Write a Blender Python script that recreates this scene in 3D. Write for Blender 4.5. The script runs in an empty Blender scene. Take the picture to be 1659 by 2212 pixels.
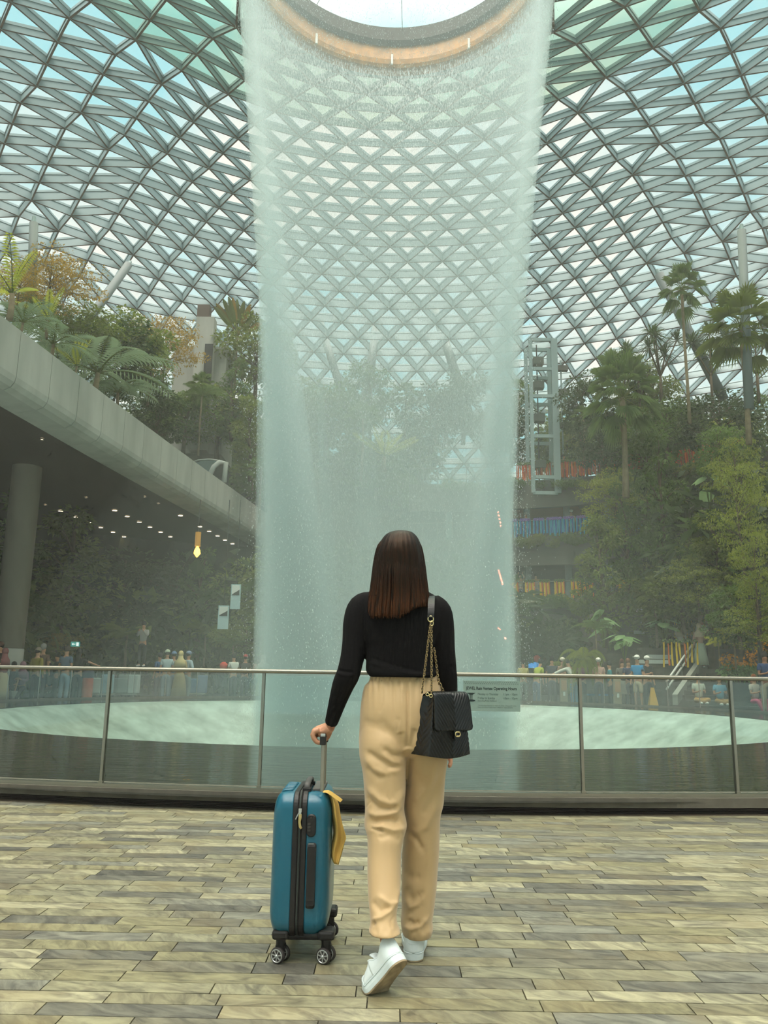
import bpy, bmesh, math, random
import numpy as np
from mathutils import Vector, Matrix, noise as mnoise

C = bpy.context.scene.collection
SC = bpy.context.scene
random.seed(7)
RS = np.random.RandomState(11)
PI = math.pi

# ---------------------------------------------------------------- camera, world, exposure
CAMZ, FPX, PITCH, ROLL = 1.04, 1740.0, math.radians(11.34), math.radians(0.9)
W_, H_ = 1659.0, 2212.0
FWD = np.array([0, math.cos(PITCH), math.sin(PITCH)])
R0 = np.array([1.0, 0, 0]); U0 = np.array([0, -math.sin(PITCH), math.cos(PITCH)])
RGT = math.cos(ROLL)*R0 + math.sin(ROLL)*U0
UPV = -math.sin(ROLL)*R0 + math.cos(ROLL)*U0
def ray(u, v):
    return FWD + RGT*((u-W_/2)/FPX) - UPV*((v-H_/2)/FPX)
def P(u, v, Y):                      # point on the ray of a pixel at forward distance Y
    d = ray(u, v); return np.array([0, 0, CAMZ]) + d*(Y/d[1])
def PZ(u, v, z):                     # point on the ray of a pixel at height z
    d = ray(u, v); return np.array([0, 0, CAMZ]) + d*((z-CAMZ)/d[2])
cam = bpy.data.cameras.new('camera'); camo = bpy.data.objects.new('camera', cam); C.objects.link(camo)
cam.sensor_fit = 'HORIZONTAL'; cam.sensor_width = 36.0; cam.lens = FPX/W_*36.0
cam.clip_start = 0.05; cam.clip_end = 500
M = Matrix.Identity(4)
for i in range(3):
    M[i][0] = RGT[i]; M[i][1] = UPV[i]; M[i][2] = -FWD[i]
M[2][3] = CAMZ
camo.matrix_world = M
SC.camera = camo

SC.view_settings.view_transform = 'Standard'; SC.view_settings.look = 'None'
SC.view_settings.gamma = 1; SC.view_settings.exposure = 0.60
SC.view_settings.use_curve_mapping = False
cy = SC.cycles
cy.use_denoising = True
cy.use_adaptive_sampling = True; cy.adaptive_threshold = 0.07; cy.adaptive_min_samples = 10
cy.max_bounces = 6; cy.diffuse_bounces = 2; cy.glossy_bounces = 3; cy.transmission_bounces = 4
cy.transparent_max_bounces = 24; cy.volume_bounces = 2
cy.caustics_reflective = False; cy.caustics_refractive = False
cy.sample_clamp_indirect = 6

def lin(c):
    def g(x):
        x /= 255.0
        return x/12.92 if x <= 0.04045 else ((x+0.055)/1.055)**2.4
    return (g(c[0]), g(c[1]), g(c[2]), 1.0)

world = bpy.data.worlds.new('overcast_sky'); SC.world = world; world.use_nodes = True
nt = world.node_tree; nt.nodes.clear()
def N(nt, t, **k):
    n = nt.nodes.new(t)
    for a, b in k.items():
        setattr(n, a, b)
    return n
wo = N(nt, 'ShaderNodeOutputWorld'); bg = N(nt, 'ShaderNodeBackground')
tc = N(nt, 'ShaderNodeTexCoord'); no = N(nt, 'ShaderNodeTexNoise'); no.inputs['Scale'].default_value = 2.6
no.inputs['Detail'].default_value = 5; no.inputs['Roughness'].default_value = 0.55
cr = N(nt, 'ShaderNodeValToRGB')
cr.color_ramp.elements[0].position = 0.43; cr.color_ramp.elements[0].color = (0.40, 0.76, 0.80, 1)
cr.color_ramp.elements[1].position = 0.60; cr.color_ramp.elements[1].color = (0.98, 0.94, 0.84, 1)
sx = N(nt, 'ShaderNodeSeparateXYZ'); mr = N(nt, 'ShaderNodeMapRange')
mr.inputs['From Min'].default_value = 0.66; mr.inputs['From Max'].default_value = 0.90
mr.inputs['To Min'].default_value = 0.80; mr.inputs['To Max'].default_value = 5.0
nt.links.new(tc.outputs['Generated'], no.inputs['Vector']); nt.links.new(no.outputs['Fac'], cr.inputs['Fac'])
nt.links.new(tc.outputs['Generated'], sx.inputs[0]); nt.links.new(sx.outputs['Z'], mr.inputs['Value'])
wm = N(nt, 'ShaderNodeMix', data_type='RGBA'); wf = N(nt, 'ShaderNodeMapRange'); wf.inputs['From Min'].default_value = 0.66; wf.inputs['From Max'].default_value = 0.78
nt.links.new(sx.outputs['Z'], wf.inputs['Value']); nt.links.new(wf.outputs[0], wm.inputs[0]); nt.links.new(cr.outputs['Color'], wm.inputs[6]); wm.inputs[7].default_value = (1.0, 0.95, 0.86, 1)
nt.links.new(wm.outputs[2], bg.inputs['Color']); nt.links.new(mr.outputs['Result'], bg.inputs['Strength'])
nt.links.new(bg.outputs[0], wo.inputs['Surface'])

sun = bpy.data.lights.new('sun', 'SUN'); suno = bpy.data.objects.new('sun', sun); C.objects.link(suno)
sun.energy = 1.1; sun.angle = math.radians(35); sun.color = (1.0, 0.93, 0.80)
suno.rotation_euler = (math.radians(28), math.radians(-14), 0)

# ---------------------------------------------------------------- helpers
class MB:
    """collects shapes and links them as ONE mesh object"""
    def __init__(s): s.v = []; s.f = []; s.m = []; s.n = 0
    def add(s, verts, faces, mi=0):
        o = s.n
        s.v.append(np.asarray(verts, float).reshape(-1, 3)); s.n += len(s.v[-1])
        s.f += [tuple(i+o for i in f) for f in faces]; s.m += [mi]*len(faces)
        return o
    def box(s, c, d, ax=None, mi=0, taper=None):
        c = np.asarray(c, float); h = np.asarray(d, float)/2
        A = np.eye(3) if ax is None else np.asarray(ax, float)
        vs = []
        for z in (-1, 1):
            t = 1 if (taper is None or z < 0) else taper
            for (x, y) in ((-1, -1), (1, -1), (1, 1), (-1, 1)):
                vs.append(c + A[0]*x*h[0]*t + A[1]*y*h[1]*t + A[2]*z*h[2])
        s.add(vs, [(3, 2, 1, 0), (4, 5, 6, 7), (0, 1, 5, 4), (1, 2, 6, 5), (2, 3, 7, 6), (3, 0, 4, 7)], mi)
    def bar(s, p0, p1, w, h, up=(0, 0, 1), mi=0):       # box beam from p0 to p1
        p0 = np.asarray(p0, float); p1 = np.asarray(p1, float)
        d = p1-p0; L = np.linalg.norm(d); d = d/max(L, 1e-9)
        u = np.asarray(up, float); sd = np.cross(d, u)
        if np.linalg.norm(sd) < 1e-4: sd = np.cross(d, (1, 0, 0))
        sd /= np.linalg.norm(sd); u = np.cross(sd, d)
        s.box((p0+p1)/2, (L, w, h), (d, sd, u), mi)
    def tube(s, pts, rad, n=8, caps=True, mi=0, flat=1.0, up=None, closed=False):
        pts = np.asarray(pts, float); k = len(pts)
        if np.isscalar(rad): rad = [rad]*k
        rings = []; prev = None
        for i in range(k):
            if closed: t = pts[(i+1) % k]-pts[i-1]
            else: t = pts[min(i+1, k-1)]-pts[max(i-1, 0)]
            t = t/max(np.linalg.norm(t), 1e-9)
            if prev is None:
                a = np.array(up, float) if up is not None else (np.array([0, 0, 1.0]) if abs(t[2]) < .9 else np.array([0, 1.0, 0]))
            else: a = prev
            b = a - t*np.dot(a, t); b /= max(np.linalg.norm(b), 1e-9); prev = b
            c = np.cross(t, b)
            an = np.arange(n)*2*PI/n
            rings.append(pts[i] + rad[i]*(np.cos(an)[:, None]*b*flat + np.sin(an)[:, None]*c))
        s.rings(rings, caps and not closed, mi, closed)
    def rings(s, rings, caps=True, mi=0, closed=False):
        n = len(rings[0]); k = len(rings); F = []
        for i in range(k if closed else k-1):
            j = (i+1) % k
            for q in range(n):
                r = (q+1) % n
                F.append((i*n+q, i*n+r, j*n+r, j*n+q))
        if caps:
            F.append(tuple(range(n-1, -1, -1))); F.append(tuple((k-1)*n+q for q in range(n)))
        s.add(np.concatenate(rings), F, mi)
    def lathe(s, prof, c=(0, 0, 0), n=48, mi=0, a0=0, a1=2*PI):
        full = abs(a1-a0-2*PI) < 1e-6; m = n if full else n+1
        an = a0 + (a1-a0)*np.arange(m)/n; c = np.asarray(c, float)
        V = []; 
        for (r, z) in prof:
            V.append(np.stack([c[0]+r*np.sin(an), c[1]+r*np.cos(an), np.full(m, c[2]+z)], 1))
        F = []
        for i in range(len(prof)-1):
            for q in range(n):
                r = (q+1) % m
                F.append((i*m+q, i*m+r, (i+1)*m+r, (i+1)*m+q))
        s.add(np.concatenate(V), F, mi)
    def ball(s, c, r, n=12, k=8, mi=0, ax=None):
        r = np.array([r]*3 if np.isscalar(r) else r, float); V = []; F = []
        A = np.eye(3) if ax is None else np.asarray(ax, float)
        for i in range(k+1):
            t = PI*i/k
            for q in range(n):
                a = 2*PI*q/n
                l = np.array([math.sin(t)*math.cos(a), math.sin(t)*math.sin(a), math.cos(t)])*r
                V.append(np.asarray(c)+A[0]*l[0]+A[1]*l[1]+A[2]*l[2])
        for i in range(k):
            for q in range(n):
                F.append((i*n+q, (i+1)*n+q, (i+1)*n+(q+1) % n, i*n+(q+1) % n))
        s.add(V, F, mi)
    def build(s, name, mats, parent=None, smooth=False, bevel=0, subd=0, fixn=False):
        V = np.concatenate(s.v) if s.v else np.zeros((0, 3))
        me = bpy.data.meshes.new(name)
        if parent is not None: V = V - org(parent)
        me.from_pydata(V.tolist(), [], s.f)
        if not isinstance(mats, (list, tuple)): mats = [mats]
        for m in mats: me.materials.append(m)
        if len(mats) > 1: me.polygons.foreach_set('material_index', s.m)
        if smooth: me.polygons.foreach_set('use_smooth', [True]*len(me.polygons))
        me.validate(); me.update()
        if fixn:
            bm = bmesh.new(); bm.from_mesh(me); bmesh.ops.recalc_face_normals(bm, faces=bm.faces); bm.to_mesh(me); bm.free()
        o = bpy.data.objects.new(name, me); C.objects.link(o)
        if parent is not None: o.parent = parent
        if bevel:
            b = o.modifiers.new('bevel', 'BEVEL'); b.width = bevel; b.segments = 2; b.limit_method = 'ANGLE'
        if subd:
            b = o.modifiers.new('subd', 'SUBSURF'); b.levels = subd; b.render_levels = subd
        return o
def org(o):
    p = np.zeros(3)
    while o is not None:
        p = p + np.array(o.location); o = o.parent
    return p
def tag(o, label=None, cat=None, group=None, kind=None):
    if label: o['label'] = label
    if cat: o['category'] = cat
    if group: o['group'] = group
    if kind: o['kind'] = kind
    return o
def thing(name, label, cat, loc=(0, 0, 0), group=None):
    o = bpy.data.objects.new(name, None); C.objects.link(o); o.location = tuple(float(x) for x in loc)
    o.empty_display_size = 0.1
    return tag(o, label, cat, group)
def struct(name):
    o = bpy.data.objects.new(name, None); C.objects.link(o); o['kind'] = 'structure'; return o
def dup(root, loc, rz=0, sc=1.0, label=None, group=None, cat=None):
    r = root.copy(); C.objects.link(r); r.location = tuple(float(x) for x in loc); r.rotation_euler = (0, 0, rz)
    r.scale = (sc,)*3 if np.isscalar(sc) else sc
    if label: r['label'] = label
    if group: r['group'] = group
    elif 'group' in r.keys(): del r['group']
    if cat: r['category'] = cat
    for ch in list(root.children):
        c = ch.copy(); C.objects.link(c); c.parent = r
        for g in ch.children:
            d = g.copy(); C.objects.link(d); d.parent = c
    return r

# ---------------------------------------------------------------- materials
def mat(name, col, rough=0.6, metal=0.0, spec=0.5, noise=None, bump=None, trans=0.0, emit=None, coat=0, sheen=0):
    """noise=(scale, colour2, lo, hi[, stretch xyz]); bump=(scale, strength, distance[, stretch])"""
    m = bpy.data.materials.new(name); m.use_nodes = True; nt = m.node_tree; nt.nodes.clear()
    out = N(nt, 'ShaderNodeOutputMaterial'); b = N(nt, 'ShaderNodeBsdfPrincipled')
    b.inputs['Base Color'].default_value = lin(col); b.inputs['Roughness'].default_value = rough
    b.inputs['Metallic'].default_value = metal; b.inputs['Specular IOR Level'].default_value = spec
    if coat: b.inputs['Coat Weight'].default_value = coat; b.inputs['Coat Roughness'].default_value = 0.15
    if sheen: b.inputs['Sheen Weight'].default_value = sheen
    if emit: m.cycles.emission_sampling = 'NONE'
    if emit: b.inputs['Emission Color'].default_value = lin(emit[0]); b.inputs['Emission Strength'].default_value = emit[1]
    def texn(sc, st):
        tc = N(nt, 'ShaderNodeTexCoord'); mp = N(nt, 'ShaderNodeMapping'); n = N(nt, 'ShaderNodeTexNoise')
        mp.inputs['Scale'].default_value = st; n.inputs['Scale'].default_value = sc; n.inputs['Detail'].default_value = 4
        nt.links.new(tc.outputs['Object'], mp.inputs['Vector']); nt.links.new(mp.outputs[0], n.inputs['Vector']); return n
    if noise:
        n = texn(noise[0], noise[4] if len(noise) > 4 else (1, 1, 1)); r = N(nt, 'ShaderNodeValToRGB')
        r.color_ramp.elements[0].position = noise[2]; r.color_ramp.elements[1].position = noise[3]
        r.color_ramp.elements[0].color = lin(col); r.color_ramp.elements[1].color = lin(noise[1])
        nt.links.new(n.outputs['Fac'], r.inputs['Fac']); nt.links.new(r.outputs['Color'], b.inputs['Base Color'])
    if bump:
        n = texn(bump[0], bump[3] if len(bump) > 3 else (1, 1, 1)); bp = N(nt, 'ShaderNodeBump')
        bp.inputs['Strength'].default_value = bump[1]; bp.inputs['Distance'].default_value = bump[2]
        nt.links.new(n.outputs['Fac'], bp.inputs['Height']); nt.links.new(bp.outputs[0], b.inputs['Normal'])
    if trans:
        t = N(nt, 'ShaderNodeBsdfTranslucent'); mx = N(nt, 'ShaderNodeMixShader'); mx.inputs[0].default_value = trans
        t.inputs['Color'].default_value = lin(col)
        nt.links.new(b.outputs[0], mx.inputs[1]); nt.links.new(t.outputs[0], mx.inputs[2]); nt.links.new(mx.outputs[0], out.inputs[0])
    else: nt.links.new(b.outputs[0], out.inputs[0])
    return m
def glassmat(name, col, refl=0.08, rough=0.02):
    m = bpy.data.materials.new(name); m.use_nodes = True; nt = m.node_tree; nt.nodes.clear()
    out = N(nt, 'ShaderNodeOutputMaterial'); t = N(nt, 'ShaderNodeBsdfTransparent'); g = N(nt, 'ShaderNodeBsdfGlossy')
    mx = N(nt, 'ShaderNodeMixShader'); mx.inputs[0].default_value = refl
    t.inputs['Color'].default_value = col; g.inputs['Roughness'].default_value = rough
    nt.links.new(t.outputs[0], mx.inputs[1]); nt.links.new(g.outputs[0], mx.inputs[2]); nt.links.new(mx.outputs[0], out.inputs[0])
    return m
def volmat(name, col, dens, aniso=0.2):
    m = bpy.data.materials.new(name); m.use_nodes = True; nt = m.node_tree; nt.nodes.clear()
    out = N(nt, 'ShaderNodeOutputMaterial'); v = N(nt, 'ShaderNodeVolumePrincipled')
    v.inputs['Color'].default_value = col; v.inputs['Density'].default_value = dens
    v.inputs['Anisotropy'].default_value = aniso
    nt.links.new(v.outputs[0], out.inputs['Volume']); m.cycles.homogeneous_volume = True
    return m

MT = {}
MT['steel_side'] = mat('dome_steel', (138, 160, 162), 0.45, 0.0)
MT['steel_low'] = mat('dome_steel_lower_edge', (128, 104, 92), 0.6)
MT['glass_dome'] = glassmat('dome_glass', (0.95, 0.96, 0.96, 1), 0.05)
MT['frit'] = glassmat('dome_frosted_glass', (0.66, 0.76, 0.62, 1), 0.05, 0.4)
MT['bronze'] = mat('oculus_bronze', (206, 146, 70), 0.45, 0.1, noise=(3, (150, 108, 62), 0.3, 0.7))
MT['darkrim'] = mat('oculus_dark_rim', (62, 52, 46), 0.7)
MT['conc'] = mat('pale_concrete', (190, 190, 180), 0.8, noise=(1.3, (166, 168, 158), 0.35, 0.7, (1, 1, .25)))
MT['kerb'] = mat('kerb_stone', (110, 104, 92), 0.75, noise=(9, (92, 86, 74), 0.3, 0.7))
MT['louvre'] = mat('dark_louvre', (44, 26, 24), 0.6)
MT['inox'] = mat('brushed_steel', (150, 146, 134), 0.28, 0.9)
MT['rail_glass'] = glassmat('balustrade_glass', (0.94, 0.97, 0.96, 1), 0.035)
MT['grout'] = mat('floor_grout', (70, 68, 58), 0.9)
CX, CY = 0.12, 19.8
# ---------------------------------------------------------------- THE SETTING: gridshell roof
def dome():
    prof = [(4.7, 22.9), (7, 23.9), (10, 24.9), (14, 25.8), (19, 26.4), (26, 26.4), (33, 25.1), (39, 22.6), (45, 19.0), (50, 14.6), (54, 8.5), (55.5, 2.0)]
    pr = np.array(prof); d = np.concatenate([[0], np.cumsum(np.hypot(*np.diff(pr, axis=0).T))])
    # smooth the profile
    S = np.linspace(0, d[-1], 400); R = np.interp(S, d, pr[:, 0]); Z = np.interp(S, d, pr[:, 1])
    k = np.ones(41)/41
    Rp = np.convolve(np.pad(R, 20, mode='reflect', reflect_type='odd'), k, 'valid'); Zp = np.convolve(np.pad(Z, 20, mode='reflect', reflect_type='odd'), k, 'valid')
    step = 1.65; sk = np.arange(0, d[-1], step)
    rings = []
    for i, s in enumerate(sk):
        r = np.interp(s, S, Rp); z = np.interp(s, S, Zp)
        dr = np.interp(s+.1, S, Rp)-np.interp(s-.1, S, Rp); dz = np.interp(s+.1, S, Zp)-np.interp(s-.1, S, Zp)
        L = math.hypot(dr, dz); nr, nz = -dz/L, dr/L
        if nz < 0 and i < 5: nr, nz = -nr, -nz
        n = int(round(2*PI*r/2.15))
        n = max(n, 22)
        off = (i % 2)*0.5
        th = (np.arange(n)+off)*2*PI/n
        rings.append((th, r, z, nr, nz))
    V = []; Nn = []; start = []
    for th, r, z, nr, nz in rings:
        start.append(len(V))
        for t in th:
            V.append((CX+r*math.sin(t), CY+r*math.cos(t), z)); Nn.append((nr*math.sin(t), nr*math.cos(t), nz))
    V = np.array(V); Nn = np.array(Nn)
    tris = []; edges = set(); triring = []
    for k in range(len(rings)-1):
        A = rings[k][0]; B = rings[k+1][0]; nA, nB = len(A), len(B)
        i = j = 0
        a0 = start[k]; b0 = start[k+1]
        while i < nA or j < nB:
            ta = A[(i+1) % nA]+(2*PI if i+1 >= nA else 0) if i < nA else 99
            tb = B[(j+1) % nB]+(2*PI if j+1 >= nB else 0) if j < nB else 99
            if ta <= tb:
                tris.append((a0+i % nA, a0+(i+1) % nA, b0+j % nB)); i += 1
            else:
                tris.append((a0+i % nA, b0+(j+1) % nB, b0+j % nB)); j += 1
            triring.append(k)
            t = tris[-1]
            for e in ((t[0], t[1]), (t[1], t[2]), (t[0], t[2])): edges.add((min(e), max(e)))
    E = np.array(sorted(edges)); p0 = V[E[:, 0]]; p1 = V[E[:, 1]]
    n = Nn[E[:, 0]]+Nn[E[:, 1]]; n /= np.linalg.norm(n, axis=1)[:, None]
    dd = p1-p0; dd /= np.linalg.norm(dd, axis=1)[:, None]; sd = np.cross(dd, n)
    rr = np.hypot(p0[:, 0]-CX, p0[:, 1]-CY)
    dep = np.interp(rr, [5, 14, 24, 34, 55], [0.22, 0.30, 0.52, 0.66, 0.66])[:, None]
    def beams(w, top, bot, mis, name, mats, parent):
        offs = [(-w, top), (w, top), (w, bot), (-w, bot)]
        vs = np.stack([p + sd*a + (n*b if b > -0.5 else -n*dep) for p in (p0, p1) for (a, b) in offs], 1)  # (E,8,3)
        base = (np.arange(len(E))*8)[:, None]
        F = []
        quads = [(0, 1, 5, 4), (1, 2, 6, 5), (2, 3, 7, 6), (3, 0, 4, 7)]
        allf = np.concatenate([base+np.array(q)[None] for q in quads])
        me = bpy.data.meshes.new(name); me.from_pydata(vs.reshape(-1, 3).tolist(), [], allf.tolist())
        for m in mats: me.materials.append(m)
        mi = np.concatenate([np.full(len(E), q) for q in mis]); me.polygons.foreach_set('material_index', mi); me.update()
        o = bpy.data.objects.new(name, me); C.objects.link(o); o.parent = parent
    root = struct('ceiling')
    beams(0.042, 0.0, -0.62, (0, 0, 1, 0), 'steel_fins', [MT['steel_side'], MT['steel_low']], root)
    beams(0.075, 0.05, -0.08, (0, 0, 0, 0), 'glazing_bars', [MT['steel_side']], root)
    g = MB(); g.add(V+Nn*0.06, [t for t, k in zip(tris, triring) if k > 4]); g.build('clear_glass', MT['glass_dome'], root)
    g = MB(); g.add(V+Nn*0.06, [t for t, k in zip(tris, triring) if k <= 4]); g.build('frosted_glass', MT['frit'], root)
dome()

# oculus ring: funnel of bronze steps the water pours from
def oculus():
    r = thing('oculus_ring', 'bronze stepped ring around the round roof opening above the waterfall', 'ring', (CX, CY, 22.3))
    b = MB(); b.lathe([(4.95, 22.35), (5.0, 21.95), (4.72, 21.90), (4.70, 21.75), (4.62, 21.55), (4.42, 21.52), (4.36, 21.62), (4.34, 21.8), (4.40, 22.5), (4.95, 22.5), (4.95, 22.35)], (CX, CY, 0), 96)
    b.build('bronze_lip', MT['bronze'], r, smooth=False)
    b = MB(); b.lathe([(4.40, 22.5), (4.42, 22.9), (4.22, 22.95), (4.22, 22.45), (4.34, 22.3)], (CX, CY, 0), 96)
    b.build('dark_rim', MT['darkrim'], r)
    b = MB(); b.lathe([(4.60, 21.50), (4.72, 21.44), (4.80, 21.62), (4.72, 21.72), (4.60, 21.66), (4.60, 21.50)], (CX, CY, 0), 96); b.build('drip_edge', MT['bronze'], r)
    for k in range(10):
        b = MB(); a = 2*PI*k/10-0.02
        p = np.array([CX+4.33*math.sin(a), CY+4.33*math.cos(a), 0])
        b.bar(p+[0, 0, 21.58], p+[0, 0, 21.95], 0.07, 0.07)
        b.build('fixing_clip', MT['lampw'], r)
    # thin cables across the opening
    for a in (0.06, 1.0, 2.3, 3.4, 4.6, 5.6):
        b = MB(); b.tube([(CX+4.3*math.sin(a), CY+4.3*math.cos(a), 22.8), (CX, CY, 25.2)], 0.012, 5)
        b.build('cable', MT['darkrim'], r)
MT['lampw'] = mat('white_lamp', (240, 240, 230), 0.4)
oculus()

# ---------------------------------------------------------------- floor of slate pavers
def plaza():
    root = struct('floor')
    b = MB()
    b.add([(-9, -8, -0.012), (9, -8, -0.012), (9, 8.2, -0.012), (-9, 8.2, -0.012)], [(0, 1, 2, 3)]); b.build('grout_bed', MT['grout'], root)
    rnd = random.Random(5); V = []; F = []; T = []
    a = math.radians(-0.55); ca, sa = math.cos(a), math.sin(a)
    y = -3.0; gap = 0.0022
    while y < 7.3:
        h = rnd.choice([0.098, 0.104, 0.110, 0.092]); x = -7.5-rnd.random()*0.5
        while x < 7.5:
            L = rnd.choice([0.22, 0.30, 0.36, 0.42, 0.48, 0.56])
            if y > 1.0 or True:
                q = [(x+gap, y+gap), (x+L-gap, y+gap), (x+L-gap, y+h-gap), (x+gap, y+h-gap)]
                dz = rnd.random()*0.0012
                o = len(V)
                for (u, v) in q:
                    V.append((u*ca-v*sa, u*sa+v*ca, dz))
                for (u, v) in q:
                    V.append((u*ca-v*sa, u*sa+v*ca, -0.012))
                F += [(o, o+1, o+2, o+3), (o, o+4, o+5, o+1), (o+1, o+5, o+6, o+2), (o+2, o+6, o+7, o+3), (o+3, o+7, o+4, o)]
                t = (rnd.random(), rnd.random(), rnd.random()); T += [t]*5
            x += L
        y += h
    me = bpy.data.meshes.new('slate_pavers'); me.from_pydata(V, [], F)
    at = me.color_attributes.new('tone', 'FLOAT_COLOR', 'CORNER')
    arr = np.repeat(np.array(T), 4, axis=0); arr = np.concatenate([arr, np.ones((len(arr), 1))], 1)
    at.data.foreach_set('color', arr.ravel())
    m = bpy.data.materials.new('riven_slate'); m.use_nodes = True; nt = m.node_tree; nt.nodes.clear(); L = nt.links.new
    out = N(nt, 'ShaderNodeOutputMaterial'); bs = N(nt, 'ShaderNodeBsdfPrincipled'); L(bs.outputs[0], out.inputs[0])
    av = N(nt, 'ShaderNodeVertexColor', layer_name='tone'); sp = N(nt, 'ShaderNodeSeparateColor'); L(av.outputs['Color'], sp.inputs[0])
    r = N(nt, 'ShaderNodeValToRGB'); els = r.color_ramp.elements; r.color_ramp.interpolation = 'CONSTANT'
    cols = [(104, 102, 94), (136, 132, 110), (130, 127, 108), (148, 144, 122), (116, 112, 98), (126, 121, 100), (154, 149, 126), (94, 92, 86), (130, 125, 100), (120, 119, 110)]
    els[0].position = 0; els[0].color = lin(cols[0]); els[1].position = 0.1; els[1].color = lin(cols[1])
    for i in range(2, 10):
        e = els.new(i/10.0); e.color = lin(cols[i])
    L(sp.outputs[0], r.inputs['Fac'])
    tc = N(nt, 'ShaderNodeTexCoord'); ad = N(nt, 'ShaderNodeVectorMath', operation='MULTIPLY_ADD')
    L(av.outputs['Color'], ad.inputs[0]); ad.inputs[1].default_value = (9, 7, 5); L(tc.outputs['Object'], ad.inputs[2])
    vr = N(nt, 'ShaderNodeVectorRotate'); vr.rotation_type = 'Z_AXIS'
    L(ad.outputs[0], vr.inputs['Vector']); ma = N(nt, 'ShaderNodeMath', operation='MULTIPLY'); ma.inputs[1].default_value = 1.2
    L(sp.outputs[1], ma.inputs[0]); L(ma.outputs[0], vr.inputs['Angle'])
    mp = N(nt, 'ShaderNodeMapping'); mp.inputs['Scale'].default_value = (5, 13, 5); L(vr.outputs[0], mp.inputs[0])
    n1 = N(nt, 'ShaderNodeTexNoise'); n1.inputs['Scale'].default_value = 1.6; n1.inputs['Detail'].default_value = 8; n1.inputs['Roughness'].default_value = 0.62; n1.inputs['Distortion'].default_value = 0.7
    L(mp.outputs[0], n1.inputs['Vector'])
    n2 = N(nt, 'ShaderNodeTexNoise'); n2.inputs['Scale'].default_value = 2.2; n2.inputs['Detail'].default_value = 3; L(ad.outputs[0], n2.inputs['Vector'])
    mx = N(nt, 'ShaderNodeMix', data_type='RGBA', blend_type='OVERLAY'); mx.inputs[0].default_value = 0.75
    r2 = N(nt, 'ShaderNodeValToRGB'); r2.color_ramp.elements[0].position = 0.34; r2.color_ramp.elements[0].color = (0.20, 0.19, 0.19, 1)
    r2.color_ramp.elements[1].position = 0.64; r2.color_ramp.elements[1].color = (0.80, 0.80, 0.72, 1)
    L(n1.outputs['Fac'], r2.inputs['Fac']); L(r.outputs['Color'], mx.inputs[6]); L(r2.outputs['Color'], mx.inputs[7])
    mx2 = N(nt, 'ShaderNodeMix', data_type='RGBA', blend_type='MIX')
    r3 = N(nt, 'ShaderNodeMapRange'); r3.inputs[1].default_value = 0.5; r3.inputs[2].default_value = 0.75; r3.inputs[4].default_value = 0.5
    L(n2.outputs['Fac'], r3.inputs[0]); L(r3.outputs[0], mx2.inputs[0]); L(mx.outputs[2], mx2.inputs[6]); mx2.inputs[7].default_value = lin((138, 122, 84))
    L(mx2.outputs[2], bs.inputs['Base Color'])
    bp = N(nt, 'ShaderNodeBump'); bp.inputs['Strength'].default_value = 0.6; bp.inputs['Distance'].default_value = 0.006
    L(n1.outputs['Fac'], bp.inputs['Height']); L(bp.outputs[0], bs.inputs['Normal'])
    bs.inputs['Roughness'].default_value = 0.42; bs.inputs['Specular IOR Level'].default_value = 0.5
    me.materials.append(m); me.update()
    o = bpy.data.objects.new('slate_pavers', me); C.objects.link(o); o.parent = root
plaza()

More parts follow.
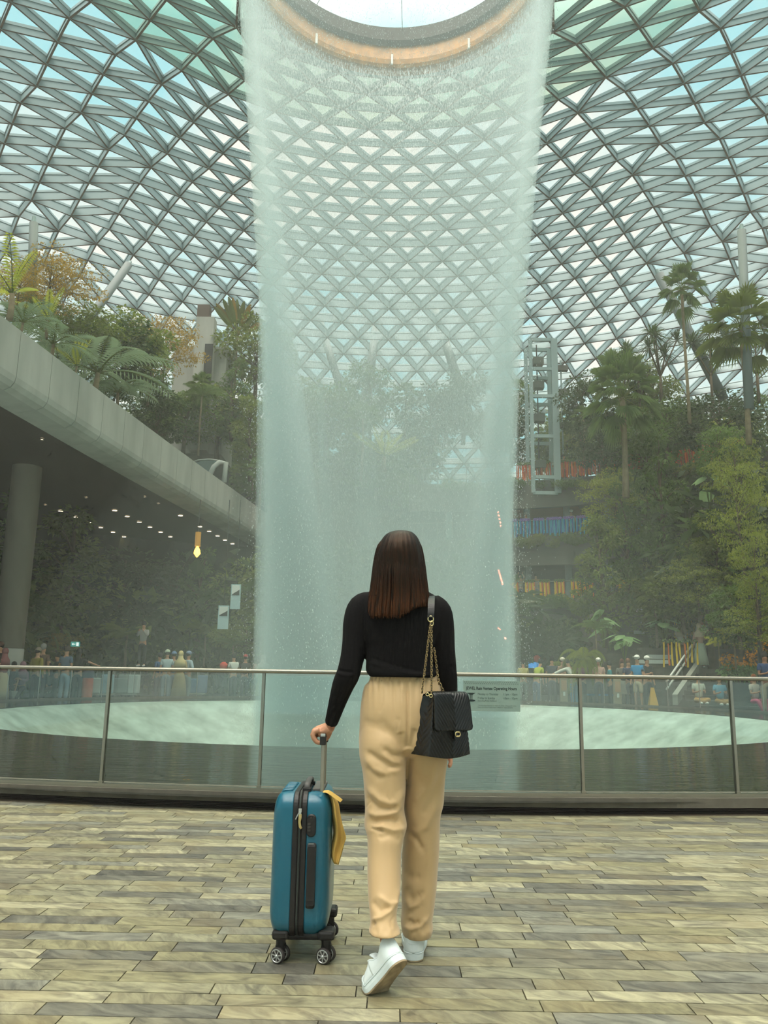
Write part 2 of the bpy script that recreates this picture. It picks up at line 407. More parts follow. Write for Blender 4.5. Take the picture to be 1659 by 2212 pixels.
# ---------------------------------------------------------------- kerb, near balustrade
YR = 6.52; RN = 20.0; NC = (0.45, YR+RN)            # near kerb is an arc of radius RN
def narc(u_or_x, rad, z):                            # point on the near arc at azimuth angle a (radians)
    a = u_or_x; return np.array([NC[0]+rad*math.sin(a), NC[1]-rad*math.cos(a), z])
def near_edge():
    A0, A1, n = -0.36, 0.36, 40
    def sweep(mb, prof, mi=0):                       # prof: (outward toward the camera, z)
        rows = []
        for i in range(n+1):
            a = A0+(A1-A0)*i/n
            rows.append(np.array([narc(a, RN+o, z) for (o, z) in prof]))
        mb.rings(rows, True, mi)
    k = struct('trim_1')
    m = MB(); sweep(m, [(-0.30, 0.128), (0.06, 0.128), (0.06, 0.055), (-0.30, 0.055)]); m.build('kerb_cap', MT['kerb'], k)
    for q in range(5):
        z = 0.046-q*0.0105
        m = MB(); sweep(m, [(0.0, z), (0.030, z-0.003), (0.030, z-0.006), (0.0, z-0.003)]); m.build('vent_slat', MT['louvre'], k)
    m = MB(); sweep(m, [(-0.30, 0.055), (0.0, 0.055), (0.0, -0.02), (-0.30, -0.02)]); m.build('vent_back', MT['louvre'], k)
    m = MB(); sweep(m, [(0.0, 0.004), (0.085, 0.004), (0.085, -0.01), (0.0, -0.01)]); m.build('drain_strip', mat('drain_strip', (82, 72, 58), 0.6), k)
    b = thing('glass_balustrade', 'glass balustrade with steel posts and round handrail behind the woman', 'railing', narc(0, RN, 0.128))
    m = MB(); sweep(m, [(-0.035, 0.155), (0.030, 0.155), (0.030, 0.128), (-0.035, 0.128)]); m.build('base_channel', MT['inox'], b)
    hr = 0.0165; ZR = 1.044
    pts = [narc(A0+(A1-A0)*i/n, RN, ZR) for i in range(n+1)]
    m = MB(); m.tube(pts, hr, 10); m.build('handrail', MT['inox'], b, smooth=True)
    # posts: found from their foot pixels
    angs = []
    for u in (-112, 221, 560, 911, 1260, 1592, 1935):
        best = min((abs(P_px(narc(a, RN, 0.2))[0]-u), a) for a in np.linspace(A0, A1, 1500)); angs.append(best[1])
    for a in angs[1:-1] + [angs[0], angs[-1]]:
        p0 = narc(a, RN, 0.13); p1 = narc(a, RN, ZR-hr)
        rad = np.array([math.sin(a), -math.cos(a), 0]); tn = np.array([math.cos(a), math.sin(a), 0])
        m = MB()
        m.box((p0+p1)/2+rad*0.016, (0.022, 0.010, p1[2]-p0[2]), (tn, rad, (0, 0, 1)))
        m.box((p0+p1)/2-rad*0.012, (0.022, 0.010, p1[2]-p0[2]), (tn, rad, (0, 0, 1)))
        m.box(p0+rad*0.018+[0, 0, 0.02], (0.034, 0.016, 0.05), (tn, rad, (0, 0, 1)))
        m.build('post', MT['inox'], b)
    for a, c in zip(angs[:-1], angs[1:]):
        n2 = 6; rows = []
        g = 0.0006
        for i in range(n2+1):
            t = a+g+(c-a-2*g)*i/n2
            rows.append(np.array([narc(t, RN+0.006, 0.15), narc(t, RN+0.006, 1.012), narc(t, RN-0.006, 1.012), narc(t, RN-0.006, 0.15)]))
        m = MB(); m.rings(rows, True); m.build('glass_panel', MT['rail_glass'], b)
    return angs
def P_px(p):
    q = np.asarray(p)-np.array([0, 0, CAMZ]); d = q@FWD
    return (W_/2+FPX*(q@RGT)/d, H_/2-FPX*(q@UPV)/d)
near_angs = near_edge()

# ---------------------------------------------------------------- pool, bowl
RL, ZW = 9.0, 0.10
def pool():
    w = bpy.data.materials.new('pool_water'); w.use_nodes = True; nt = w.node_tree; nt.nodes.clear(); L = nt.links.new
    out = N(nt, 'ShaderNodeOutputMaterial'); b = N(nt, 'ShaderNodeBsdfPrincipled'); L(b.outputs[0], out.inputs[0])
    b.inputs['Base Color'].default_value = lin((38, 42, 36)); b.inputs['Roughness'].default_value = 0.06
    b.inputs['Specular IOR Level'].default_value = 0.8; b.inputs['IOR'].default_value = 1.45
    tc = N(nt, 'ShaderNodeTexCoord'); mp = N(nt, 'ShaderNodeMapping'); mp.inputs['Scale'].default_value = (1.0, 3.0, 1)
    n = N(nt, 'ShaderNodeTexNoise'); n.inputs['Scale'].default_value = 3.2; n.inputs['Detail'].default_value = 4
    bp = N(nt, 'ShaderNodeBump'); bp.inputs['Strength'].default_value = 0.28; bp.inputs['Distance'].default_value = 0.02
    L(tc.outputs['Object'], mp.inputs[0]); L(mp.outputs[0], n.inputs['Vector']); L(n.outputs['Fac'], bp.inputs['Height']); L(bp.outputs[0], b.inputs['Normal'])
    pw = MB(); pw.lathe([(RL, ZW-0.02), (RL+0.12, ZW), (10, ZW), (11.4, ZW), (13.45, ZW)], (CX, CY, 0), 128)
    o = pw.build('pool_water', w); tag(o, 'dark still ring of pool water around the misty bowl', 'water', kind='stuff')
    # bowl wall veiled in running water
    f = bpy.data.materials.new('bowl_running_water'); f.use_nodes = True; nt = f.node_tree; nt.nodes.clear(); L = nt.links.new
    out = N(nt, 'ShaderNodeOutputMaterial'); b = N(nt, 'ShaderNodeBsdfPrincipled'); L(b.outputs[0], out.inputs[0])
    tc = N(nt, 'ShaderNodeTexCoord'); n = N(nt, 'ShaderNodeTexNoise'); n.inputs['Scale'].default_value = 1.6; n.inputs['Detail'].default_value = 7; n.inputs['Roughness'].default_value = 0.6
    r = N(nt, 'ShaderNodeValToRGB'); r.color_ramp.elements[0].position = 0.3; r.color_ramp.elements[0].color = lin((138, 156, 144))
    r.color_ramp.elements[1].position = 0.7; r.color_ramp.elements[1].color = lin((192, 214, 202))
    L(tc.outputs['Object'], n.inputs['Vector']); L(n.outputs['Fac'], r.inputs['Fac']); L(r.outputs[0], b.inputs['Base Color'])
    b.inputs['Roughness'].default_value = 0.35
    bw = MB(); bw.lathe([(RL+0.02, ZW-0.012), (RL-0.05, ZW-0.02), (RL-0.35, ZW-0.10), (8.2, -0.28), (7.4, -0.75), (6.6, -1.35), (5.6, -2.1), (4.6, -2.8), (3.6, -3.2), (0.05, -3.4)], (CX, CY, 0), 128)
    bw.build('fountain_bowl', f, smooth=True); tag(bpy.data.objects['fountain_bowl'], 'wide pale bowl with water sheeting down inside the pool', 'fountain')
    # ground ring beyond the pool, dark stone
    g = struct('ground_floor'); m = MB()
    m.lathe([(11.15, -0.5), (11.15, 0.0), (11.35, 0.02), (60, 0.02)], (CX, CY, -0.02), 96, a0=-1.9, a1=1.9)
    m.build('stone_paving', MT['paving'], g)
MT['paving'] = mat('dark_stone_paving', (84, 82, 72), 0.5, noise=(2, (66, 64, 56), 0.35, 0.65))
pool()

def far_rail():
    t = thing('glass_balustrade', 'long glass balustrade on the far side of the pool', 'railing', (CX, CY+11.3, 0))
    A0, A1, n = -1.35, 1.35, 80; R = 11.3
    pt = lambda a, z: np.array([CX+R*math.sin(a), CY+R*math.cos(a), z])
    m = MB(); m.tube([pt(A0+(A1-A0)*i/n, 1.02) for i in range(n+1)], 0.022, 6); m.build('handrail', MT['inox'], t, smooth=True)
    m = MB(); m.lathe([(R-.05, 0), (R-.05, 0.16), (R+.05, 0.16), (R+.05, 0)], (CX, CY, 0), n, a0=A0, a1=A1); m.build('base_channel', MT['kerb'], t)
    k = 26
    for i in range(k+1):
        a = A0+(A1-A0)*i/k; m = MB(); m.bar(pt(a, 0.1), pt(a, 1.0), 0.025, 0.025); m.build('post', MT['inox'], t)
    for i in range(k):
        a = A0+(A1-A0)*i/k; c = A0+(A1-A0)*(i+1)/k
        m = MB(); m.rings([np.array([pt(q, 0.16), pt(q, 0.98), pt(q, 0.98)*[1, 1, 1]+[0, 0.01, 0], pt(q, 0.16)+[0, 0.01, 0]]) for q in (a+.003, (a+c)/2, c-.003)], True)
        m.build('glass_panel', MT['rail_glass'], t)
far_rail()

# ---------------------------------------------------------------- the waterfall
def rfall(z): return float(np.interp(z, [-3, 0, 4.5, 8.8, 14, 20, 21.6], [2.66, 2.70, 2.85, 3.12, 3.63, 4.30, 4.52]))
def waterfall():
    t = thing('waterfall', 'tall round curtain of falling water and mist pouring from the roof opening', 'waterfall', (CX, CY, 0))
    zs = [-3.0, -1, 0.5, 2, 4.5, 7, 9, 12, 15, 18, 20, 21.5]
    def veil(z0, z1, wi, wo, dens, name, col=(0.86, 0.98, 0.97, 1), ox=0.0, f=1.0):
        zz = [z0]+[z for z in zs if z0 < z < z1]+[z1]
        if z1 < 20: zz = sorted(zz+[z1-.6, z1-1.5, z1-3])
        tp = (lambda z: min(max((z1-z)/5.0, 0.02), 1)) if z1 < 20 else (lambda z: 1.0)
        prof = [(rfall(z)*f+wo*tp(z), z) for z in zz]+[(max(rfall(z)*f-wi*tp(z), 0.02), z) for z in zz[::-1]]; prof.append(prof[0])
        m = MB(); m.lathe(prof, (CX+ox, CY, 0), 48); return m.build(name, volmat(name, col, dens), t, fixn=True)
    veil(-2.9, 21.5, 0.21, 0.21, VEIL_D, 'curtain_of_spray')
    veil(-2.9, 11, 0.8, 0.32, 0.20, 'lower_spray')
    veil(-2.9, 6.5, 1.4, 0.5, 0.17, 'splash_mist')
    def plume(pts, rr, dens, name='mist_column'):
        m = MB(); m.tube(pts, rr, 14); m.build(name, volmat(name, (0.84, 1.0, 1.0, 1), dens), t, fixn=True, smooth=True)
    plume([(CX-3.15, CY-1.2, 14), (CX-2.9, CY-1.2, 10), (CX-2.5, CY-1.3, 6), (CX-2.1, CY-1.6, 2), (CX-1.7, CY-1.8, -2.0)], [0.12, 0.42, 0.68, 0.9, 1.1], 0.85)
    plume([(CX+2.9, CY-1.2, 12), (CX+2.65, CY-1.2, 8), (CX+2.45, CY-1.3, 4), (CX+2.3, CY-1.5, 0), (CX+2.2, CY-1.6, -2.2)], [0.12, 0.35, 0.45, 0.60, 0.7], 0.95)
    plume([(CX-1.7, CY-2.5, 8.5), (CX-1.35, CY-2.5, 4), (CX-1.0, CY-2.4, -1.8)], [0.06, 0.16, 0.40], 0.7)
    plume([(CX-0.8, CY+2.2, 10), (CX-0.5, CY+2.4, 4), (CX-0.4, CY+2.4, -1.8)], [0.1, 0.5, 0.9], 0.22)
    # falling streaks: real drops
    n = N_DROP; z = RS.uniform(-2.5, 21.4, n); 
    k = RS.uniform(0, 1, n) < 0.35; z[k] = 21.4-np.abs(RS.normal(0, 3.0, k.sum()))
    a = RS.uniform(0, 2*PI, n)
    sig = 0.09+0.015*(21.5-z)
    r = np.interp(z, [-3, 0, 4.5, 8.8, 14, 20, 21.6], [2.66, 2.70, 2.85, 3.12, 3.63, 4.30, 4.52])+RS.normal(0, 1, n)*sig
    L = RS.uniform(0.012, 0.038, n)*(1+3.2*np.clip((z-17.5)/4, 0, 1)); wd = RS.uniform(0.0035, 0.0080, n)
    c = np.stack([CX+r*np.sin(a), CY+r*np.cos(a), z], 1)
    V = np.zeros((n, 5, 3)); V[:] = c[:, None]
    for i in range(3):
        b = a+2*PI*i/3; V[:, i, 0] += wd*np.sin(b); V[:, i, 1] += wd*np.cos(b)
    V[:, 3, 2] += L; V[:, 4, 2] -= L*0.4
    base = (np.arange(n)*5)[:, None]
    F = np.concatenate([base+np.array(q)[None] for q in [(0, 1, 3), (1, 2, 3), (2, 0, 3), (1, 0, 4), (2, 1, 4), (0, 2, 4)]])
    me = bpy.data.meshes.new('falling_drops'); me.from_pydata((V.reshape(-1, 3)-org(t)).tolist(), [], F.tolist()); me.materials.append(MT['drop']); me.update()
    o = bpy.data.objects.new('falling_drops', me); C.objects.link(o); o.parent = t; o['kind'] = 'stuff'
MT['drop'] = mat('water_drop', (245, 250, 248), 0.3, trans=0.25)
VEIL_D, N_DROP = 0.50, 150000
waterfall()
def mist():
    rd = lambda f: [(0.02, -2.8), (5*f, -2.6), (7.6*f, -0.5), (8.8*f, 0.6), (8.2*f, 2.0), (6.6*f, 3.6*f+1.2), (4.6*f, 6.5*f+1.4), (2.6*f, 9.5*f+1.6), (1.0*f, 12*f+1.8), (0.02, 13.2*f+2)]
    o = thing('mist', 'thin drifting mist rising around the waterfall', 'mist', (CX, CY, 0)); o['kind'] = 'stuff'
    for k, f in enumerate((1.0, .78, .56)):
        m = MB(); m.lathe(rd(f), (CX, CY, 0), 40); m.build('mist_layer', volmat('drifting_mist', (0.86, 0.94, 0.92, 1), .006), o, fixn=True)
mist()
def haze():
    m = MB(); m.lathe([(0.02, 0.12), (13.2, 0.12), (26, 0.3), (44, 0.6), (46, 12), (42, 18), (30, 22), (0.02, 22.2)], (CX, CY, 0), 48, a0=-PI, a1=PI)
    # keep the haze on the garden side of the near balustrade
    o = m.build('haze', volmat('garden_haze', (0.88, 0.86, 0.80, 1), HAZE_D), fixn=True); tag(o, 'faint humid haze filling the garden under the roof', 'haze', kind='stuff')
HAZE_D = 0.003
haze()
# ---------------------------------------------------------------- left slab with its soffit
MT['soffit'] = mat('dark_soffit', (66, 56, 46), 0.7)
MT['wallc'] = mat('grey_wall', (112, 114, 106), 0.8, noise=(0.6, (92, 94, 88), 0.35, 0.65, (1, 1, .3)))
MT['soil'] = mat('dark_soil', (40, 44, 28), 1.0, noise=(0.8, (26, 30, 18), 0.4, 0.6))
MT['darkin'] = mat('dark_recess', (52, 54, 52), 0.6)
MT['orange'] = mat('timber_ceiling', (166, 104, 60), 0.6)
MT['glow'] = mat('downlight_glow', (255, 236, 200), 0.5, emit=((255, 232, 190), 14))
MT['white'] = mat('white_paint', (232, 236, 230), 0.45)
MT['steelp'] = mat('pale_painted_steel', (150, 172, 170), 0.45)
ZT, ZB = 9.3, 7.75
def slab():
    st = struct('wall_left')
    top = [(-150, 562), (0, 680), (112, 764), (224, 852), (336, 935), (418, 996), (497, 1052), (575, 1108), (610, 1136)]
    pts = [PZ(u, v, ZT) for u, v in top]
    pts[0] = pts[1]+(pts[1]-pts[2])*2.2
    # smooth resample
    q = np.array(pts); d = np.concatenate([[0], np.cumsum(np.linalg.norm(np.diff(q, axis=0), axis=1))])
    S = np.arange(0, d[-1], 1.55); E = np.stack([np.interp(S, d, q[:, k]) for k in range(3)], 1)
    for _ in range(6): E[1:-1] = (E[:-2]+2*E[1:-1]+E[2:])/4
    MT['slab_edge'] = E
    prof = [(0.0, ZT), (0.0, ZB+0.35), (-0.03, ZB+0.2), (-0.12, ZB+0.08), (-0.30, ZB), (-1.0, ZB-0.06)]
    def secs(i0, i1, off=0.0):
        rows = []
        for i in range(i0, i1+1):
            p = E[i]; t = E[min(i+1, len(E)-1)]-E[max(i-1, 0)]; t[2] = 0; t /= np.linalg.norm(t)
            n = np.array([t[1], -t[0], 0])           # outward to the right (over the pool)
            if n[0] < 0: n = -n
            rows.append((p, n, t))
        return rows
    for i in range(len(E)-1):                        # fascia panels with a shadow joint between them
        rows = secs(i, i+1); R = []
        for k, (p, n, t) in enumerate(rows):
            pp = p + t*(0.012 if k == 0 else -0.012)
            R.append(np.array([[pp[0]+n[0]*o, pp[1]+n[1]*o, z] for (o, z) in prof+[(-1.0, ZB+0.3), (-0.25, ZT-0.02)]]))
        m = MB(); m.rings(R, True); m.build('fascia_panel', MT['conc'], st, fixn=True)
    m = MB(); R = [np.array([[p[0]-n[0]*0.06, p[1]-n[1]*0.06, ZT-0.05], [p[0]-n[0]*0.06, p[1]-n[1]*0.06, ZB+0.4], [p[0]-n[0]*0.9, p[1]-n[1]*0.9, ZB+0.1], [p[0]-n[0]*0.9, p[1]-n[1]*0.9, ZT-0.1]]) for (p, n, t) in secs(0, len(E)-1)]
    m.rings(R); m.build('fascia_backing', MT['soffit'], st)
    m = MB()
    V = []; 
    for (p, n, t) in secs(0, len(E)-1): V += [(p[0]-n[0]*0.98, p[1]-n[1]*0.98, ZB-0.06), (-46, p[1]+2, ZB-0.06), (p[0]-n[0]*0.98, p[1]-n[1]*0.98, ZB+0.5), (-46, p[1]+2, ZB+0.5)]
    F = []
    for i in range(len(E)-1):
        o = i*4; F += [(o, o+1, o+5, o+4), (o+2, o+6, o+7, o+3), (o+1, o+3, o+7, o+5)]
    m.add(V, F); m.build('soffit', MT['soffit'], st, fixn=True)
    m = MB(); V = []
    for (p, n, t) in secs(0, len(E)-1): V += [(p[0]-n[0]*0.2, p[1]-n[1]*0.2, ZT-0.12), (-46, p[1]+2, ZT+2.5)]
    F = [(i*2, i*2+1, i*2+3, i*2+2) for i in range(len(E)-1)]
    m.add(V, F); m.build('planter_soil', MT['soil'], st)
    # downlights in the soffit
    rows = [(131, 1103), (163, 1116), (192, 1128), (218, 1139), (244, 1149), (268, 1159), (291, 1168), (248, 1102), (275, 1115), (301, 1127), (324, 1138), (347, 1149), (368, 1159),
            (390, 1113), (432, 1137), (452, 1147), (470, 1157), (486, 1166), (502, 1174), (517, 1183), (531, 1190)]
    dim = [(186, 1074), (313, 1072), (342, 1087), (98, 1090), (91, 948)]
    for k, (u, v) in enumerate(rows+dim):
        p = PZ(u, v, ZB-0.07); r = thing('downlight', 'small round ceiling downlight glowing in the dark soffit at left' if k < len(rows) else 'faint small downlight in the dark soffit, further out than the bright rows', 'ceiling light', p, 'bright downlights in the left soffit' if k < len(rows) else 'faint downlights in the left soffit')
        s = 0.11 if k < len(rows) else 0.045
        m = MB(); m.lathe([(s+0.03, 0.0), (s+0.03, -0.03), (s, -0.03), (s, 0.0)], p, 12); m.build('trim', MT['darkin'], r)
        m = MB(); m.lathe([(s, -0.012), (0.001, -0.012)], p, 12); m.build('lens', MT['glow'], r)
    # round column
    p = PZ(60, 1005, ZB); r = thing('round_column', 'thick round concrete column at left holding up the slab', 'column', (p[0], p[1], 0)); r['kind'] = 'structure'
    m = MB(); m.lathe([(0.47, 1.66), (0.47, ZB)], (p[0], p[1], 0), 32); m.build('shaft', mat('column_plaster', (120, 112, 98), 0.7), r, smooth=True)
    m = MB(); m.lathe([(0.475, 0), (0.475, 1.63), (0.45, 1.65)], (p[0], p[1], 0), 32); m.build('base_cladding', MT['conc'], r, smooth=True)
slab()

# ---------------------------------------------------------------- terraced hillside and right decks
def cp(R, deg, z=0.0):
    a = math.radians(deg); return np.array([CX+R*math.sin(a), CY+R*math.cos(a), z])
def hill():
    h = struct('ground_hillside'); m = MB(); n = 120; a0, a1 = math.radians(-115), math.radians(115)
    prof = [(23.5, -0.3), (24.2, 1.6), (26.5, 3.2), (28, 5.5), (31, 7.5), (34.5, 9.6), (38, 11.5), (43, 13.5), (54, 15.0)]
    profl = [(24.3, -0.3), (24.6, 4.0), (25.0, 9.0), (27, 10.6), (30, 12.4), (34, 14.2), (38, 15.5), (43, 16.5), (54, 17.0)]
    V = []; F = []
    for i in range(len(prof)):
        for k in range(n+1):
            a = a0+(a1-a0)*k/n; d = math.degrees(a); f = min(max((d-2)/8, 0), 1)
            r = prof[i][0]*f+profl[i][0]*(1-f); z = prof[i][1]*f+profl[i][1]*(1-f)
            push = 5.0*min(max((d-4)/14, 0), 1) if i < 8 else 0   # decks sit in front of the slope at right
            rr = r+push*(1 if i < 6 else .5)+0.5*mnoise.noise(Vector((a*9, i*1.7, 0))); zz = z+(0.8*mnoise.noise(Vector((a*7, i*2.3, 5))) if i > 1 else 0)
            V.append((CX+rr*math.sin(a), CY+rr*math.cos(a), zz))
    for i in range(len(prof)-1):
        for k in range(n):
            F.append((i*(n+1)+k, i*(n+1)+k+1, (i+1)*(n+1)+k+1, (i+1)*(n+1)+k))
    m.add(V, F); m.build('earth_slope', MT['soil'], h)
hill()
DECKS = [(4.7, 'yellow'), (8.0, 'blue'), (11.1, 'red')]
def decks():
    A0, A1 = 3, 66
    names = {4.7: 'lowest', 8.0: 'middle', 11.1: 'top'}
    for z, col in DECKS:
        w = struct('wall_right_'+{4.7: 'lower', 8.0: 'middle', 11.1: 'upper'}[z])
        a0, a1 = math.radians(A0), math.radians(A1)
        m = MB(); m.lathe([(23.7, z+0.25), (23.7, z-1.25), (24.0, z-1.25), (24.0, z-0.5), (30, z-0.5), (30, z), (24.1, z), (24.1, z+0.25), (23.7, z+0.25)], (CX, CY, 0), 60, a0=a0, a1=a1); m.build('deck_slab', MT['wallc'], w, fixn=True)
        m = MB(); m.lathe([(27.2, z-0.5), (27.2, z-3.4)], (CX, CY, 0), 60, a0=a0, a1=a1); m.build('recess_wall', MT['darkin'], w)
        for d in range(7, 60, 5):
            p = cp(24.6, d+1.2, 0); m = MB(); m.box((p[0], p[1], z-1.9), (0.30, 0.30, 2.9)); m.build('column', MT['steelp'], w)
        if z == 8.0 or z == 11.1:
            m = MB(); m.lathe([(24.4, z-0.52), (26.6, z-0.9), (27.1, z-1.1)], (CX, CY, 0), 40, a0=math.radians(12), a1=math.radians(24))
            m.build('timber_ceiling', MT['orange'] if z == 11.1 else MT['wallc'], w)
        rl = thing('deck_railing', {'yellow': 'glass railing hung with yellow ribbons along the lowest right terrace', 'blue': 'glass railing hung with blue ribbons along the middle right terrace', 'red': 'glass railing hung with red ribbons along the top right terrace'}[col], 'railing', cp(23.9, 20, z+0.25))
        m = MB(); m.tube([cp(23.9, A0+(A1-A0)*i/50, z+1.2) for i in range(51)], 0.03, 6); m.build('handrail', MT['inox'], rl)
        m = MB(); m.lathe([(23.89, z+0.25), (23.89, z+1.12), (23.91, z+1.12), (23.91, z+0.25)], (CX, CY, 0), 50, a0=a0, a1=a1); m.build('glass_panel', MT['rail_glass'], rl)
        for i in range(34):
            p = cp(23.9, A0+(A1-A0)*i/33, z+0.2); m = MB(); m.bar(p, p+[0, 0, 1.0], 0.04, 0.04); m.build('post', MT['inox'], rl)
decks()
MT['rib'] = {'y': mat('yellow_ribbon', (248, 212, 30), 0.5, trans=0.3), 'o': mat('orange_ribbon', (238, 132, 50), 0.5, trans=0.3), 'b': mat('blue_ribbon', (30, 110, 190), 0.5, trans=0.3), 'c': mat('cyan_ribbon', (40, 170, 205), 0.5, trans=0.3), 'r': mat('red_ribbon', (205, 84, 62), 0.5, trans=0.3), 'g': mat('garland_green', (92, 110, 50), 0.8), 'p': mat('purple_flower', (120, 96, 180), 0.6), 'br': mat('bronze_ribbon', (170, 130, 60), 0.5, trans=0.3)}
def ribbon_bunch(cols, fl, H=0.95, W=0.25, seed=0):
    rnd = random.Random(seed); r = thing('ribbon_bunch', None, 'ribbon decoration')
    for k in range(9):
        x = -W+2*W*k/8+rnd.uniform(-.03, .03); h = H*rnd.uniform(.75, 1.0); m = MB(); w = 0.032; dx = rnd.uniform(-.05, .05)
        R = []
        for i in range(5):
            t = i/4; xx = x+dx*t; yy = -0.03-0.02*math.sin(t*5+k); z = -h*t; a = 0.5*math.sin(t*4+k)
            c, s_ = math.cos(a)*w, math.sin(a)*w
            R.append(np.array([(xx-c, yy-s_, z), (xx+c, yy+s_, z), (xx+c, yy+s_+.006, z), (xx-c, yy-s_+.006, z)]))
        m.rings(R); m.build('ribbon', MT['rib'][cols[k % len(cols)]], r)
    m = MB()
    for k in range(16):
        m.ball((-W+2*W*k/15, -0.03, 0.03+0.05*math.sin(k*2.3)), 0.05, 6, 4)
    m.build('garland', MT['rib'][fl], r); return r
def ribbons():
    specs = [('yellow', 4.7, ['y', 'y', 'o'], 'g', [(1112, 0), (1148, 0), (1180, 0), (1212, 0), (1248, 0), (1274, 0), (1352, 0), (1382, 0), (1392, 0), (1412, 0)]),
             ('blue', 8.0, ['c', 'b', 'c'], 'p', [(1112, 0), (1140, 0), (1170, 0), (1199, 0), (1210, 0), (1236, 0), (1265, 0), (1352, 0), (1385, 0), (1432, 0)]),
             ('red', 11.1, ['r', 'o', 'r', 'br'], 'g', [(1135, 0), (1150, 0), (1166, 0), (1188, 0), (1222, 0), (1245, 0), (1262, 0), (1282, 0), (1308, 0), (1336, 0), (1370, 0), (1392, 0), (1455, 0), (1478, 0), (1500, 0), (1530, 0), (1556, 0), (1620, 0)])]
    for nm, z, cols, fl, us in specs:
        pr = ribbon_bunch(cols, fl, seed=len(nm))
        for i, (u, _) in enumerate(us):
            az = math.atan((u-829.5)/FPX); # point on the railing circle under that azimuth
            dx, dy = math.sin(az), math.cos(az); b = -(CX*dx+CY*dy); cc = CX*CX+CY*CY-23.82**2; t = -b+math.sqrt(b*b-cc)
            p = (dx*t, dy*t, z+1.2); ang = -math.atan2(p[0]-CX, p[1]-CY)
            lab = 'bunch of long %s ribbons tied to the %s terrace railing at right' % ({'yellow': 'yellow and orange', 'blue': 'blue', 'red': 'red and orange'}[nm], {'yellow': 'lowest', 'blue': 'middle', 'red': 'top'}[nm])
            if i == 0: pr.location = p; pr.rotation_euler = (0, 0, ang); tag(pr, lab, None, nm+' ribbon bunches on the terrace railing')
            else: dup(pr, p, ang, label=lab, group=nm+' ribbon bunches on the terrace railing')
ribbons()

def lift_tower():
    Y = 42.0; b = P(1178, 1046, Y); t = P(1178, 792, Y); w = 1.15; H = t[2]-b[2]+2.0; z0 = b[2]-0.6
    r = thing('lift_tower', 'slim pale steel lift tower with glass shaft standing on the top terrace', 'tower', (b[0], b[1], z0))
    x0, x1 = b[0]-0.75, b[0]+0.55; y0, y1 = Y-0.5, Y+0.9
    for (x, y, s) in ((x0, y0, .18), (x1, y0, .34), (x0, y1, .18), (x1, y1, .2)):
        m = MB(); m.box((x, y, z0+H/2), (s, 0.2, H)); m.build('upright', MT['steelp'], r)
    for f in (0.0, 0.10, 0.36, 0.62, 0.80, 0.995):
        for y in (y0, y1):
            m = MB(); m.box(((x0+x1)/2, y, z0+H*f), (x1-x0, 0.14, 0.18)); m.build('crossbeam', MT['steelp'], r)
    for f in (0.2, 0.5, 0.72, 0.88):
        m = MB(); m.box((x0+0.55, Y+0.2, z0+H*f), (0.55, 0.5, 0.42)); m.build('machine_box', MT['wallc'], r)
        m = MB(); m.box((x1+0.65, Y+0.4, z0+H*f-.3), (0.55, 0.3, 0.3)); m.build('side_box', MT['wallc'], r)
    m = MB(); m.box((x1+0.55, Y+0.4, z0+H*0.45), (0.07, 0.07, H*0.9)); m.build('side_rail', MT['steelp'], r)
    m = MB(); m.box((x0+0.5, Y+0.3, z0+H*0.5), (0.06, 0.06, H)); m.build('guide_rail', MT['darkin'], r)
    m = MB(); m.box(((x0+x1)/2, y0+0.02, z0+H*0.5), (x1-x0, 0.02, H-0.2)); m.build('glass_front', MT['rail_glass'], r)
lift_tower()

MT['strut'] = mat('grey_strut_paint', (112, 124, 122), .5)
def struts():
    # slanted steel tubes carrying the roof
    data = [((73, 482), (70, 585), 25.5, 25.5, .16, 'upright grey tube prop under the roof at far left'), ((277, 572), (185, 700), 33, 31, .19, 'slanted grey tube prop rising to the right above the left trees'),
            ((1602, 498), (1612, 735), 27, 27, .17, 'upright grey tube prop under the roof at far right'), ((1423, 592), (1510, 760), 36, 36, .24, 'slanted grey tube prop behind the tall fan palm'),
            ((1545, 668), (1566, 720), 38, 38, .2, 'short slanted grey tube prop between the right palms'), ((815, 690), (794, 840), 55, 54, .34, 'slanted prop seen through the falling water, leaning right'),
            ((940, 672), (990, 825), 55, 54, .34, 'slanted prop seen through the falling water, leaning left'), ((687, 683), (745, 870), 55, 54, .3, 'thin slanted prop behind the left edge of the water')]
    for (a, b, Y0, Y1, rad, lab) in data:
        p = P(*a, Y0); q = P(*b, Y1); q = q+(q-p)*0.6
        r = thing('roof_prop', lab, 'post', q); r['kind'] = 'structure'
        m = MB(); m.tube([p, q], [rad*.92, rad], 14); m.build('tube', MT['strut'], r, smooth=True)
        d = (p-q)/np.linalg.norm(p-q); m = MB(); m.tube([p-d*0.05, p+d*0.25], [rad*0.6, rad*0.35], 10); m.build('pin_joint', MT['steelp'], r)
struts()

def left_tower():
    Y = 41.0; a = P(385, 862, Y); b = P(484, 862, Y); t = P(430, 748, Y)
    r = thing('plant_room', 'grey concrete block with a tall flat pier in the upper left garden', 'building', ((a[0]+b[0])/2, Y, a[2]-2))
    zb = a[2]-3
    m = MB(); m.box(((a[0]+b[0])/2-.2, Y+1.5, (zb+t[2])/2), (b[0]-a[0]+.4, 3, t[2]-zb)); m.build('block', MT['conc'], r)
    c = P(447, 690, Y-.4); m = MB(); m.box((c[0], Y-.4, (zb+c[2])/2), (0.95, 0.7, c[2]-zb)); m.build('pier', MT['conc'], r)
    m = MB(); m.box((c[0]-.15, Y-.45, c[2]+.35), (0.65, 0.5, 0.75)); m.build('cap', mat('brown_cap', (98, 82, 72), .7), r)
    m = MB(); m.box((c[0]+.3, Y-.8, (zb+t[2])/2+1), (0.42, 0.06, (t[2]-zb)*.6)); m.build('dark_panel', MT['darkin'], r)
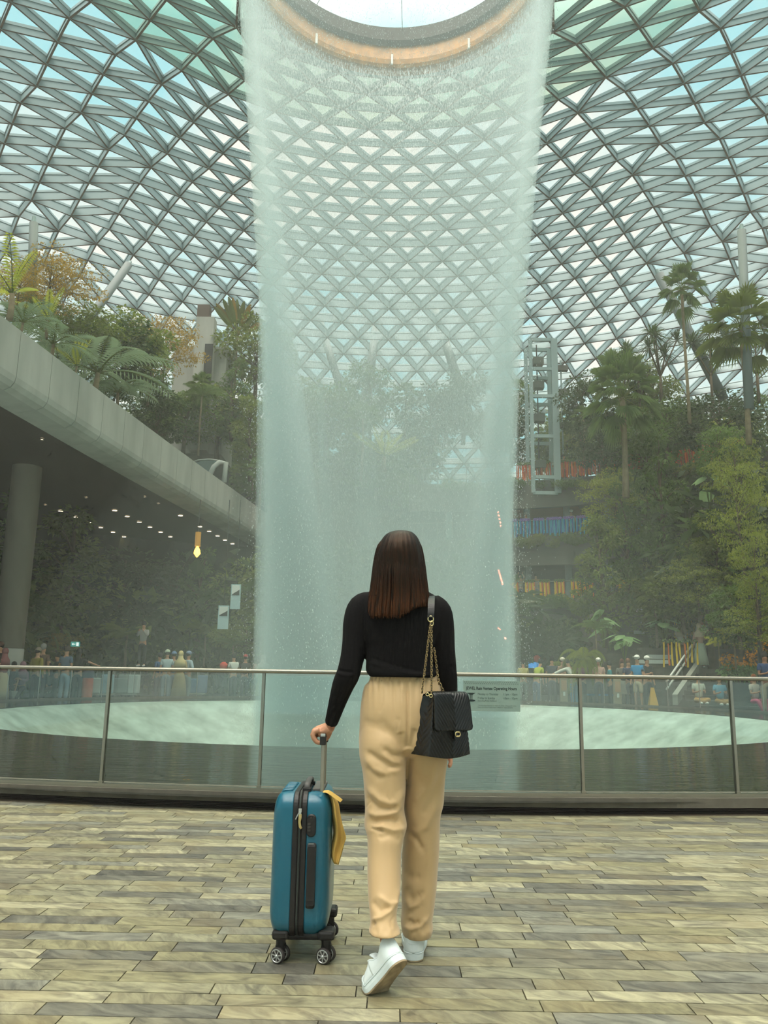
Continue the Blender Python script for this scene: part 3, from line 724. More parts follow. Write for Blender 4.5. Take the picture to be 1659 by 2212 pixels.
left_tower()

def small_props():
    YB = 31.5; YE = 30.5
    # hanging banners
    for (u, v0, v1, w, lab) in ((482.5, 1308, 1359, 20, 'lower left hanging lit banner with a dark mountain picture'), (509, 1262, 1316, 18, 'upper right hanging lit banner with a dark mountain picture')):
        a = P(u-w/2, v0, YB); b = P(u+w/2, v1, YB); cx, cz = (a[0]+b[0])/2, (a[2]+b[2])/2; W, Hh = b[0]-a[0], a[2]-b[2]
        r = thing('banner', lab, 'banner', (cx, YB, b[2]))
        m = MB(); m.box((cx, YB, cz), (W, 0.06, Hh)); m.build('panel', MT['ban'], r)
        m = MB(); m.box((cx, YB-.04, cz+Hh*.28), (W*.8, 0.02, Hh*.35)); m.build('picture_sky', MT['white'], r)
        m = MB(); m.add([(cx-W*.4, YB-.06, cz+Hh*.05), (cx+W*.4, YB-.06, cz+Hh*.05), (cx+W*.4, YB-.06, cz+Hh*.28), (cx+W*.1, YB-.06, cz+Hh*.2), (cx-W*.2, YB-.06, cz+Hh*.13)], [(0, 1, 2, 3, 4)]); m.build('picture_mountain', MT['darkin'], r)
        m = MB(); m.tube([(cx, YB, cz+Hh/2), (cx, YB, ZB)], 0.012, 4); m.build('cord', MT['darkin'], r)
    # exit sign: white running figure and arrow on green
    a = P(154, 1386, YE); b = P(172, 1397, YE); cx, cz = (a[0]+b[0])/2, (a[2]+b[2])/2; W, Hh = b[0]-a[0], a[2]-b[2]
    r = thing('exit_sign', 'small lit green exit sign with arrow in the dark foliage at left', 'sign', (cx, YE, cz))
    m = MB(); m.box((cx, YE, cz), (W, 0.05, Hh)); m.build('panel', mat('exit_green', (60, 130, 120), .5, emit=((60, 140, 130), .5)), r)
    m = MB(); m.box((cx-W*.12, YE-.04, cz), (W*.26, .02, Hh*.14)); m.add([(cx-W*.36, YE-.05, cz), (cx-W*.2, YE-.05, cz+Hh*.28), (cx-W*.2, YE-.05, cz-Hh*.28)], [(0, 1, 2)]); m.build('arrow', MT['glow2'], r)
    m = MB(); m.box((cx+W*.28, YE-.04, cz), (W*.26, .02, Hh*.7)); m.build('door_symbol', MT['glow2'], r)
    # golden lamp
    p = P(426, 1190, 31.5); r = thing('hanging_lamp', 'golden glowing lamp above the dark trees under the soffit', 'lamp', p)
    m = MB(); m.tube([p+[0, 0, -.25], p+[0, 0, -.1], p+[0, 0, .05], p+[0, 0, .2]], [.02, .13, .10, .02], 10); m.build('bulb', mat('amber_bulb', (255, 190, 60), .4, emit=((255, 180, 50), 9)), r)
    m = MB(); m.tube([p+[0, 0, .18], p+[0, 0, .75]], [.11, .11], 10); m.build('shade', mat('brass_shade', (150, 110, 40), .4, emit=((190, 140, 50), .35)), r)
    m = MB(); m.tube([p+[0, 0, .7], (p[0], p[1], ZB)], .012, 4); m.build('cord', MT['darkin'], r)
    # light strings by the right edge of the water
    for (u0, v0, u1, v1, k, lab) in ((1076, 1106, 1082, 1136, 5, 'short pink white string of lights beside the water, highest'), (1077, 1232, 1087, 1266, 10, 'pink white string of lights beside the water, middle one'), (1073, 1350, 1092, 1379, 9, 'pink white string of lights beside the water, lowest')):
        r = thing('light_string', lab, 'lights', P(u0, v1, 36.0))
        a, b = P(u0, v0, 36.0), P(u1, v1, 36.0)
        m = MB(); m.bar(a+[0, 0.05, 0.1], b+[0, 0.05, 0], .05, .03); m.build('bracket', MT['darkin'], r)
        for i in range(k):
            m = MB(); m.ball(a+(b-a)*i/(k-1), 0.045, 6, 4); m.build('bulb', MT['pinkl'], r)
    # blue screen
    p = P(1155, 1437, 37); r = thing('screen', 'small bright blue screen in the dark recess right of the water', 'screen', p)
    m = MB(); m.box(p, (0.62, .08, .30)); m.build('frame', MT['darkin'], r); m = MB(); m.box(p-[0, .05, 0], (.58, .02, .26)); m.build('display', mat('blue_screen', (60, 150, 215), .5, emit=((50, 140, 210), .6)), r)
    # white arched window frame above the slab
    a = [P(u, v, 38.5) for (u, v) in ((418, 998), (428, 994), (450, 992), (470, 994), (486, 1000), (486, 1012), (481, 1040))]
    r = thing('train_cab', 'white curved window frame of a small vehicle behind the slab edge', 'vehicle', a[-1])
    m = MB(); m.tube(a[:4], 0.06, 8, flat=.6); m.build('roof_edge', MT['white'], r, smooth=True)
    s = [P(u, v, 38.4) for (u, v) in ((452, 1028), (462, 1008), (474, 998), (488, 1000), (484, 1042))]
    m = MB(); m.tube(s, 0.13, 8, flat=.5); m.build('pillar', MT['white'], r, smooth=True)
    g = [P(u, v, 38.45) for (u, v) in ((420, 1000), (440, 994), (470, 996), (455, 1024), (440, 1015))]
    m = MB(); m.add(g+[q+[0, .05, 0] for q in g], [(0, 1, 2, 3, 4), (9, 8, 7, 6, 5)]+[(i, (i+1) % 5, (i+1) % 5+5, i+5) for i in range(5)]); m.build('windscreen', mat('dark_windscreen', (120, 140, 138), .15), r)
    g = [P(u, v, 38.5) for (u, v) in ((455, 1026), (470, 1004), (484, 1004), (480, 1040))]
    m = MB(); m.add(g+[q+[0, 1.5, 0] for q in g], [(0, 1, 2, 3), (7, 6, 5, 4)]+[(i, (i+1) % 4, (i+1) % 4+4, i+4) for i in range(4)]); m.build('side_body', MT['darkin'], r)
    # second white tip
    g = [P(u, v, 41) for (u, v) in ((577, 1093), (586, 1090), (597, 1093), (578, 1114))]
    m = MB(); m.add(g+[q+[0, .3, 0] for q in g], [(0, 1, 2, 3), (7, 6, 5, 4)]+[(i, (i+1) % 4, (i+1) % 4+4, i+4) for i in range(4)]); o = m.build('white_fin', MT['white']); tag(o, 'small white pointed fin at the end of the left slab', 'fin')
MT['ban'] = mat('lit_banner', (150, 178, 176), .5, emit=((150, 180, 178), .15)); MT['glow2'] = mat('sign_white', (230, 240, 235), .5, emit=((230, 240, 235), .6))
MT['pinkl'] = mat('pink_bulb', (255, 170, 150), .5, emit=((255, 120, 100), 45))
small_props()

def right_steps():
    st = mat('grey_step_stone', (98, 94, 84), .7, noise=(3, (78, 74, 66), .3, .7)); MT['step'] = st
    r = struct('trim_2')
    x0, x1 = 10.4, 14.6
    for k in range(9):
        m = MB(); m.box(((x0+x1)/2, 27.4+0.42*k+1.6, 0.08+0.155*k), (x1-x0, 3.2, 0.155)); m.build('step', st, r)
    # tiered stone basins with small cascades
    r = struct('trim_3')
    tiers = [(8.0, 12.0, 30.6, .55), (8.2, 11.6, 31.2, 1.0), (8.6, 11.4, 31.9, 1.45), (9.0, 11.2, 32.7, 1.9), (9.3, 11.0, 33.6, 2.7), (9.4, 11.0, 34.5, 3.5), (9.5, 10.9, 35.5, 4.3)]
    for (a, b, y, z) in tiers:
        m = MB(); m.box(((a+b)/2, y+2, z/2), (b-a, 4, z)); m.build('stone_tier', st, r)
        m = MB(); m.box(((a+b)/2, y+.1, z+.03), (b-a+.1, .3, .08)); m.build('coping', MT['kerb'], r)
    for (u0, u1, v0, v1, Y) in ((1400, 1432, 1404, 1415, 32.6), (1397, 1453, 1414, 1424, 31.8), (1380, 1444, 1425, 1434, 31.1), (1372, 1396, 1302, 1322, 36), (1374, 1416, 1343, 1350, 35), (1370, 1392, 1362, 1370, 34)):
        a, b = P(u0, v0, Y), P(u1, v1, Y); m = MB(); m.box(((a[0]+b[0])/2, Y, (a[2]+b[2])/2), (b[0]-a[0], .08, a[2]-b[2])); o = m.build('cascade', MT['casc'])
        tag(o, 'short white sheet of water falling over the stone tiers at right', 'water', 'small cascades on the stone tiers')
    t = thing('stair_handrail', 'white double handrail sloping up the steps beside the ribbon planter', 'railing', P(1437, 1486, 28.3))
    for dv, nm in ((0, 'upper_rail'), (17, 'lower_rail')):
        m = MB(); m.tube([P(1440, 1472+dv, 28.2), P(1500, 1385+dv, 31.4)], .035, 8); m.build(nm, MT['white'], t)
    for f in (0.05, .5, .95):
        a = P(1440, 1472, 28.2)*(1-f)+P(1500, 1385, 31.4)*f; m = MB(); m.tube([a, a-[0, 0, .95]], .022, 6); m.build('post', MT['inox'], t)
    m = MB(); a = P(1452, 1500, 27.9); b = P(1506, 1424, 31.2); m.add([a, b, b-[0, 0, .35], a-[0, 0, .35], a+[.18, 0, 0], b+[.18, 0, 0], b+[.18, 0, -.35], a+[.18, 0, -.35]], [(0, 1, 2, 3), (7, 6, 5, 4), (0, 4, 5, 1), (1, 5, 6, 2), (2, 6, 7, 3), (3, 7, 4, 0)]); m.build('stair_curb', MT['conc'], r)
    # second stair high up at right
    t = thing('upper_stair', 'grey stone stair wall with thin handrail high among the right trees', 'stairs', P(1540, 1140, 36))
    for k in range(8):
        p = P(1490+k*10, 1125-k*7, 36.2); m = MB(); m.box((p[0], p[1]+.8, p[2]-.8), (.42, 1.6, 1.6)); m.build('step', MT['wallc'], t)
    m = MB(); m.tube([P(1488, 1100, 35.6), P(1566, 1052, 35.6), P(1600, 1052, 35.6)], .03, 6); m.build('handrail', MT['inox'], t)
    for u, v in ((1490, 1099), (1515, 1084), (1540, 1068), (1566, 1052)):
        a = P(u, v, 35.6); m = MB(); m.tube([a, a-[0, 0, .9]], .02, 5); m.build('post', MT['inox'], t)
    # ribbon planters by the steps
    for (u, v, Y, W, cols, lab, H) in ((1468, 1387, 30.2, .62, ['y', 'o', 'y', 'y'], 'big bunch of yellow and orange ribbons around the post beside the steps', .95), (1472, 1330, 33, .3, ['y', 'y', 'br'], 'tall yellow ribbon bunch left on the upper landing rail', 1.0), (1502, 1334, 33, .35, ['y', 'o', 'y'], 'orange and yellow ribbon bunch in the middle of the upper landing rail', .8), (1545, 1334, 33, .35, ['y', 'y', 'br'], 'yellow ribbon bunch on the upper landing rail behind the tree fern', .8)):
        b = ribbon_bunch(cols, 'g', H=H, W=W, seed=u); b.location = tuple(P(u, v, Y)); tag(b, lab)
    t = thing('landing_rail', 'dark rail of the upper landing behind the two women on the steps', 'railing', P(1505, 1345, 33.1))
    m = MB(); m.tube([P(1450, 1330, 33.1), P(1562, 1330, 33.1)], .03, 6); m.build('handrail', MT['inox'], t)
    m = MB(); a = P(1450, 1334, 33.15); b = P(1562, 1385, 33.15); m.box(((a[0]+b[0])/2, 33.15, (a[2]+b[2])/2), (b[0]-a[0], .05, a[2]-b[2])); m.build('back_panel', MT['darkin'], t)
    t = thing('landing_wall', 'dark stone landing wall behind the women on the steps', 'wall', (12.4, 32.2, 0)); t['kind'] = 'structure'
    m = MB(); m.box((12.6, 32.6, 1.1), (4.6, .8, 2.2)); m.build('wall_block', st, t)
MT['casc'] = mat('white_water', (200, 210, 205), .4)
right_steps()
# ---------------------------------------------------------------- vegetation
def leafmat(name, c1, c2, sc=0.7, tr=0.45):
    return mat(name, c1, 0.55, noise=(sc, c2, 0.38, 0.62), trans=tr, spec=0.35)
LM = {'mid': leafmat('mid_green_leaves', (107, 133, 64), (79, 102, 48)), 'dark': leafmat('dark_green_leaves', (74, 94, 53), (53, 71, 43)), 'olive': leafmat('olive_leaves', (120, 136, 62), (107, 112, 53)),
      'lime': leafmat('lime_leaves', (152, 160, 66), (112, 128, 52)), 'orange': leafmat('orange_green_leaves', (181, 148, 64), (122, 122, 56)), 'palm': leafmat('palm_leaves', (120, 143, 79), (84, 107, 61)),
      'grey': leafmat('grey_green_leaves', (148, 168, 133), (107, 128, 97)), 'broad': leafmat('broad_pale_leaves', (163, 199, 133), (125, 161, 102)), 'yel': leafmat('yellow_green_fronds', (190, 190, 72), (179, 199, 71))}
BARK = mat('bark', (112, 96, 74), .9, noise=(4, (84, 72, 56), .3, .7)); BARKP = mat('pale_bark', (150, 134, 104), .9, noise=(4, (116, 102, 80), .3, .7))
MT['flower_y'] = mat('orange_yellow_flower', (240, 170, 30), .6, trans=.3)
def leaves(mb, c, n, L, W, rs, droop=0.3, flat=0.0, rad=None):
    """n folded rhombic leaves in a cloud around c with radii rad"""
    c = np.asarray(c, float); d = rs.normal(size=(n, 3)); d /= np.linalg.norm(d, axis=1)[:, None]
    rr = rs.uniform(0.45, 1.0, n)**0.5
    p = c + d*rr[:, None]*np.asarray(rad)
    a = d*[1, 1, 1-flat]+rs.normal(size=(n, 3))*0.6; a[:, 2] -= droop; a /= np.linalg.norm(a, axis=1)[:, None]
    up = np.tile([0, 0, 1.0], (n, 1))+rs.normal(size=(n, 3))*0.45
    s = np.cross(a, up); s /= np.linalg.norm(s, axis=1)[:, None]; u = np.cross(s, a)
    l = L*rs.uniform(.6, 1.2, n)[:, None]; w = W*rs.uniform(.6, 1.2, n)[:, None]
    V = np.stack([p, p+a*l*.45+s*w*.5+u*w*.12, p+a*l-[0, 0, .12]*l, p+a*l*.45-s*w*.5+u*w*.12], 1)
    b = (np.arange(n)*4)[:, None]; F = np.concatenate([b+np.array([[0, 1, 2]]), b+np.array([[0, 2, 3]])])
    mb.add(V.reshape(-1, 3), F.tolist())
def proto_broad(name, lm, H=6.0, R=2.2, n=2600, clusters=22, flat=0.35, trunk=0.14, seed=0, leaf=.30, low=.35, bark=None):
    rs = np.random.RandomState(seed); r = thing(name, None, 'tree')
    tb = MB(); top = np.array([rs.uniform(-.3, .3), rs.uniform(-.3, .3), H*.75])
    tb.tube([(0, 0, 0), top*.35+[.1, 0, 0], top*.7, top], [trunk, trunk*.85, trunk*.6, trunk*.25], 8)
    fb = MB()
    for k in range(clusters):
        h = rs.uniform(low, 1.0); wdt = math.sin(PI*min(max((h-low+.12)/(1.18-low), 0), 1))**.7
        a = rs.uniform(0, 2*PI); q = R*wdt*rs.uniform(.35, 1)
        c = np.array([q*math.cos(a), q*math.sin(a), H*h])
        s = top*min(h*.85, 1)*[1, 1, 1]; s[2] = min(c[2]*.8, H*.72)
        tb.tube([s, (s+c)/2+[0, 0, .1], c], [trunk*.3, trunk*.18, .01], 5)
        cr = R*rs.uniform(.28, .46)
        leaves(fb, c, n//clusters, leaf, leaf*.5, rs, rad=(cr, cr, cr*(1-flat*.9)))
    tb.build('trunk', bark or BARK, r, smooth=True); fb.build('foliage', LM[lm], r)
    r['H'] = H; return r
def frond_fan(mb, base, d, L, rs, seg=15, spread=2.5, w=0.09):
    d = d/np.linalg.norm(d); s = np.cross(d, (0, 0, 1)); s /= np.linalg.norm(s)+1e-9; u = np.cross(s, d)
    for i in range(seg):
        a = (i/(seg-1)-.5)*spread; t = d*math.cos(a)+s*math.sin(a)+u*.12*abs(math.sin(a*3)); l = L*(1-.25*abs(a)/spread*2)
        q = np.cross(t, u); q /= np.linalg.norm(q)
        mid = base+t*l*.55; tip = base+t*l+[0, 0, -l*.22]
        mb.add([base, mid+q*w*.5, tip, mid-q*w*.5], [(0, 1, 2), (0, 2, 3)])
def proto_fan(name, H=7.0, nf=22, L=1.1, pet=1.0, seed=1, lm='palm', trunk=.12, skirt=True):
    rs = np.random.RandomState(seed); r = thing(name, None, 'palm'); tb = MB(); fb = MB(); pb = MB()
    tb.tube([(0, 0, 0), (.06, 0, H*.3), (.1, .04, H*.65), (.06, .0, H)], [trunk*1.25, trunk, trunk*.9, trunk*.95], 10)
    top = np.array([.06, 0, H])
    for k in range(nf):
        a = k*2.39996+rs.uniform(-.2, .2); e = 1.35-2.0*(k/nf) if skirt else 1.3-1.3*k/nf
        d = np.array([math.cos(a)*math.cos(e), math.sin(a)*math.cos(e), math.sin(e)]); p = pet*rs.uniform(.75, 1.1)
        b = top+d*p+[0, 0, -.1*p]; pb.tube([top, top+d*p*.5+[0, 0, .03], b], [.028, .02, .014], 4)
        frond_fan(fb, b, d+[0, 0, -.35], L*rs.uniform(.8, 1.1), rs, w=L*.11)
    tb.build('trunk', BARKP, r, smooth=True); pb.build('petioles', LM['olive'], r); fb.build('fronds', LM[lm], r); r['H'] = H; return r
def proto_spiky(name, heads, seed=2, lm='dark', L=1.0, nl=70, trunk=.08):
    rs = np.random.RandomState(seed); r = thing(name, None, 'tree'); tb = MB(); fb = MB()
    H = max(h[2] for h in heads); fork = np.array([0, 0, H*.45])
    tb.tube([(0, 0, 0), fork], [trunk*1.4, trunk*1.1], 8)
    for h in heads:
        h = np.array(h, float); tb.tube([fork*[1, 1, .9], (fork+h)/2+[0, 0, -.15], h], [trunk, trunk*.7, trunk*.6], 7)
        for k in range(nl):
            a = rs.uniform(0, 2*PI); e = rs.uniform(-.5, 1.4); l = L*rs.uniform(.7, 1.1)
            d = np.array([math.cos(a)*math.cos(e), math.sin(a)*math.cos(e), math.sin(e)]); s = np.cross(d, (0, 0, 1)); s /= np.linalg.norm(s)+1e-9
            w = .035*L; p1 = h+d*l*.5; p2 = h+d*l*.85+[0, 0, -.12*l]; p3 = p2+(d*.25+[0, 0, -.22])*l
            fb.add([h-s*w*.5, h+s*w*.5, p1+s*w, p1-s*w, p2+s*w*.7, p2-s*w*.7, p3], [(0, 1, 2, 3), (3, 2, 4, 5), (5, 4, 6)])
    tb.build('trunk', BARK, r, smooth=True); fb.build('foliage', LM[lm], r); r['H'] = H+L*.8; return r
def feather(mb, sb, base, az, e0, L, rs, n=20, ll=.5, w=.05, droop=1.3):
    pts = []; p = np.array(base, float); e = e0
    for i in range(n+1):
        pts.append(p.copy()); d = np.array([math.cos(az)*math.cos(e), math.sin(az)*math.cos(e), math.sin(e)]); p = p+d*L/n; e -= droop/n
    sb.tube(pts, [.03*(1-.8*i/n)*max(L/2, .5) for i in range(n+1)], 4)
    sd = np.array([-math.sin(az), math.cos(az), 0])
    for i in range(2, n+1):
        t = pts[i]-pts[i-1]; t /= np.linalg.norm(t); l = ll*math.sin(PI*(i/(n+1.5)))**.6
        for sg in (-1, 1):
            d = sd*sg*.85+t*.5+[0, 0, -.25]; tip = pts[i]+d*l; mid = pts[i]+d*l*.5+[0, 0, .04*l]; 
            mb.add([pts[i], mid+t*w*.5, tip+[0, 0, -.15*l], mid-t*w*.5], [(0, 1, 2), (0, 2, 3)])
def proto_feather(name, H=2.5, nf=14, L=2.2, lm='palm', seed=3, ll=.5, trunk=.09, e0=1.25, droop=1.5, cat='palm', w=.06):
    rs = np.random.RandomState(seed); r = thing(name, None, cat); tb = MB(); fb = MB(); sb = MB()
    if H > .3: tb.tube([(0, 0, 0), (.05, 0, H*.5), (0, 0, H)], [trunk*1.1, trunk, trunk*.8], 8); tb.build('trunk', BARKP, r, smooth=True)
    for k in range(nf):
        feather(fb, sb, (0, 0, H), k*2.39996, e0*rs.uniform(.35, 1.05), L*rs.uniform(.75, 1.1), rs, ll=ll, droop=droop, w=w)
    sb.build('stems', LM['olive'], r); fb.build('fronds', LM[lm], r); r['H'] = H+L*.6; return r
def proto_paddle(name, seed=4, H=6.0, nl=11, L=2.4):
    rs = np.random.RandomState(seed); r = thing(name, None, 'palm'); tb = MB()
    tb.tube([(0, 0, 0), (.03, 0, H*.5), (0, 0, H)], [.13, .12, .12], 8); tb.build('trunk', BARKP, r, smooth=True)
    for k in range(nl):
        a = -1.0+2.0*k/(nl-1); d = np.array([math.sin(a), .08*rs.normal(), math.cos(a)]); b = np.array([0, 0, H])+d*1.1
        m = MB(); m.tube([(0, 0, H-.1), b], [.05, .035], 5); q = np.array([math.cos(a), 0, -math.sin(a)]); R = []
        for i in range(9):
            t = i/8; w = .33*math.sin(PI*(t*.9+.08))**.5; c = b+d*L*t*[1, 1, 1]+np.array([math.sin(a)*.25*t*t, -.05, -.12*t*t])
            R.append(np.array([c-q*w, c+[0, .05, 0], c+q*w, c+[0, .02, 0]]))
        m.rings(R); m.build('leaf', LM['olive'] if k % 3 else LM['orange'], r)
    r['H'] = H+3.2; return r
def heart(mb, c, d, s, rs):
    d = np.array(d)/np.linalg.norm(d); q = np.cross(d, (0, 0, 1)); q /= np.linalg.norm(q); u = np.cross(q, d)
    pr = [(-.15, .0), (-.28, .28), (.0, .46), (.35, .40), (.7, .22), (1.0, 0)]
    L_ = [c+d*a*s+q*b*s+u*(-.12*abs(b)*s)-np.array([0, 0, .15*max(a, 0)*s]) for a, b in pr]; R_ = [c+d*a*s-q*b*s+u*(-.12*abs(b)*s)-np.array([0, 0, .15*max(a, 0)*s]) for a, b in pr[1:-1]]
    mid = c+d*.3*s; V = [mid]+L_+R_[::-1]; mb.add(V, [(0, i, i+1) for i in range(1, len(V)-1)]+[(0, len(V)-1, 1)])
def proto_big(name, n=9, H=1.6, S=.75, seed=6, lm='broad'):
    rs = np.random.RandomState(seed); r = thing(name, None, 'plant'); sb = MB(); sb2 = MB()
    for k in range(n):
        a = k*2.4+rs.uniform(-.3, .3); h = H*rs.uniform(.5, 1.05); q = H*.5*rs.uniform(.3, 1); c = np.array([q*math.cos(a), q*math.sin(a), h])
        sb.tube([(0, 0, 0), (c[0]*.35, c[1]*.35, h*.6), c], [.03, .022, .015], 5); heart(sb2, c, (math.cos(a), math.sin(a), -.25), S*rs.uniform(.7, 1.1), rs)
    sb.build('stems', LM['olive'], r); sb2.build('leaves', LM[lm], r); r['H'] = H; return r
def proto_shrub(name, lm, R=1.2, H=1.2, n=1500, seed=8, leaf=.2, droop=.3, cl=12):
    rs = np.random.RandomState(seed); r = thing(name, None, 'shrub'); fb = MB()
    for k in range(cl):
        a = rs.uniform(0, 2*PI); q = R*rs.uniform(0, .8); c = (q*math.cos(a), q*math.sin(a), H*rs.uniform(.25, .8)); cr = R*rs.uniform(.35, .5)
        leaves(fb, c, n//cl, leaf, leaf*.5, rs, droop=droop, rad=(cr, cr, H*.35))
    fb.build('foliage', LM[lm], r); r['H'] = H; return r
PR = {
 'round': proto_broad('broadleaf_tree', 'mid', 6, 2.3, 3600, 30, seed=1), 'dark': proto_broad('broadleaf_tree', 'dark', 6, 2.4, 3600, 30, seed=2, low=.2), 'olive': proto_broad('broadleaf_tree', 'olive', 6, 2.1, 2800, 26, seed=3),
 'airy': proto_broad('layered_tree', 'orange', 6, 2.8, 4600, 40, flat=.85, seed=4, leaf=.19, low=.45, trunk=.08), 'layer': proto_broad('layered_tree', 'lime', 6, 2.8, 4200, 34, flat=.9, seed=5, leaf=.2, low=.25, trunk=.09),
 'column': proto_broad('leafy_column_tree', 'mid', 7, 1.1, 3400, 34, seed=6, low=.05, leaf=.24), 'greyc': proto_broad('leafy_column_tree', 'olive', 7, 1.3, 3000, 34, seed=7, low=.05, leaf=.26),
 'fan': proto_fan('fan_palm', 7, 22, 1.15, 1.0, 11), 'fanbig': proto_fan('fan_palm', 4, 34, 1.3, 1.5, 12, trunk=.18), 'fanlime': proto_fan('fan_palm', 5, 30, 1.2, 1.3, 13, lm='olive', trunk=.13),
 'spiky': proto_spiky('spiky_tree', [(-1.1, 0, 4.6), (0.2, .3, 5.4), (1.2, -.2, 4.7), (.4, .8, 3.9)], 21, trunk=.07, L=1.15), 'spiky2': proto_spiky('spiky_tree', [(-.7, 0, 3.6), (.6, .2, 4.4), (1.5, .3, 3.5), (-1.5, .4, 4.6), (0, -.5, 5.0)], 22, L=1.0),
 'feather': proto_feather('feather_palm', 1.6, 14, 2.6, 'grey', 31, .62), 'feather2': proto_feather('feather_palm', 3.6, 13, 1.9, 'palm', 32, .5, trunk=.06), 'yfrond': proto_feather('feather_palm', .8, 7, 1.8, 'yel', 33, .32, e0=1.5, droop=.5),
 'fern': proto_feather('fern', .12, 22, 1.5, 'lime', 34, .34, e0=1.3, droop=2.2, cat='fern', w=.07), 'tfern': proto_feather('tree_fern', 1.7, 9, 1.9, 'yel', 35, .6, trunk=.08, e0=.75, droop=.9, cat='fern', w=.16),
 'dfern': proto_feather('tree_fern', 1.6, 9, 1.9, 'olive', 36, .6, trunk=.08, e0=.7, droop=.9, cat='fern', w=.16),
 'paddle': proto_paddle('travellers_palm'), 'big': proto_big('big_leaf_plant'), 'bigl': proto_big('big_leaf_plant', 6, 1.6, 1.15, 7),
 'shrub': proto_shrub('shrub', 'mid'), 'shrubd': proto_shrub('shrub', 'dark', 1.5, 1.4, 1700, 9), 'shrubo': proto_shrub('shrub', 'olive', 1.3, 1.1, 1500, 10), 'shrubl': proto_shrub('shrub', 'lime', 1.1, 1.1, 1500, 12, leaf=.16), 'trail': proto_shrub('trailing_plant', 'mid', 1.5, .75, 1700, 13, leaf=.2, droop=.9)}
USED = set(); RV = random.Random(99)
def plant(k, p, H, label, group=None, rz=None, wide=1.0):
    pr = PR[k]; s = H/pr['H']; rz = RV.uniform(0, 6.28) if rz is None else rz
    if k not in USED:
        USED.add(k); pr.location = tuple(map(float, p)); pr.rotation_euler = (0, 0, rz); pr.scale = (s*wide, s*wide, s); pr['label'] = label
        if group: pr['group'] = group
        return pr
    return dup(pr, p, rz, (s*wide, s*wide, s), label, group)
def pt(k, u, v0, v1, Y, label, group=None, rz=None, wide=1.0):       # top pixel v0, foot pixel v1 at distance Y
    b = P(u, v1, Y); t = P(u, v0, Y); return plant(k, b, t[2]-b[2], label, group, rz, wide)
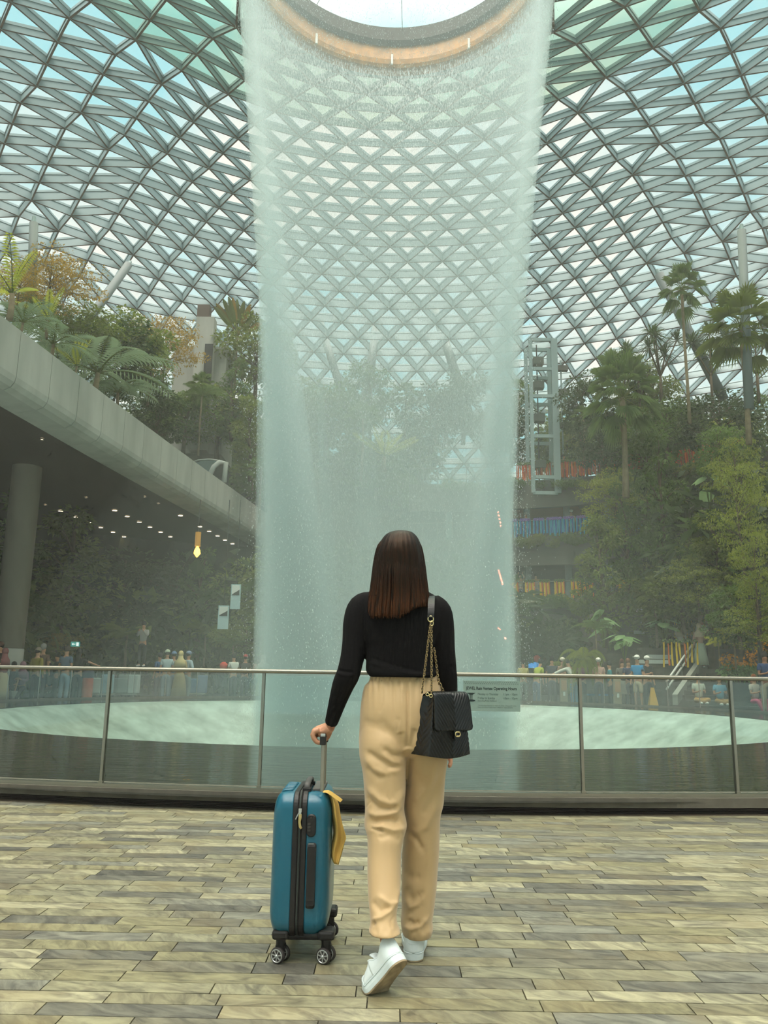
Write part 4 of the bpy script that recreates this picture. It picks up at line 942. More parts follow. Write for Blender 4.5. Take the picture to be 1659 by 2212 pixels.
G = [
 # upper left garden above the slab (type, x, y_top, y_foot, distance, label, width)
 ('airy', 100, 560, 740, 26, 'thin layered tree with orange green foliage at far left above the slab', 1.15), ('airy', 30, 585, 700, 23, 'thin layered orange green tree cut off by the left edge', 1.0),
 ('airy', 345, 700, 870, 36, 'bare looking layered tree in front of the concrete block', 1.0), ('olive', 265, 690, 850, 31, 'bushy green tree left of the concrete block above the slab', 1.5), ('round', 318, 755, 880, 34, 'rounded tree below the concrete block, above the slab', 1.0),
 ('yfrond', 20, 560, 690, 17.5, 'lime green palm at the top left corner of the slab', 1), ('feather', 110, 690, 800, 21.5, 'grey green feather palm leaning over the slab, second from left', 1.3), ('feather', 205, 735, 880, 25.5, 'grey green feather palm in the middle above the slab', 1.4), ('feather', 45, 655, 740, 19.5, 'low grey green feather palm at the left end of the slab', 1.2), ('feather', 250, 800, 900, 27, 'small grey green feather palm drooping over the slab edge', 1.2),
 ('yfrond', 162, 740, 830, 22.5, 'bright yellow green upright fronds standing over the slab edge', .6), ('yfrond', 100, 640, 730, 21, 'yellow green upright frond behind the grey feather palms', .7),
 ('paddle', 505, 648, 870, 42, 'travellers palm with a fan of paddle leaves, taller right one', .75), ('paddle', 440, 705, 865, 41, 'travellers palm with upright paddle leaves beside the concrete pier', .45), ('olive', 545, 690, 900, 42, 'tall dense tree beside the left edge of the water', 1.0),
 ('fan', 428, 835, 985, 38, 'slender palm with thin trunk in the middle of the left slope', .8), ('feather2', 430, 825, 960, 36.5, 'feather palm on the left slope below the concrete block', 1), ('column', 500, 780, 960, 40, 'leafy tree with pale trunk on the left slope', 1.2), ('greyc', 540, 860, 1040, 38, 'leafy tree touching the left edge of the water', 1.2),
 ('fan', 560, 1010, 1130, 37, 'fan palm with light fronds at the end of the left slab', 1.2), ('feather2', 545, 940, 1060, 39, 'light green palm above the end of the left slab', 1.2),
 ('olive', 165, 668, 800, 28, 'olive bush between the two slanted props above the slab', 1.5), ('round', 60, 645, 720, 25, 'rounded bush behind the grey palms at far left', 1.5), ('dark', 215, 690, 860, 30, 'dark bush behind the middle feather palm above the slab', 1.6), ('round', 395, 862, 980, 39, 'green bush at the foot of the concrete block', 1.6), ('olive', 470, 850, 1010, 41, 'green bush below the travellers palms', 1.6), ('dark', 335, 850, 960, 35, 'dark bush above the middle of the left slab', 1.6),
 # behind the waterfall
 ('dark', 1000, 815, 960, 50, 'dark tree crown right of centre behind the falling water', 1.4), ('dark', 930, 850, 980, 49, 'dark tree crown at centre behind the falling water', 1.5), ('fan', 875, 850, 960, 50, 'small palm in the gap behind the falling water', 1), ('round', 700, 850, 1000, 50, 'broad tree left of centre behind the falling water', 1.6), ('olive', 640, 830, 1000, 48, 'tall tree behind the left edge of the falling water', 1.3), ('round', 800, 800, 960, 51, 'tree with pointed top behind the middle of the water', .9), ('fan', 780, 900, 1040, 46, 'palm with green fronds behind the middle of the water', 1.2), ('yfrond', 830, 940, 1020, 45, 'yellow green palm behind the middle of the water', 1.3), ('fan', 1120, 850, 980, 47, 'spiky palm crown left of the lift tower', 1.2), ('dark', 1105, 870, 1010, 46, 'dark tree left of the lift tower', 1.2),
 # right upper
 ('dark', 1255, 818, 960, 41, 'dark round tree just right of the lift tower', .95), ('fan', 1262, 900, 1000, 40, 'drooping palm below the dark round tree', 1.2),
 ('fan', 1490, 628, 915, 33, 'tall slender fan palm with long pale trunk at upper right', .62), ('spiky', 1350, 735, 905, 37, 'spiky leaved tree at the left of the upper right group', .9), ('spiky2', 1430, 690, 880, 36, 'spiky leaved tree left of the tall fan palm', .9), ('spiky', 1540, 690, 880, 35, 'spiky leaved tree right of the tall fan palm', 1.0), ('spiky2', 1640, 700, 870, 32, 'spiky leaved tree at the upper right edge', 1.0), ('spiky2', 1385, 760, 930, 37, 'low spiky leaved tree beside the lime green bush', .9),
 ('fanlime', 1618, 712, 960, 27, 'large fan palm with yellow green fronds at the right edge', .8), ('fanbig', 1352, 860, 1075, 33, 'big dense fan palm with a shaggy trunk below the spiky trees', .62), ('fanbig', 1345, 820, 960, 38, 'dense fan palm crown behind the big shaggy one', .7),
 ('round', 1440, 880, 1010, 36, 'bushy tree under the tall fan palm', 1.5), ('olive', 1420, 795, 960, 38, 'lime tinged bushy tree left of the tall trunk', .9), ('dark', 1560, 850, 1010, 35, 'dark bushy tree right of the tall trunk', 1.4), ('round', 1560, 930, 1060, 31, 'grey green bushy tree beside the double palm trunk', 1.2), ('dark', 1300, 880, 1040, 39, 'dark bush above the dark wall right of the lift tower', 1.0),
 ('layer', 1610, 1010, 1270, 25.5, 'layered bright green tree at the right edge, upper', .6), ('layer', 1640, 1150, 1340, 24, 'layered bright green tree at the right edge, middle', .55), ('layer', 1330, 1020, 1150, 36, 'layered light green tree over the top terrace', 1.2), ('layer', 1600, 950, 1120, 28, 'layered green tree below the yellow green fan palm', .8),
 ('column', 1437, 940, 1290, 33, 'tall leafy tree with pale trunk in the middle of the right terraces', .9), ('column', 1355, 1050, 1330, 34, 'narrow leafy tree in front of the blue ribbon terrace', .8), ('greyc', 1310, 1120, 1400, 33, 'climber covered column between the ribbon bunches', 1.1), ('greyc', 1560, 1110, 1330, 30, 'dense grey green column of leaves right of the middle', 1.5), ('column', 1500, 1130, 1330, 32, 'leafy tree below the upper stone stair', 1.1), ('round', 1400, 1050, 1200, 37, 'bushy tree between the top and middle terraces', 1.4),
 ('olive', 1480, 1230, 1370, 31, 'spreading olive green tree over the yellow ribbons', 1.5), ('layer', 1510, 1210, 1345, 30, 'spreading layered lime tree above the landing', 1.1), ('round', 1600, 1270, 1430, 27, 'leafy tree beside the dark lamp post', 1.2), ('layer', 1650, 1260, 1440, 24.5, 'bright leafy tree at the lower right edge', .9),
 ('feather2', 1290, 1330, 1460, 31, 'palm like plant at the foot of the climber column', 1.0), ('fern', 1262, 1372, 1450, 30, 'bright yellow green fern with arching fronds beside the cascades', .55), ('fern', 1215, 1415, 1450, 31, 'small lime fern left of the bright fern', .7),
 ('big', 1350, 1365, 1432, 30.5, 'plant with large pale heart leaves above the cascades', .8), ('bigl', 1305, 1320, 1400, 32, 'plant with large heart leaves left of the cascades', .5), ('bigl', 1535, 1012, 1110, 32, 'three big bright round leaves high in the right trees', .5), ('big', 1435, 1330, 1395, 31.5, 'clump of round pale leaves right of the cascades', .9), ('fanlime', 1420, 1280, 1400, 32, 'leafy palm with long drooping leaves right of the cascades', .9),
 ('tfern', 1590, 1330, 1445, 27.5, 'bright yellow green tree fern at right beside the landing', .62), ('tfern', 1555, 1355, 1440, 28.5, 'smaller lime tree fern behind the tree fern', .6), ('yfrond', 1515, 1270, 1340, 31.5, 'spiky yellow green palm over the landing ribbons', 1.2),
 # left under the slab
 ('dfern', 270, 1322, 1440, 33, 'tree fern with flat fronds in the dark grove under the slab', .75), ('dfern', 440, 1315, 1440, 34, 'tree fern right of the golden lamp tree', .6), ('column', 425, 1190, 1430, 36, 'tall leafy tree lit by the golden lamp', 1.2), ('olive', 525, 1330, 1460, 33, 'bushy tree right of the hanging banners', 1.3), ('fan', 560, 1350, 1450, 32, 'low fan palm beside the left edge of the water', 1.5), ('feather2', 500, 1370, 1470, 32.5, 'feathery palm below the hanging banners', 1.3), ('dark', 350, 1215, 1440, 38, 'dark tree left of the golden lamp tree', 1.5), ('dark', 250, 1210, 1440, 38, 'dark tree in the middle of the grove under the slab', 1.6), ('dark', 150, 1200, 1440, 37, 'dark tree behind the exit sign', 1.5), ('greyc', 120, 1110, 1430, 33, 'dark leafy tree right of the round column', 1.6), ('airy', 130, 1370, 1450, 31, 'low orange tinted shrub tree near the exit sign', 1.2), ('olive', 590, 1200, 1450, 36, 'tall dim tree behind the left edge of the water, lower', 1.3),
 ('column', 5, 1080, 1430, 30, 'green tree left of the round column at the left edge', 1.3),
]
for (k, u, v0, v1, Y, lab, wd) in G:
    pt(k, u, v0, v1, Y, lab, wide=wd)
# undergrowth: many look-alike bushes and small trees over the slopes
def scatter(seed, n, a0, a1, r0, r1, kinds, hs, lab, grp, zf, wide=1.2):
    rr = random.Random(seed)
    for i in range(n):
        a = math.radians(rr.uniform(a0, a1)); r = rr.uniform(r0, r1); x, y = CX+r*math.sin(a), CY+r*math.cos(a)
        k = rr.choice(kinds); plant(k, (x, y, zf(r)), rr.uniform(*hs), lab, grp, wide=rr.uniform(.9, wide))
zh = lambda r: float(np.interp(r, [24.6, 25, 27, 30, 34, 38, 43], [0, 8.6, 10.2, 12.0, 13.8, 15.1, 16]))
scatter(1, 40, -75, -4, 19.5, 24.0, ['dark', 'shrubd', 'olive', 'dfern', 'shrubo', 'round'], (2.0, 4.8), 'dim bushy plant of the grove below and behind the left slab', 'dim bushes below the left slab', zh)
scatter(2, 60, -50, 4, 25.6, 34, ['dark', 'olive', 'round', 'shrubd', 'column', 'round'], (2.0, 3.8), 'green tree of the dense slope above and behind the left slab', 'trees of the left slope', zh, 1.6)
scatter(3, 20, -8, 5, 21.5, 24, ['dark', 'olive', 'round', 'shrubd', 'greyc'], (3.0, 7.0), 'misty tree standing low behind the falling water', 'misty trees behind the water', lambda r: 0.0, 1.6)
zr = lambda r: float(np.interp(r, [24, 27, 31, 36], [11.2, 11.6, 12.4, 14]))
scatter(4, 24, 20, 66, 26.5, 33, ['dark', 'round', 'olive', 'shrubd', 'column', 'layer'], (2.4, 4.4), 'bushy tree of the dense planting above the top right terrace', 'trees above the top right terrace', zr, 1.6)
def band(lab, grp, z, a0, a1, n, kinds, R=23.5, hs=(.34, .55), seed=5):
    rr = random.Random(seed)
    for i in range(n):
        d = a0+(a1-a0)*(i+rr.uniform(.2, .8))/n; p = cp(R+rr.uniform(-.1, .25), d, z+rr.uniform(-.40, -.10)); plant(rr.choice(kinds), p, rr.uniform(*hs), lab, grp)
band('leafy plant trailing over the edge of the lowest right terrace', 'plants trailing from the lowest terrace', 4.7, 8, 50, 34, ['trail', 'shrubl', 'shrub', 'trail'], seed=5)
band('leafy plant trailing over the edge of the middle right terrace', 'plants trailing from the middle terrace', 8.0, 9, 55, 30, ['trail', 'shrub', 'shrubo'], seed=6)
band('leafy plant trailing over the edge of the top right terrace', 'plants trailing from the top terrace', 11.1, 9, 60, 32, ['trail', 'shrubl', 'shrub'], seed=7)
band('dark hanging creeper on the wall under the lowest right terrace', 'creepers under the lowest terrace', 1.5, 9, 30, 18, ['shrubd', 'dark', 'greyc'], R=23.2, hs=(2.0, 2.8), seed=8)
band('dark shrub standing at the foot of the lowest right terrace', 'shrubs at the foot of the lowest terrace', 0.8, 6, 40, 14, ['shrubd', 'dark', 'shrubo'], R=21.5, hs=(1.8, 3.0), seed=9)
scatter(10, 34, 40, 66, 17.5, 23.6, ['round', 'layer', 'olive', 'column', 'greyc', 'shrubd'], (2.6, 5.5), 'green tree in the dense planting right of the steps', 'planting right of the steps', lambda r: .6+(r-17)*.55, 1.5)
scatter(11, 18, 34, 58, 22.5, 24.5, ['column', 'greyc', 'round', 'layer', 'olive'], (3.0, 5.5), 'climbing tree covering the right terraces', 'trees covering the right terraces', lambda r: RV.choice([3.2, 5.0, 7.5, 8.5]), 1.4)
# flowers in the planter by the tree fern
def flower_planter():
    a = P(1562, 1455, 28.6); b = P(1640, 1470, 28.0)
    r = thing('stone_planter', 'low dark stone planter with ground cover below the tree ferns', 'planter', ((a[0]+b[0])/2, 28.7, 0))
    m = MB(); m.box(((a[0]+b[0])/2+.8, 29.5, a[2]/2), (b[0]-a[0]+1.4, 2.0, a[2])); m.build('stone_box', MT['step'], r)
    m = MB(); rs = np.random.RandomState(4)
    for k in range(14): leaves(m, (a[0]+.05+.13*k*1.1, 28.5, a[2]+.06), 90, .16, .1, rs, rad=(.22, .25, .24))
    m.build('ground_cover', LM['broad'], r)
    for i, (u, v, s) in enumerate(((1566, 1424, .2), (1579, 1430, .24), (1590, 1428, .12), (1617, 1420, .22), (1627, 1424, .18), (1604, 1430, .1), (1652, 1395, .2), (1640, 1398, .15))):
        p = P(u, v, 28.4); f = thing('orange_flower', 'orange yellow flower spike in the planter by the tree ferns', 'flower', p-[0, 0, .4], 'orange yellow flowers by the tree ferns')
        m = MB(); rs = np.random.RandomState(i); leaves(m, p, 46, .13, .09, rs, rad=(s*.6, s*.5, s*1.1)); m.build('petals', MT['flower_y'], f)
        m = MB(); m.tube([p-[0, 0, .45], p], .012, 4); m.build('stem', LM['olive'], f)
flower_planter()
def lamp_post():
    a = P(1638, 1440, 24.6); b = P(1636, 1160, 24.6); r = thing('lamp_post', 'thin black post standing in front of the right edge trees', 'post', a)
    m = MB(); m.tube([a-[0, 0, 1], b], .07, 8); m.build('pole', MT['darkin'], r); m = MB(); m.box(P(1626, 1290, 24.6), (.3, .2, .1)); m.build('fitting', MT['darkin'], r)
lamp_post()
# ---------------------------------------------------------------- crowd around the pool
def skinned(name, V, E, R, m, parent, loc, sub=1):
    me = bpy.data.meshes.new(name); me.from_pydata([tuple(v) for v in V], E, []); o = bpy.data.objects.new(name, me); C.objects.link(o)
    sk = o.modifiers.new('skin', 'SKIN'); sk.use_smooth_shade = True; sk.use_x_symmetry = False
    for i, d in enumerate(me.skin_vertices[0].data):
        r = R[i]; d.radius = (r, r) if np.isscalar(r) else r; d.use_root = (i == 0)
    sb = o.modifiers.new('subd', 'SUBSURF'); sb.levels = sub; sb.render_levels = sub
    me.materials.append(m); o.parent = parent; return o
CM = {}
def cmat(c):
    if c not in CM: CM[c] = mat('fabric_%02x%02x%02x' % c, c, .85)
    return CM[c]
SKIN = mat('skin', (196, 146, 112), .55); SKIND = mat('skin_tan', (158, 108, 80), .55)
HAIRB = mat('black_hair', (30, 24, 22), .5)
def person(p, H, face, top, bottom, label, head='hair', hc=(30, 24, 22), arms='down', lower='trousers', sleeve='short', skin=None, lean=0.0, shoe=(230, 230, 225), sit=False):
    """face: heading in degrees, 0 = looking away from the camera (+Y), 180 = towards it"""
    s = H/1.68; r = thing('person', label, 'person', p, 'people around the pool' if False else None); r.rotation_euler = (0, 0, math.radians(face)); r.scale = (s, s, s)
    skin = skin or SKIN
    hip = .50 if sit else .90; k = 1.0
    ly = lean
    pel = (0, 0, hip); ab = (0, ly*.3, hip+.20); ch = (0, ly*.7, hip+.42); nk = (0, ly, hip+.56); hb = (0, ly*1.1+.01, hip+.61); ht = (0, ly*1.2+.02, hip+.72)
    V = [pel, ab, ch, nk, hb, ht]; E = [(0, 1), (1, 2), (2, 3), (3, 4), (4, 5)]; R = [(.12, .09), (.11, .085), (.12, .09), .045, (.07, .085), (.07, .085)]
    TV = [pel, ab, ch, (0, ly*.9, hip+.50)]; TE = [(0, 1), (1, 2), (2, 3)]; TR = [(.155, .125), (.14, .115), (.155, .115), (.09, .07)]
    for sg in (-1, 1):
        sh = (sg*.165, ly*.85, hip+.46)
        pose = arms if isinstance(arms, str) else arms[0 if sg < 0 else 1]
        if pose == 'down': el = (sg*.215, ly*.6-.02, hip+.19); wr = (sg*.225, ly*.4+.05, hip-.04); hd = (sg*.22, ly*.4+.08, hip-.14)
        elif pose == 'front': el = (sg*.21, ly*.8+.04, hip+.20); wr = (sg*.10, ly+.24, hip+.24); hd = (sg*.04, ly+.29, hip+.29)
        elif pose == 'phone': el = (sg*.20, ly*.8+.12, hip+.26); wr = (sg*.09, ly+.26, hip+.46); hd = (sg*.04, ly+.28, hip+.54)
        elif pose == 'up': el = (sg*.22, ly+.12, hip+.55); wr = (sg*.12, ly+.18, hip+.76); hd = (sg*.08, ly+.2, hip+.84)
        elif pose == 'out': el = (sg*.38, ly+.1, hip+.36); wr = (sg*.60, ly+.16, hip+.28); hd = (sg*.68, ly+.18, hip+.26)
        else: el = (sg*.26, ly*.6+.02, hip+.2); wr = (sg*.12, ly*.4+.16, hip+.12); hd = (sg*.06, ly*.4+.18, hip+.1)
        n = len(V); V += [sh, el, wr, hd]; E += [(2, n), (n, n+1), (n+1, n+2), (n+2, n+3)]; R += [.045, .036, .026, (.036, .022)]
        m = len(TV); e2 = tuple(np.array(sh)*.35+np.array(el)*.65) if sleeve == 'short' else el
        TV += [sh, e2]; TE += [(2, m), (m, m+1)]; TR += [.068, .062]
        if sleeve == 'long': TV.append(wr); TE.append((m+1, m+2)); TR.append(.042)
    LV = [pel, (0, 0, hip-.06)]; LE = [(0, 1)]; LR = [(.15, .12), (.145, .115)]
    for sg in (-1, 1):
        if sit: kn = (sg*.24, .36, hip-.02); an = (-sg*.10, .34, hip-.10) if sit == 'cross' else (sg*.08, .42, .08); to = (an[0], an[1]+.14, an[2]-.03)
        else: kn = (sg*.10, .02, .48); an = (sg*.10, -.02, .08); to = (sg*.12, .13, .03)
        hp = (sg*.09, 0, hip-.05); n = len(V); V += [hp, kn, an, to]; E += [(0, n), (n, n+1), (n+1, n+2), (n+2, n+3)]; R += [.075, .052, .036, (.038, .028)]
        m = len(LV); f = 1.0 if lower == 'trousers' else .45
        an2 = tuple(np.array(kn)*(1-f)+np.array(an)*f) if lower == 'trousers' else None
        if lower in ('trousers', 'shorts'):
            LV += [hp, kn]; LE += [(1, m), (m, m+1)]; LR += [.10, .075]
            if an2: LV.append(an2); LE.append((m+1, m+2)); LR.append(.06)
        q = MB(); q.tube([np.array(an)+[0, -.05, -.03], np.array(an)+[0, .0, -.035], np.array(to)+[0, 0, .0], np.array(to)+[0, .05, 0]], [.03, .05, .045, .015], 8, flat=.8, up=(0, 0, 1)); o = q.build('shoe', cmat(shoe), None, smooth=True); o.parent = r
    skinned('body', V, E, R, skin, r, p)
    skinned('top', TV, TE, TR, cmat(top), r, p)
    if lower in ('trousers', 'shorts'): skinned(lower, LV, LE, LR, cmat(bottom), r, p)
    else:
        q = MB(); rs_ = [(.15, hip+.06), (.19, hip-.1), (.24, hip-.4), (.30, .12 if lower == 'long_skirt' else hip-.42)]; an = np.arange(20)*2*PI/20
        q.rings([np.stack([rr*(1+.05*np.cos(an*7+i))*np.sin(an), rr*.75*(1+.05*np.cos(an*7+i))*np.cos(an), np.full(20, z)], 1) for i, (rr, z) in enumerate(rs_)]); o = q.build('skirt', cmat(bottom), smooth=True); o.parent = r
    c = np.array(ht)+[0, -.005, .015]; q = MB()
    if head == 'hair': q.ball(c+[0, -.02, .01], (.088, .098, .105), 12, 8); nm = 'hair'
    elif head == 'long': q.ball(c+[0, -.02, .01], (.09, .10, .105), 12, 8); q.tube([c+[0, -.06, 0], c+[0, -.085, -.18], c+[0, -.09, -.34]], [.085, .09, .06], 10, flat=.5, up=(0, 1, 0)); nm = 'hair'
    elif head == 'scarf':
        q.ball(c+[0, -.012, .005], (.098, .108, .118), 12, 8); an = np.arange(16)*2*PI/16
        q.rings([np.stack([a_*np.sin(an), ly+b_*np.cos(an), np.full(16, z)], 1) for (a_, b_, z) in ((.08, .08, hip+.68), (.10, .09, hip+.58), (.20, .14, hip+.46), (.22, .15, hip+.30))]); nm = 'headscarf'
    elif head in ('cap', 'visor'):
        q.ball(c+[0, -.005, .03], (.095, .108, .085), 12, 8); q.box(c+[0, .12, .035], (.15, .12, .015)); nm = 'cap'
    o = q.build(nm, cmat(hc), smooth=True); o.parent = r
    if head in ('cap', 'visor'):
        q = MB(); q.ball(c+[0, -.03, -.01], (.084, .088, .085), 10, 6); o = q.build('hair', HAIRB, smooth=True); o.parent = r
    # simple face: nose and ears on the head
    q = MB(); q.ball(np.array(ht)+[0, .088, -.02], (.012, .018, .02), 6, 4)
    for sg in (-1, 1): q.ball(np.array(ht)+[sg*.03, .078, .0], (.009, .006, .006), 6, 4)
    return r
def ring_Y(u, R):
    az = math.atan((u-829.5)/FPX/math.cos(PITCH)); dx, dy = math.sin(az), math.cos(az); b = -(CX*dx+CY*dy); cc = CX*CX+CY*CY-R*R; t = -b+math.sqrt(max(b*b-cc, 0)); return (dx*t, dy*t)
def pr(u, R, H, face, top, bottom, label, z=0.0, **k):
    x, y = ring_Y(u, R); return person((x, y, z), H, face, top, bottom, label, **k)
LB, NV, BK, WH = (150, 180, 200), (44, 54, 78), (34, 34, 38), (222, 224, 218)
pr(7, 12.0, 1.30, 10, (160, 190, 215), (205, 120, 130), 'child in light blue top and pink skirt at the left edge behind the pool', lower='skirt', head='long', skin=SKIND)
pr(25, 12.3, 1.62, 190, (52, 44, 36), (150, 120, 84), 'person in dark top bending towards the pool beside the left edge child', head='long', arms='front', lean=.12)
pr(34, 12.9, 1.76, 150, (60, 52, 44), (90, 74, 60), 'person in brown cap behind the one in dark top at far left', head='cap', hc=(96, 62, 48), arms='front')
pr(45, 12.1, 1.55, 80, (146, 96, 92), (196, 176, 140), 'person in maroon headscarf and long beige skirt with phone at left', head='scarf', hc=(140, 84, 84), arms='phone', lower='long_skirt', sleeve='long')
pr(66, 13.2, 1.55, 160, (48, 58, 66), (40, 44, 50), 'person in dark blue grey sitting low left of the mauve headscarf', sit='side', head='hair')
pr(85, 13.0, 1.55, 175, (160, 126, 140), (30, 30, 34), 'seated person in mauve headscarf and black skirt at left', sit='side', head='scarf', hc=(160, 120, 136), arms='front', sleeve='long')
pr(113, 12.2, 1.62, -20, (150, 134, 50), (44, 48, 56), 'person in long mustard coat with orange bag on the back', head='cap', hc=(140, 128, 108), sleeve='long', lower='trousers')
pr(124, 12.8, 1.76, -10, (110, 80, 64), (50, 52, 60), 'grey haired person behind the mustard coat', head='hair', hc=(150, 146, 138))
pr(141, 13.0, 1.45, 60, (60, 56, 50), (92, 76, 60), 'seated person in brown beside the mustard coat', sit='side', head='long', arms='front')
pr(155, 12.6, 1.5, 120, (34, 34, 36), (40, 40, 42), 'person in black looking at a phone left of the blue shirt', arms='phone', head='hair', sleeve='long')
pr(173, 12.1, 1.70, -10, (96, 116, 138), (140, 160, 176), 'person in slate blue shirt and light jeans facing away', head='hair', hc=(70, 50, 40))
pr(200, 12.3, 1.64, -5, (46, 42, 44), (40, 38, 42), 'person in black with both arms held up to a phone and a white bow', head='long', arms=('out', 'out'))
pr(272, 13.1, 1.45, 150, (120, 92, 84), (70, 70, 76), 'seated person in brown between the two luggage trolleys', sit='side', arms='front')
pr(368, 12.5, 1.60, 60, (50, 96, 150), (60, 70, 90), 'person in blue standing left of the light blue group', head='cap', hc=(40, 44, 50))
pr(383, 12.1, 1.70, 20, (178, 198, 204), (120, 140, 156), 'person in pale blue tee and jeans with pale cap, left of the cream headscarf', head='cap', hc=(200, 214, 190), arms=('down', 'front'))
pr(397, 12.6, 1.66, 30, (172, 196, 208), (110, 128, 148), 'person in blue cap behind the pale blue tee', head='cap', hc=(120, 150, 190))
pr(411, 11.9, 1.66, 0, (198, 176, 122), (160, 140, 96), 'person in large cream headscarf and long tan dress at left', head='scarf', hc=(222, 204, 146), lower='long_skirt', sleeve='long', arms='front')
pr(427, 12.3, 1.68, -40, (176, 200, 212), (142, 160, 166), 'person in light blue jacket with hand on hip right of the cream headscarf', head='cap', hc=(120, 140, 170), arms=('front', 'hip'), sleeve='long')
pr(522, 12.4, 1.64, 40, (226, 230, 222), (56, 60, 64), 'person in white tee and dark trousers near the left edge of the water', arms='front')
pr(546, 12.8, 1.62, 0, (70, 62, 66), (60, 60, 66), 'person in dark clothes with red cap near the left edge of the water', head='cap', hc=(190, 60, 54), arms='front')
pr(574, 12.4, 1.58, 0, (186, 150, 132), (120, 116, 110), 'person in dusty pink left of the white headscarf', head='long', hc=(90, 60, 44))
pr(583, 12.0, 1.60, 10, (214, 204, 180), (202, 192, 150), 'person in white headscarf and cream dress beside the left edge of the water', head='scarf', hc=(232, 228, 216), lower='long_skirt', sleeve='long')
pr(608, 12.1, 1.66, -10, (206, 196, 150), (170, 160, 128), 'person in pale yellow headscarf half hidden by the falling water', head='scarf', hc=(222, 212, 164), lower='long_skirt', sleeve='long')
pr(1124, 12.4, 1.58, 0, (196, 186, 110), (100, 110, 100), 'person in faded yellow just right of the falling water', arms='front')
pr(1151, 12.0, 1.60, -50, (170, 186, 60), (80, 110, 140), 'person in lime green top bending beside the hours sign', lean=.22, head='hair')
pr(1184, 12.4, 1.70, 170, (60, 62, 76), (44, 46, 54), 'person in dark clothes with white lanyard facing the pool', arms='down')
pr(1206, 12.6, 1.68, 200, (160, 130, 104), (110, 96, 84), 'person in white cap and brown top behind the leaning one', head='cap', hc=(228, 222, 204), arms='front')
pr(1229, 12.0, 1.62, 30, (206, 212, 200), (92, 150, 190), 'person in white shirt and bright blue jeans leaning over with one arm out', lean=.25, arms=('out', 'front'), sleeve='long')
pr(1246, 12.7, 1.62, 150, (170, 80, 150), (70, 60, 80), 'person in magenta top behind the white leaning shirt', arms='front')
pr(1281, 12.3, 1.66, 160, (196, 160, 146), (70, 70, 84), 'person in white cap and pink top with blue bag', head='cap', hc=(234, 230, 222), arms='front')
pr(1304, 12.5, 1.55, 80, (50, 140, 150), (60, 64, 70), 'person in teal top with pale forearm right of the pink top', arms='down')
pr(1330, 12.3, 1.62, 180, (96, 96, 90), (120, 118, 106), 'person in grey dress with long brown hair', head='long', hc=(90, 50, 36), lower='skirt')
pr(1343, 12.4, 1.64, 190, (44, 56, 92), (60, 66, 80), 'person in navy top beside the grey dress', head='hair', hc=(110, 70, 44), arms='front')
pr(1362, 12.0, 1.74, 140, (40, 150, 205), (196, 180, 150), 'person in bright blue shirt, white visor and khaki shorts', head='cap', hc=(236, 236, 228), lower='shorts')
pr(1382, 12.2, 1.72, 200, (46, 50, 56), (44, 46, 56), 'person in white cap and dark clothes right of the bright blue shirt', head='cap', hc=(236, 236, 228), arms=('down', 'front'))
# sitting on the steps, on the stairs, right edge
def at(u, v, Y): return P(u, v, Y)
q = at(1510, 1508, 27.2); person((q[0], q[1], q[2]-.50), 1.62, 180, (206, 210, 196), (196, 150, 84), 'person in white tee sitting cross legged on the steps, left of the pair', sit='cross', arms='front')
q = at(1556, 1511, 27.2); person((q[0], q[1], q[2]-.50), 1.62, 175, (110, 170, 200), (190, 146, 80), 'person in sky blue tee sitting cross legged on the steps, right of the pair', sit='cross', arms='front', head='long', hc=(60, 40, 32))
q = at(1515, 1443, 31.0); person(q, 1.62, -15, (206, 164, 140), (206, 222, 200), 'person in pink top, cream headscarf and long mint skirt standing on the steps', head='scarf', hc=(226, 204, 176), lower='long_skirt', sleeve='long', arms=('down', 'front'))
q = at(1521, 1432, 31.8); person(q, 1.74, 165, (222, 226, 220), (40, 40, 46), 'person in blue cap and white jacket behind the mint skirt', head='cap', hc=(40, 96, 160), arms='phone', sleeve='long')
q = at(1473, 1440, 32.2); person(q, 1.62, 175, (226, 218, 206), (150, 120, 96), 'person in white headscarf waving above the ribbon planter', head='scarf', hc=(230, 214, 190), arms=('front', 'up'), sleeve='long')
pr(1603, 12.0, 1.50, 200, (214, 200, 186), (214, 90, 130), 'person with crossed pink leggings seated right of the glass post', sit='side', arms='front', head='long', hc=(150, 90, 50))
pr(1628, 12.0, 1.80, 185, (34, 66, 110), (176, 158, 128), 'tall person in navy polo and khaki trousers at the right edge', arms='front', skin=SKIND)
pr(1648, 11.9, 1.20, 190, (226, 96, 130), (70, 90, 150), 'child in pink top and blue patterned leggings at the right edge', head='long')
pr(1659, 11.8, 1.62, 160, (80, 160, 160), (60, 70, 100), 'person in teal and white cap cut by the right edge', head='cap', hc=(236, 236, 230))
q = at(305, 1440, 31.2); person(q, 1.66, 175, (176, 174, 166), (56, 56, 60), 'person in light grey shirt standing high on the dark left slope with raised phone', arms='phone', sleeve='long')
def deckp(u, zf, H, c, lab, **k):
    az = math.atan((u-829.5)/FPX); dx, dy = math.sin(az), math.cos(az); b = -(CX*dx+CY*dy); cc = CX*CX+CY*CY-24.3**2; t = -b+math.sqrt(b*b-cc)
    person((dx*t, dy*t, zf), H, 175, c, (60, 60, 70), lab, **k)
deckp(1242, 8.0, 1.7, (196, 190, 176), 'person in pale jacket and white cap leaning on the middle terrace rail', head='cap', hc=(232, 228, 214), arms='front')
deckp(1119, 8.0, 1.7, (150, 160, 160), 'person in white cap on the middle terrace nearest the water', head='cap', hc=(232, 232, 226), arms='front')
deckp(1142, 8.0, 1.7, (140, 130, 120), 'second person in white cap on the middle terrace', head='cap', hc=(236, 236, 228), arms='front')
deckp(1127, 4.7, 1.7, (170, 150, 110), 'person with raised arms on the lowest terrace nearest the water', arms='up')
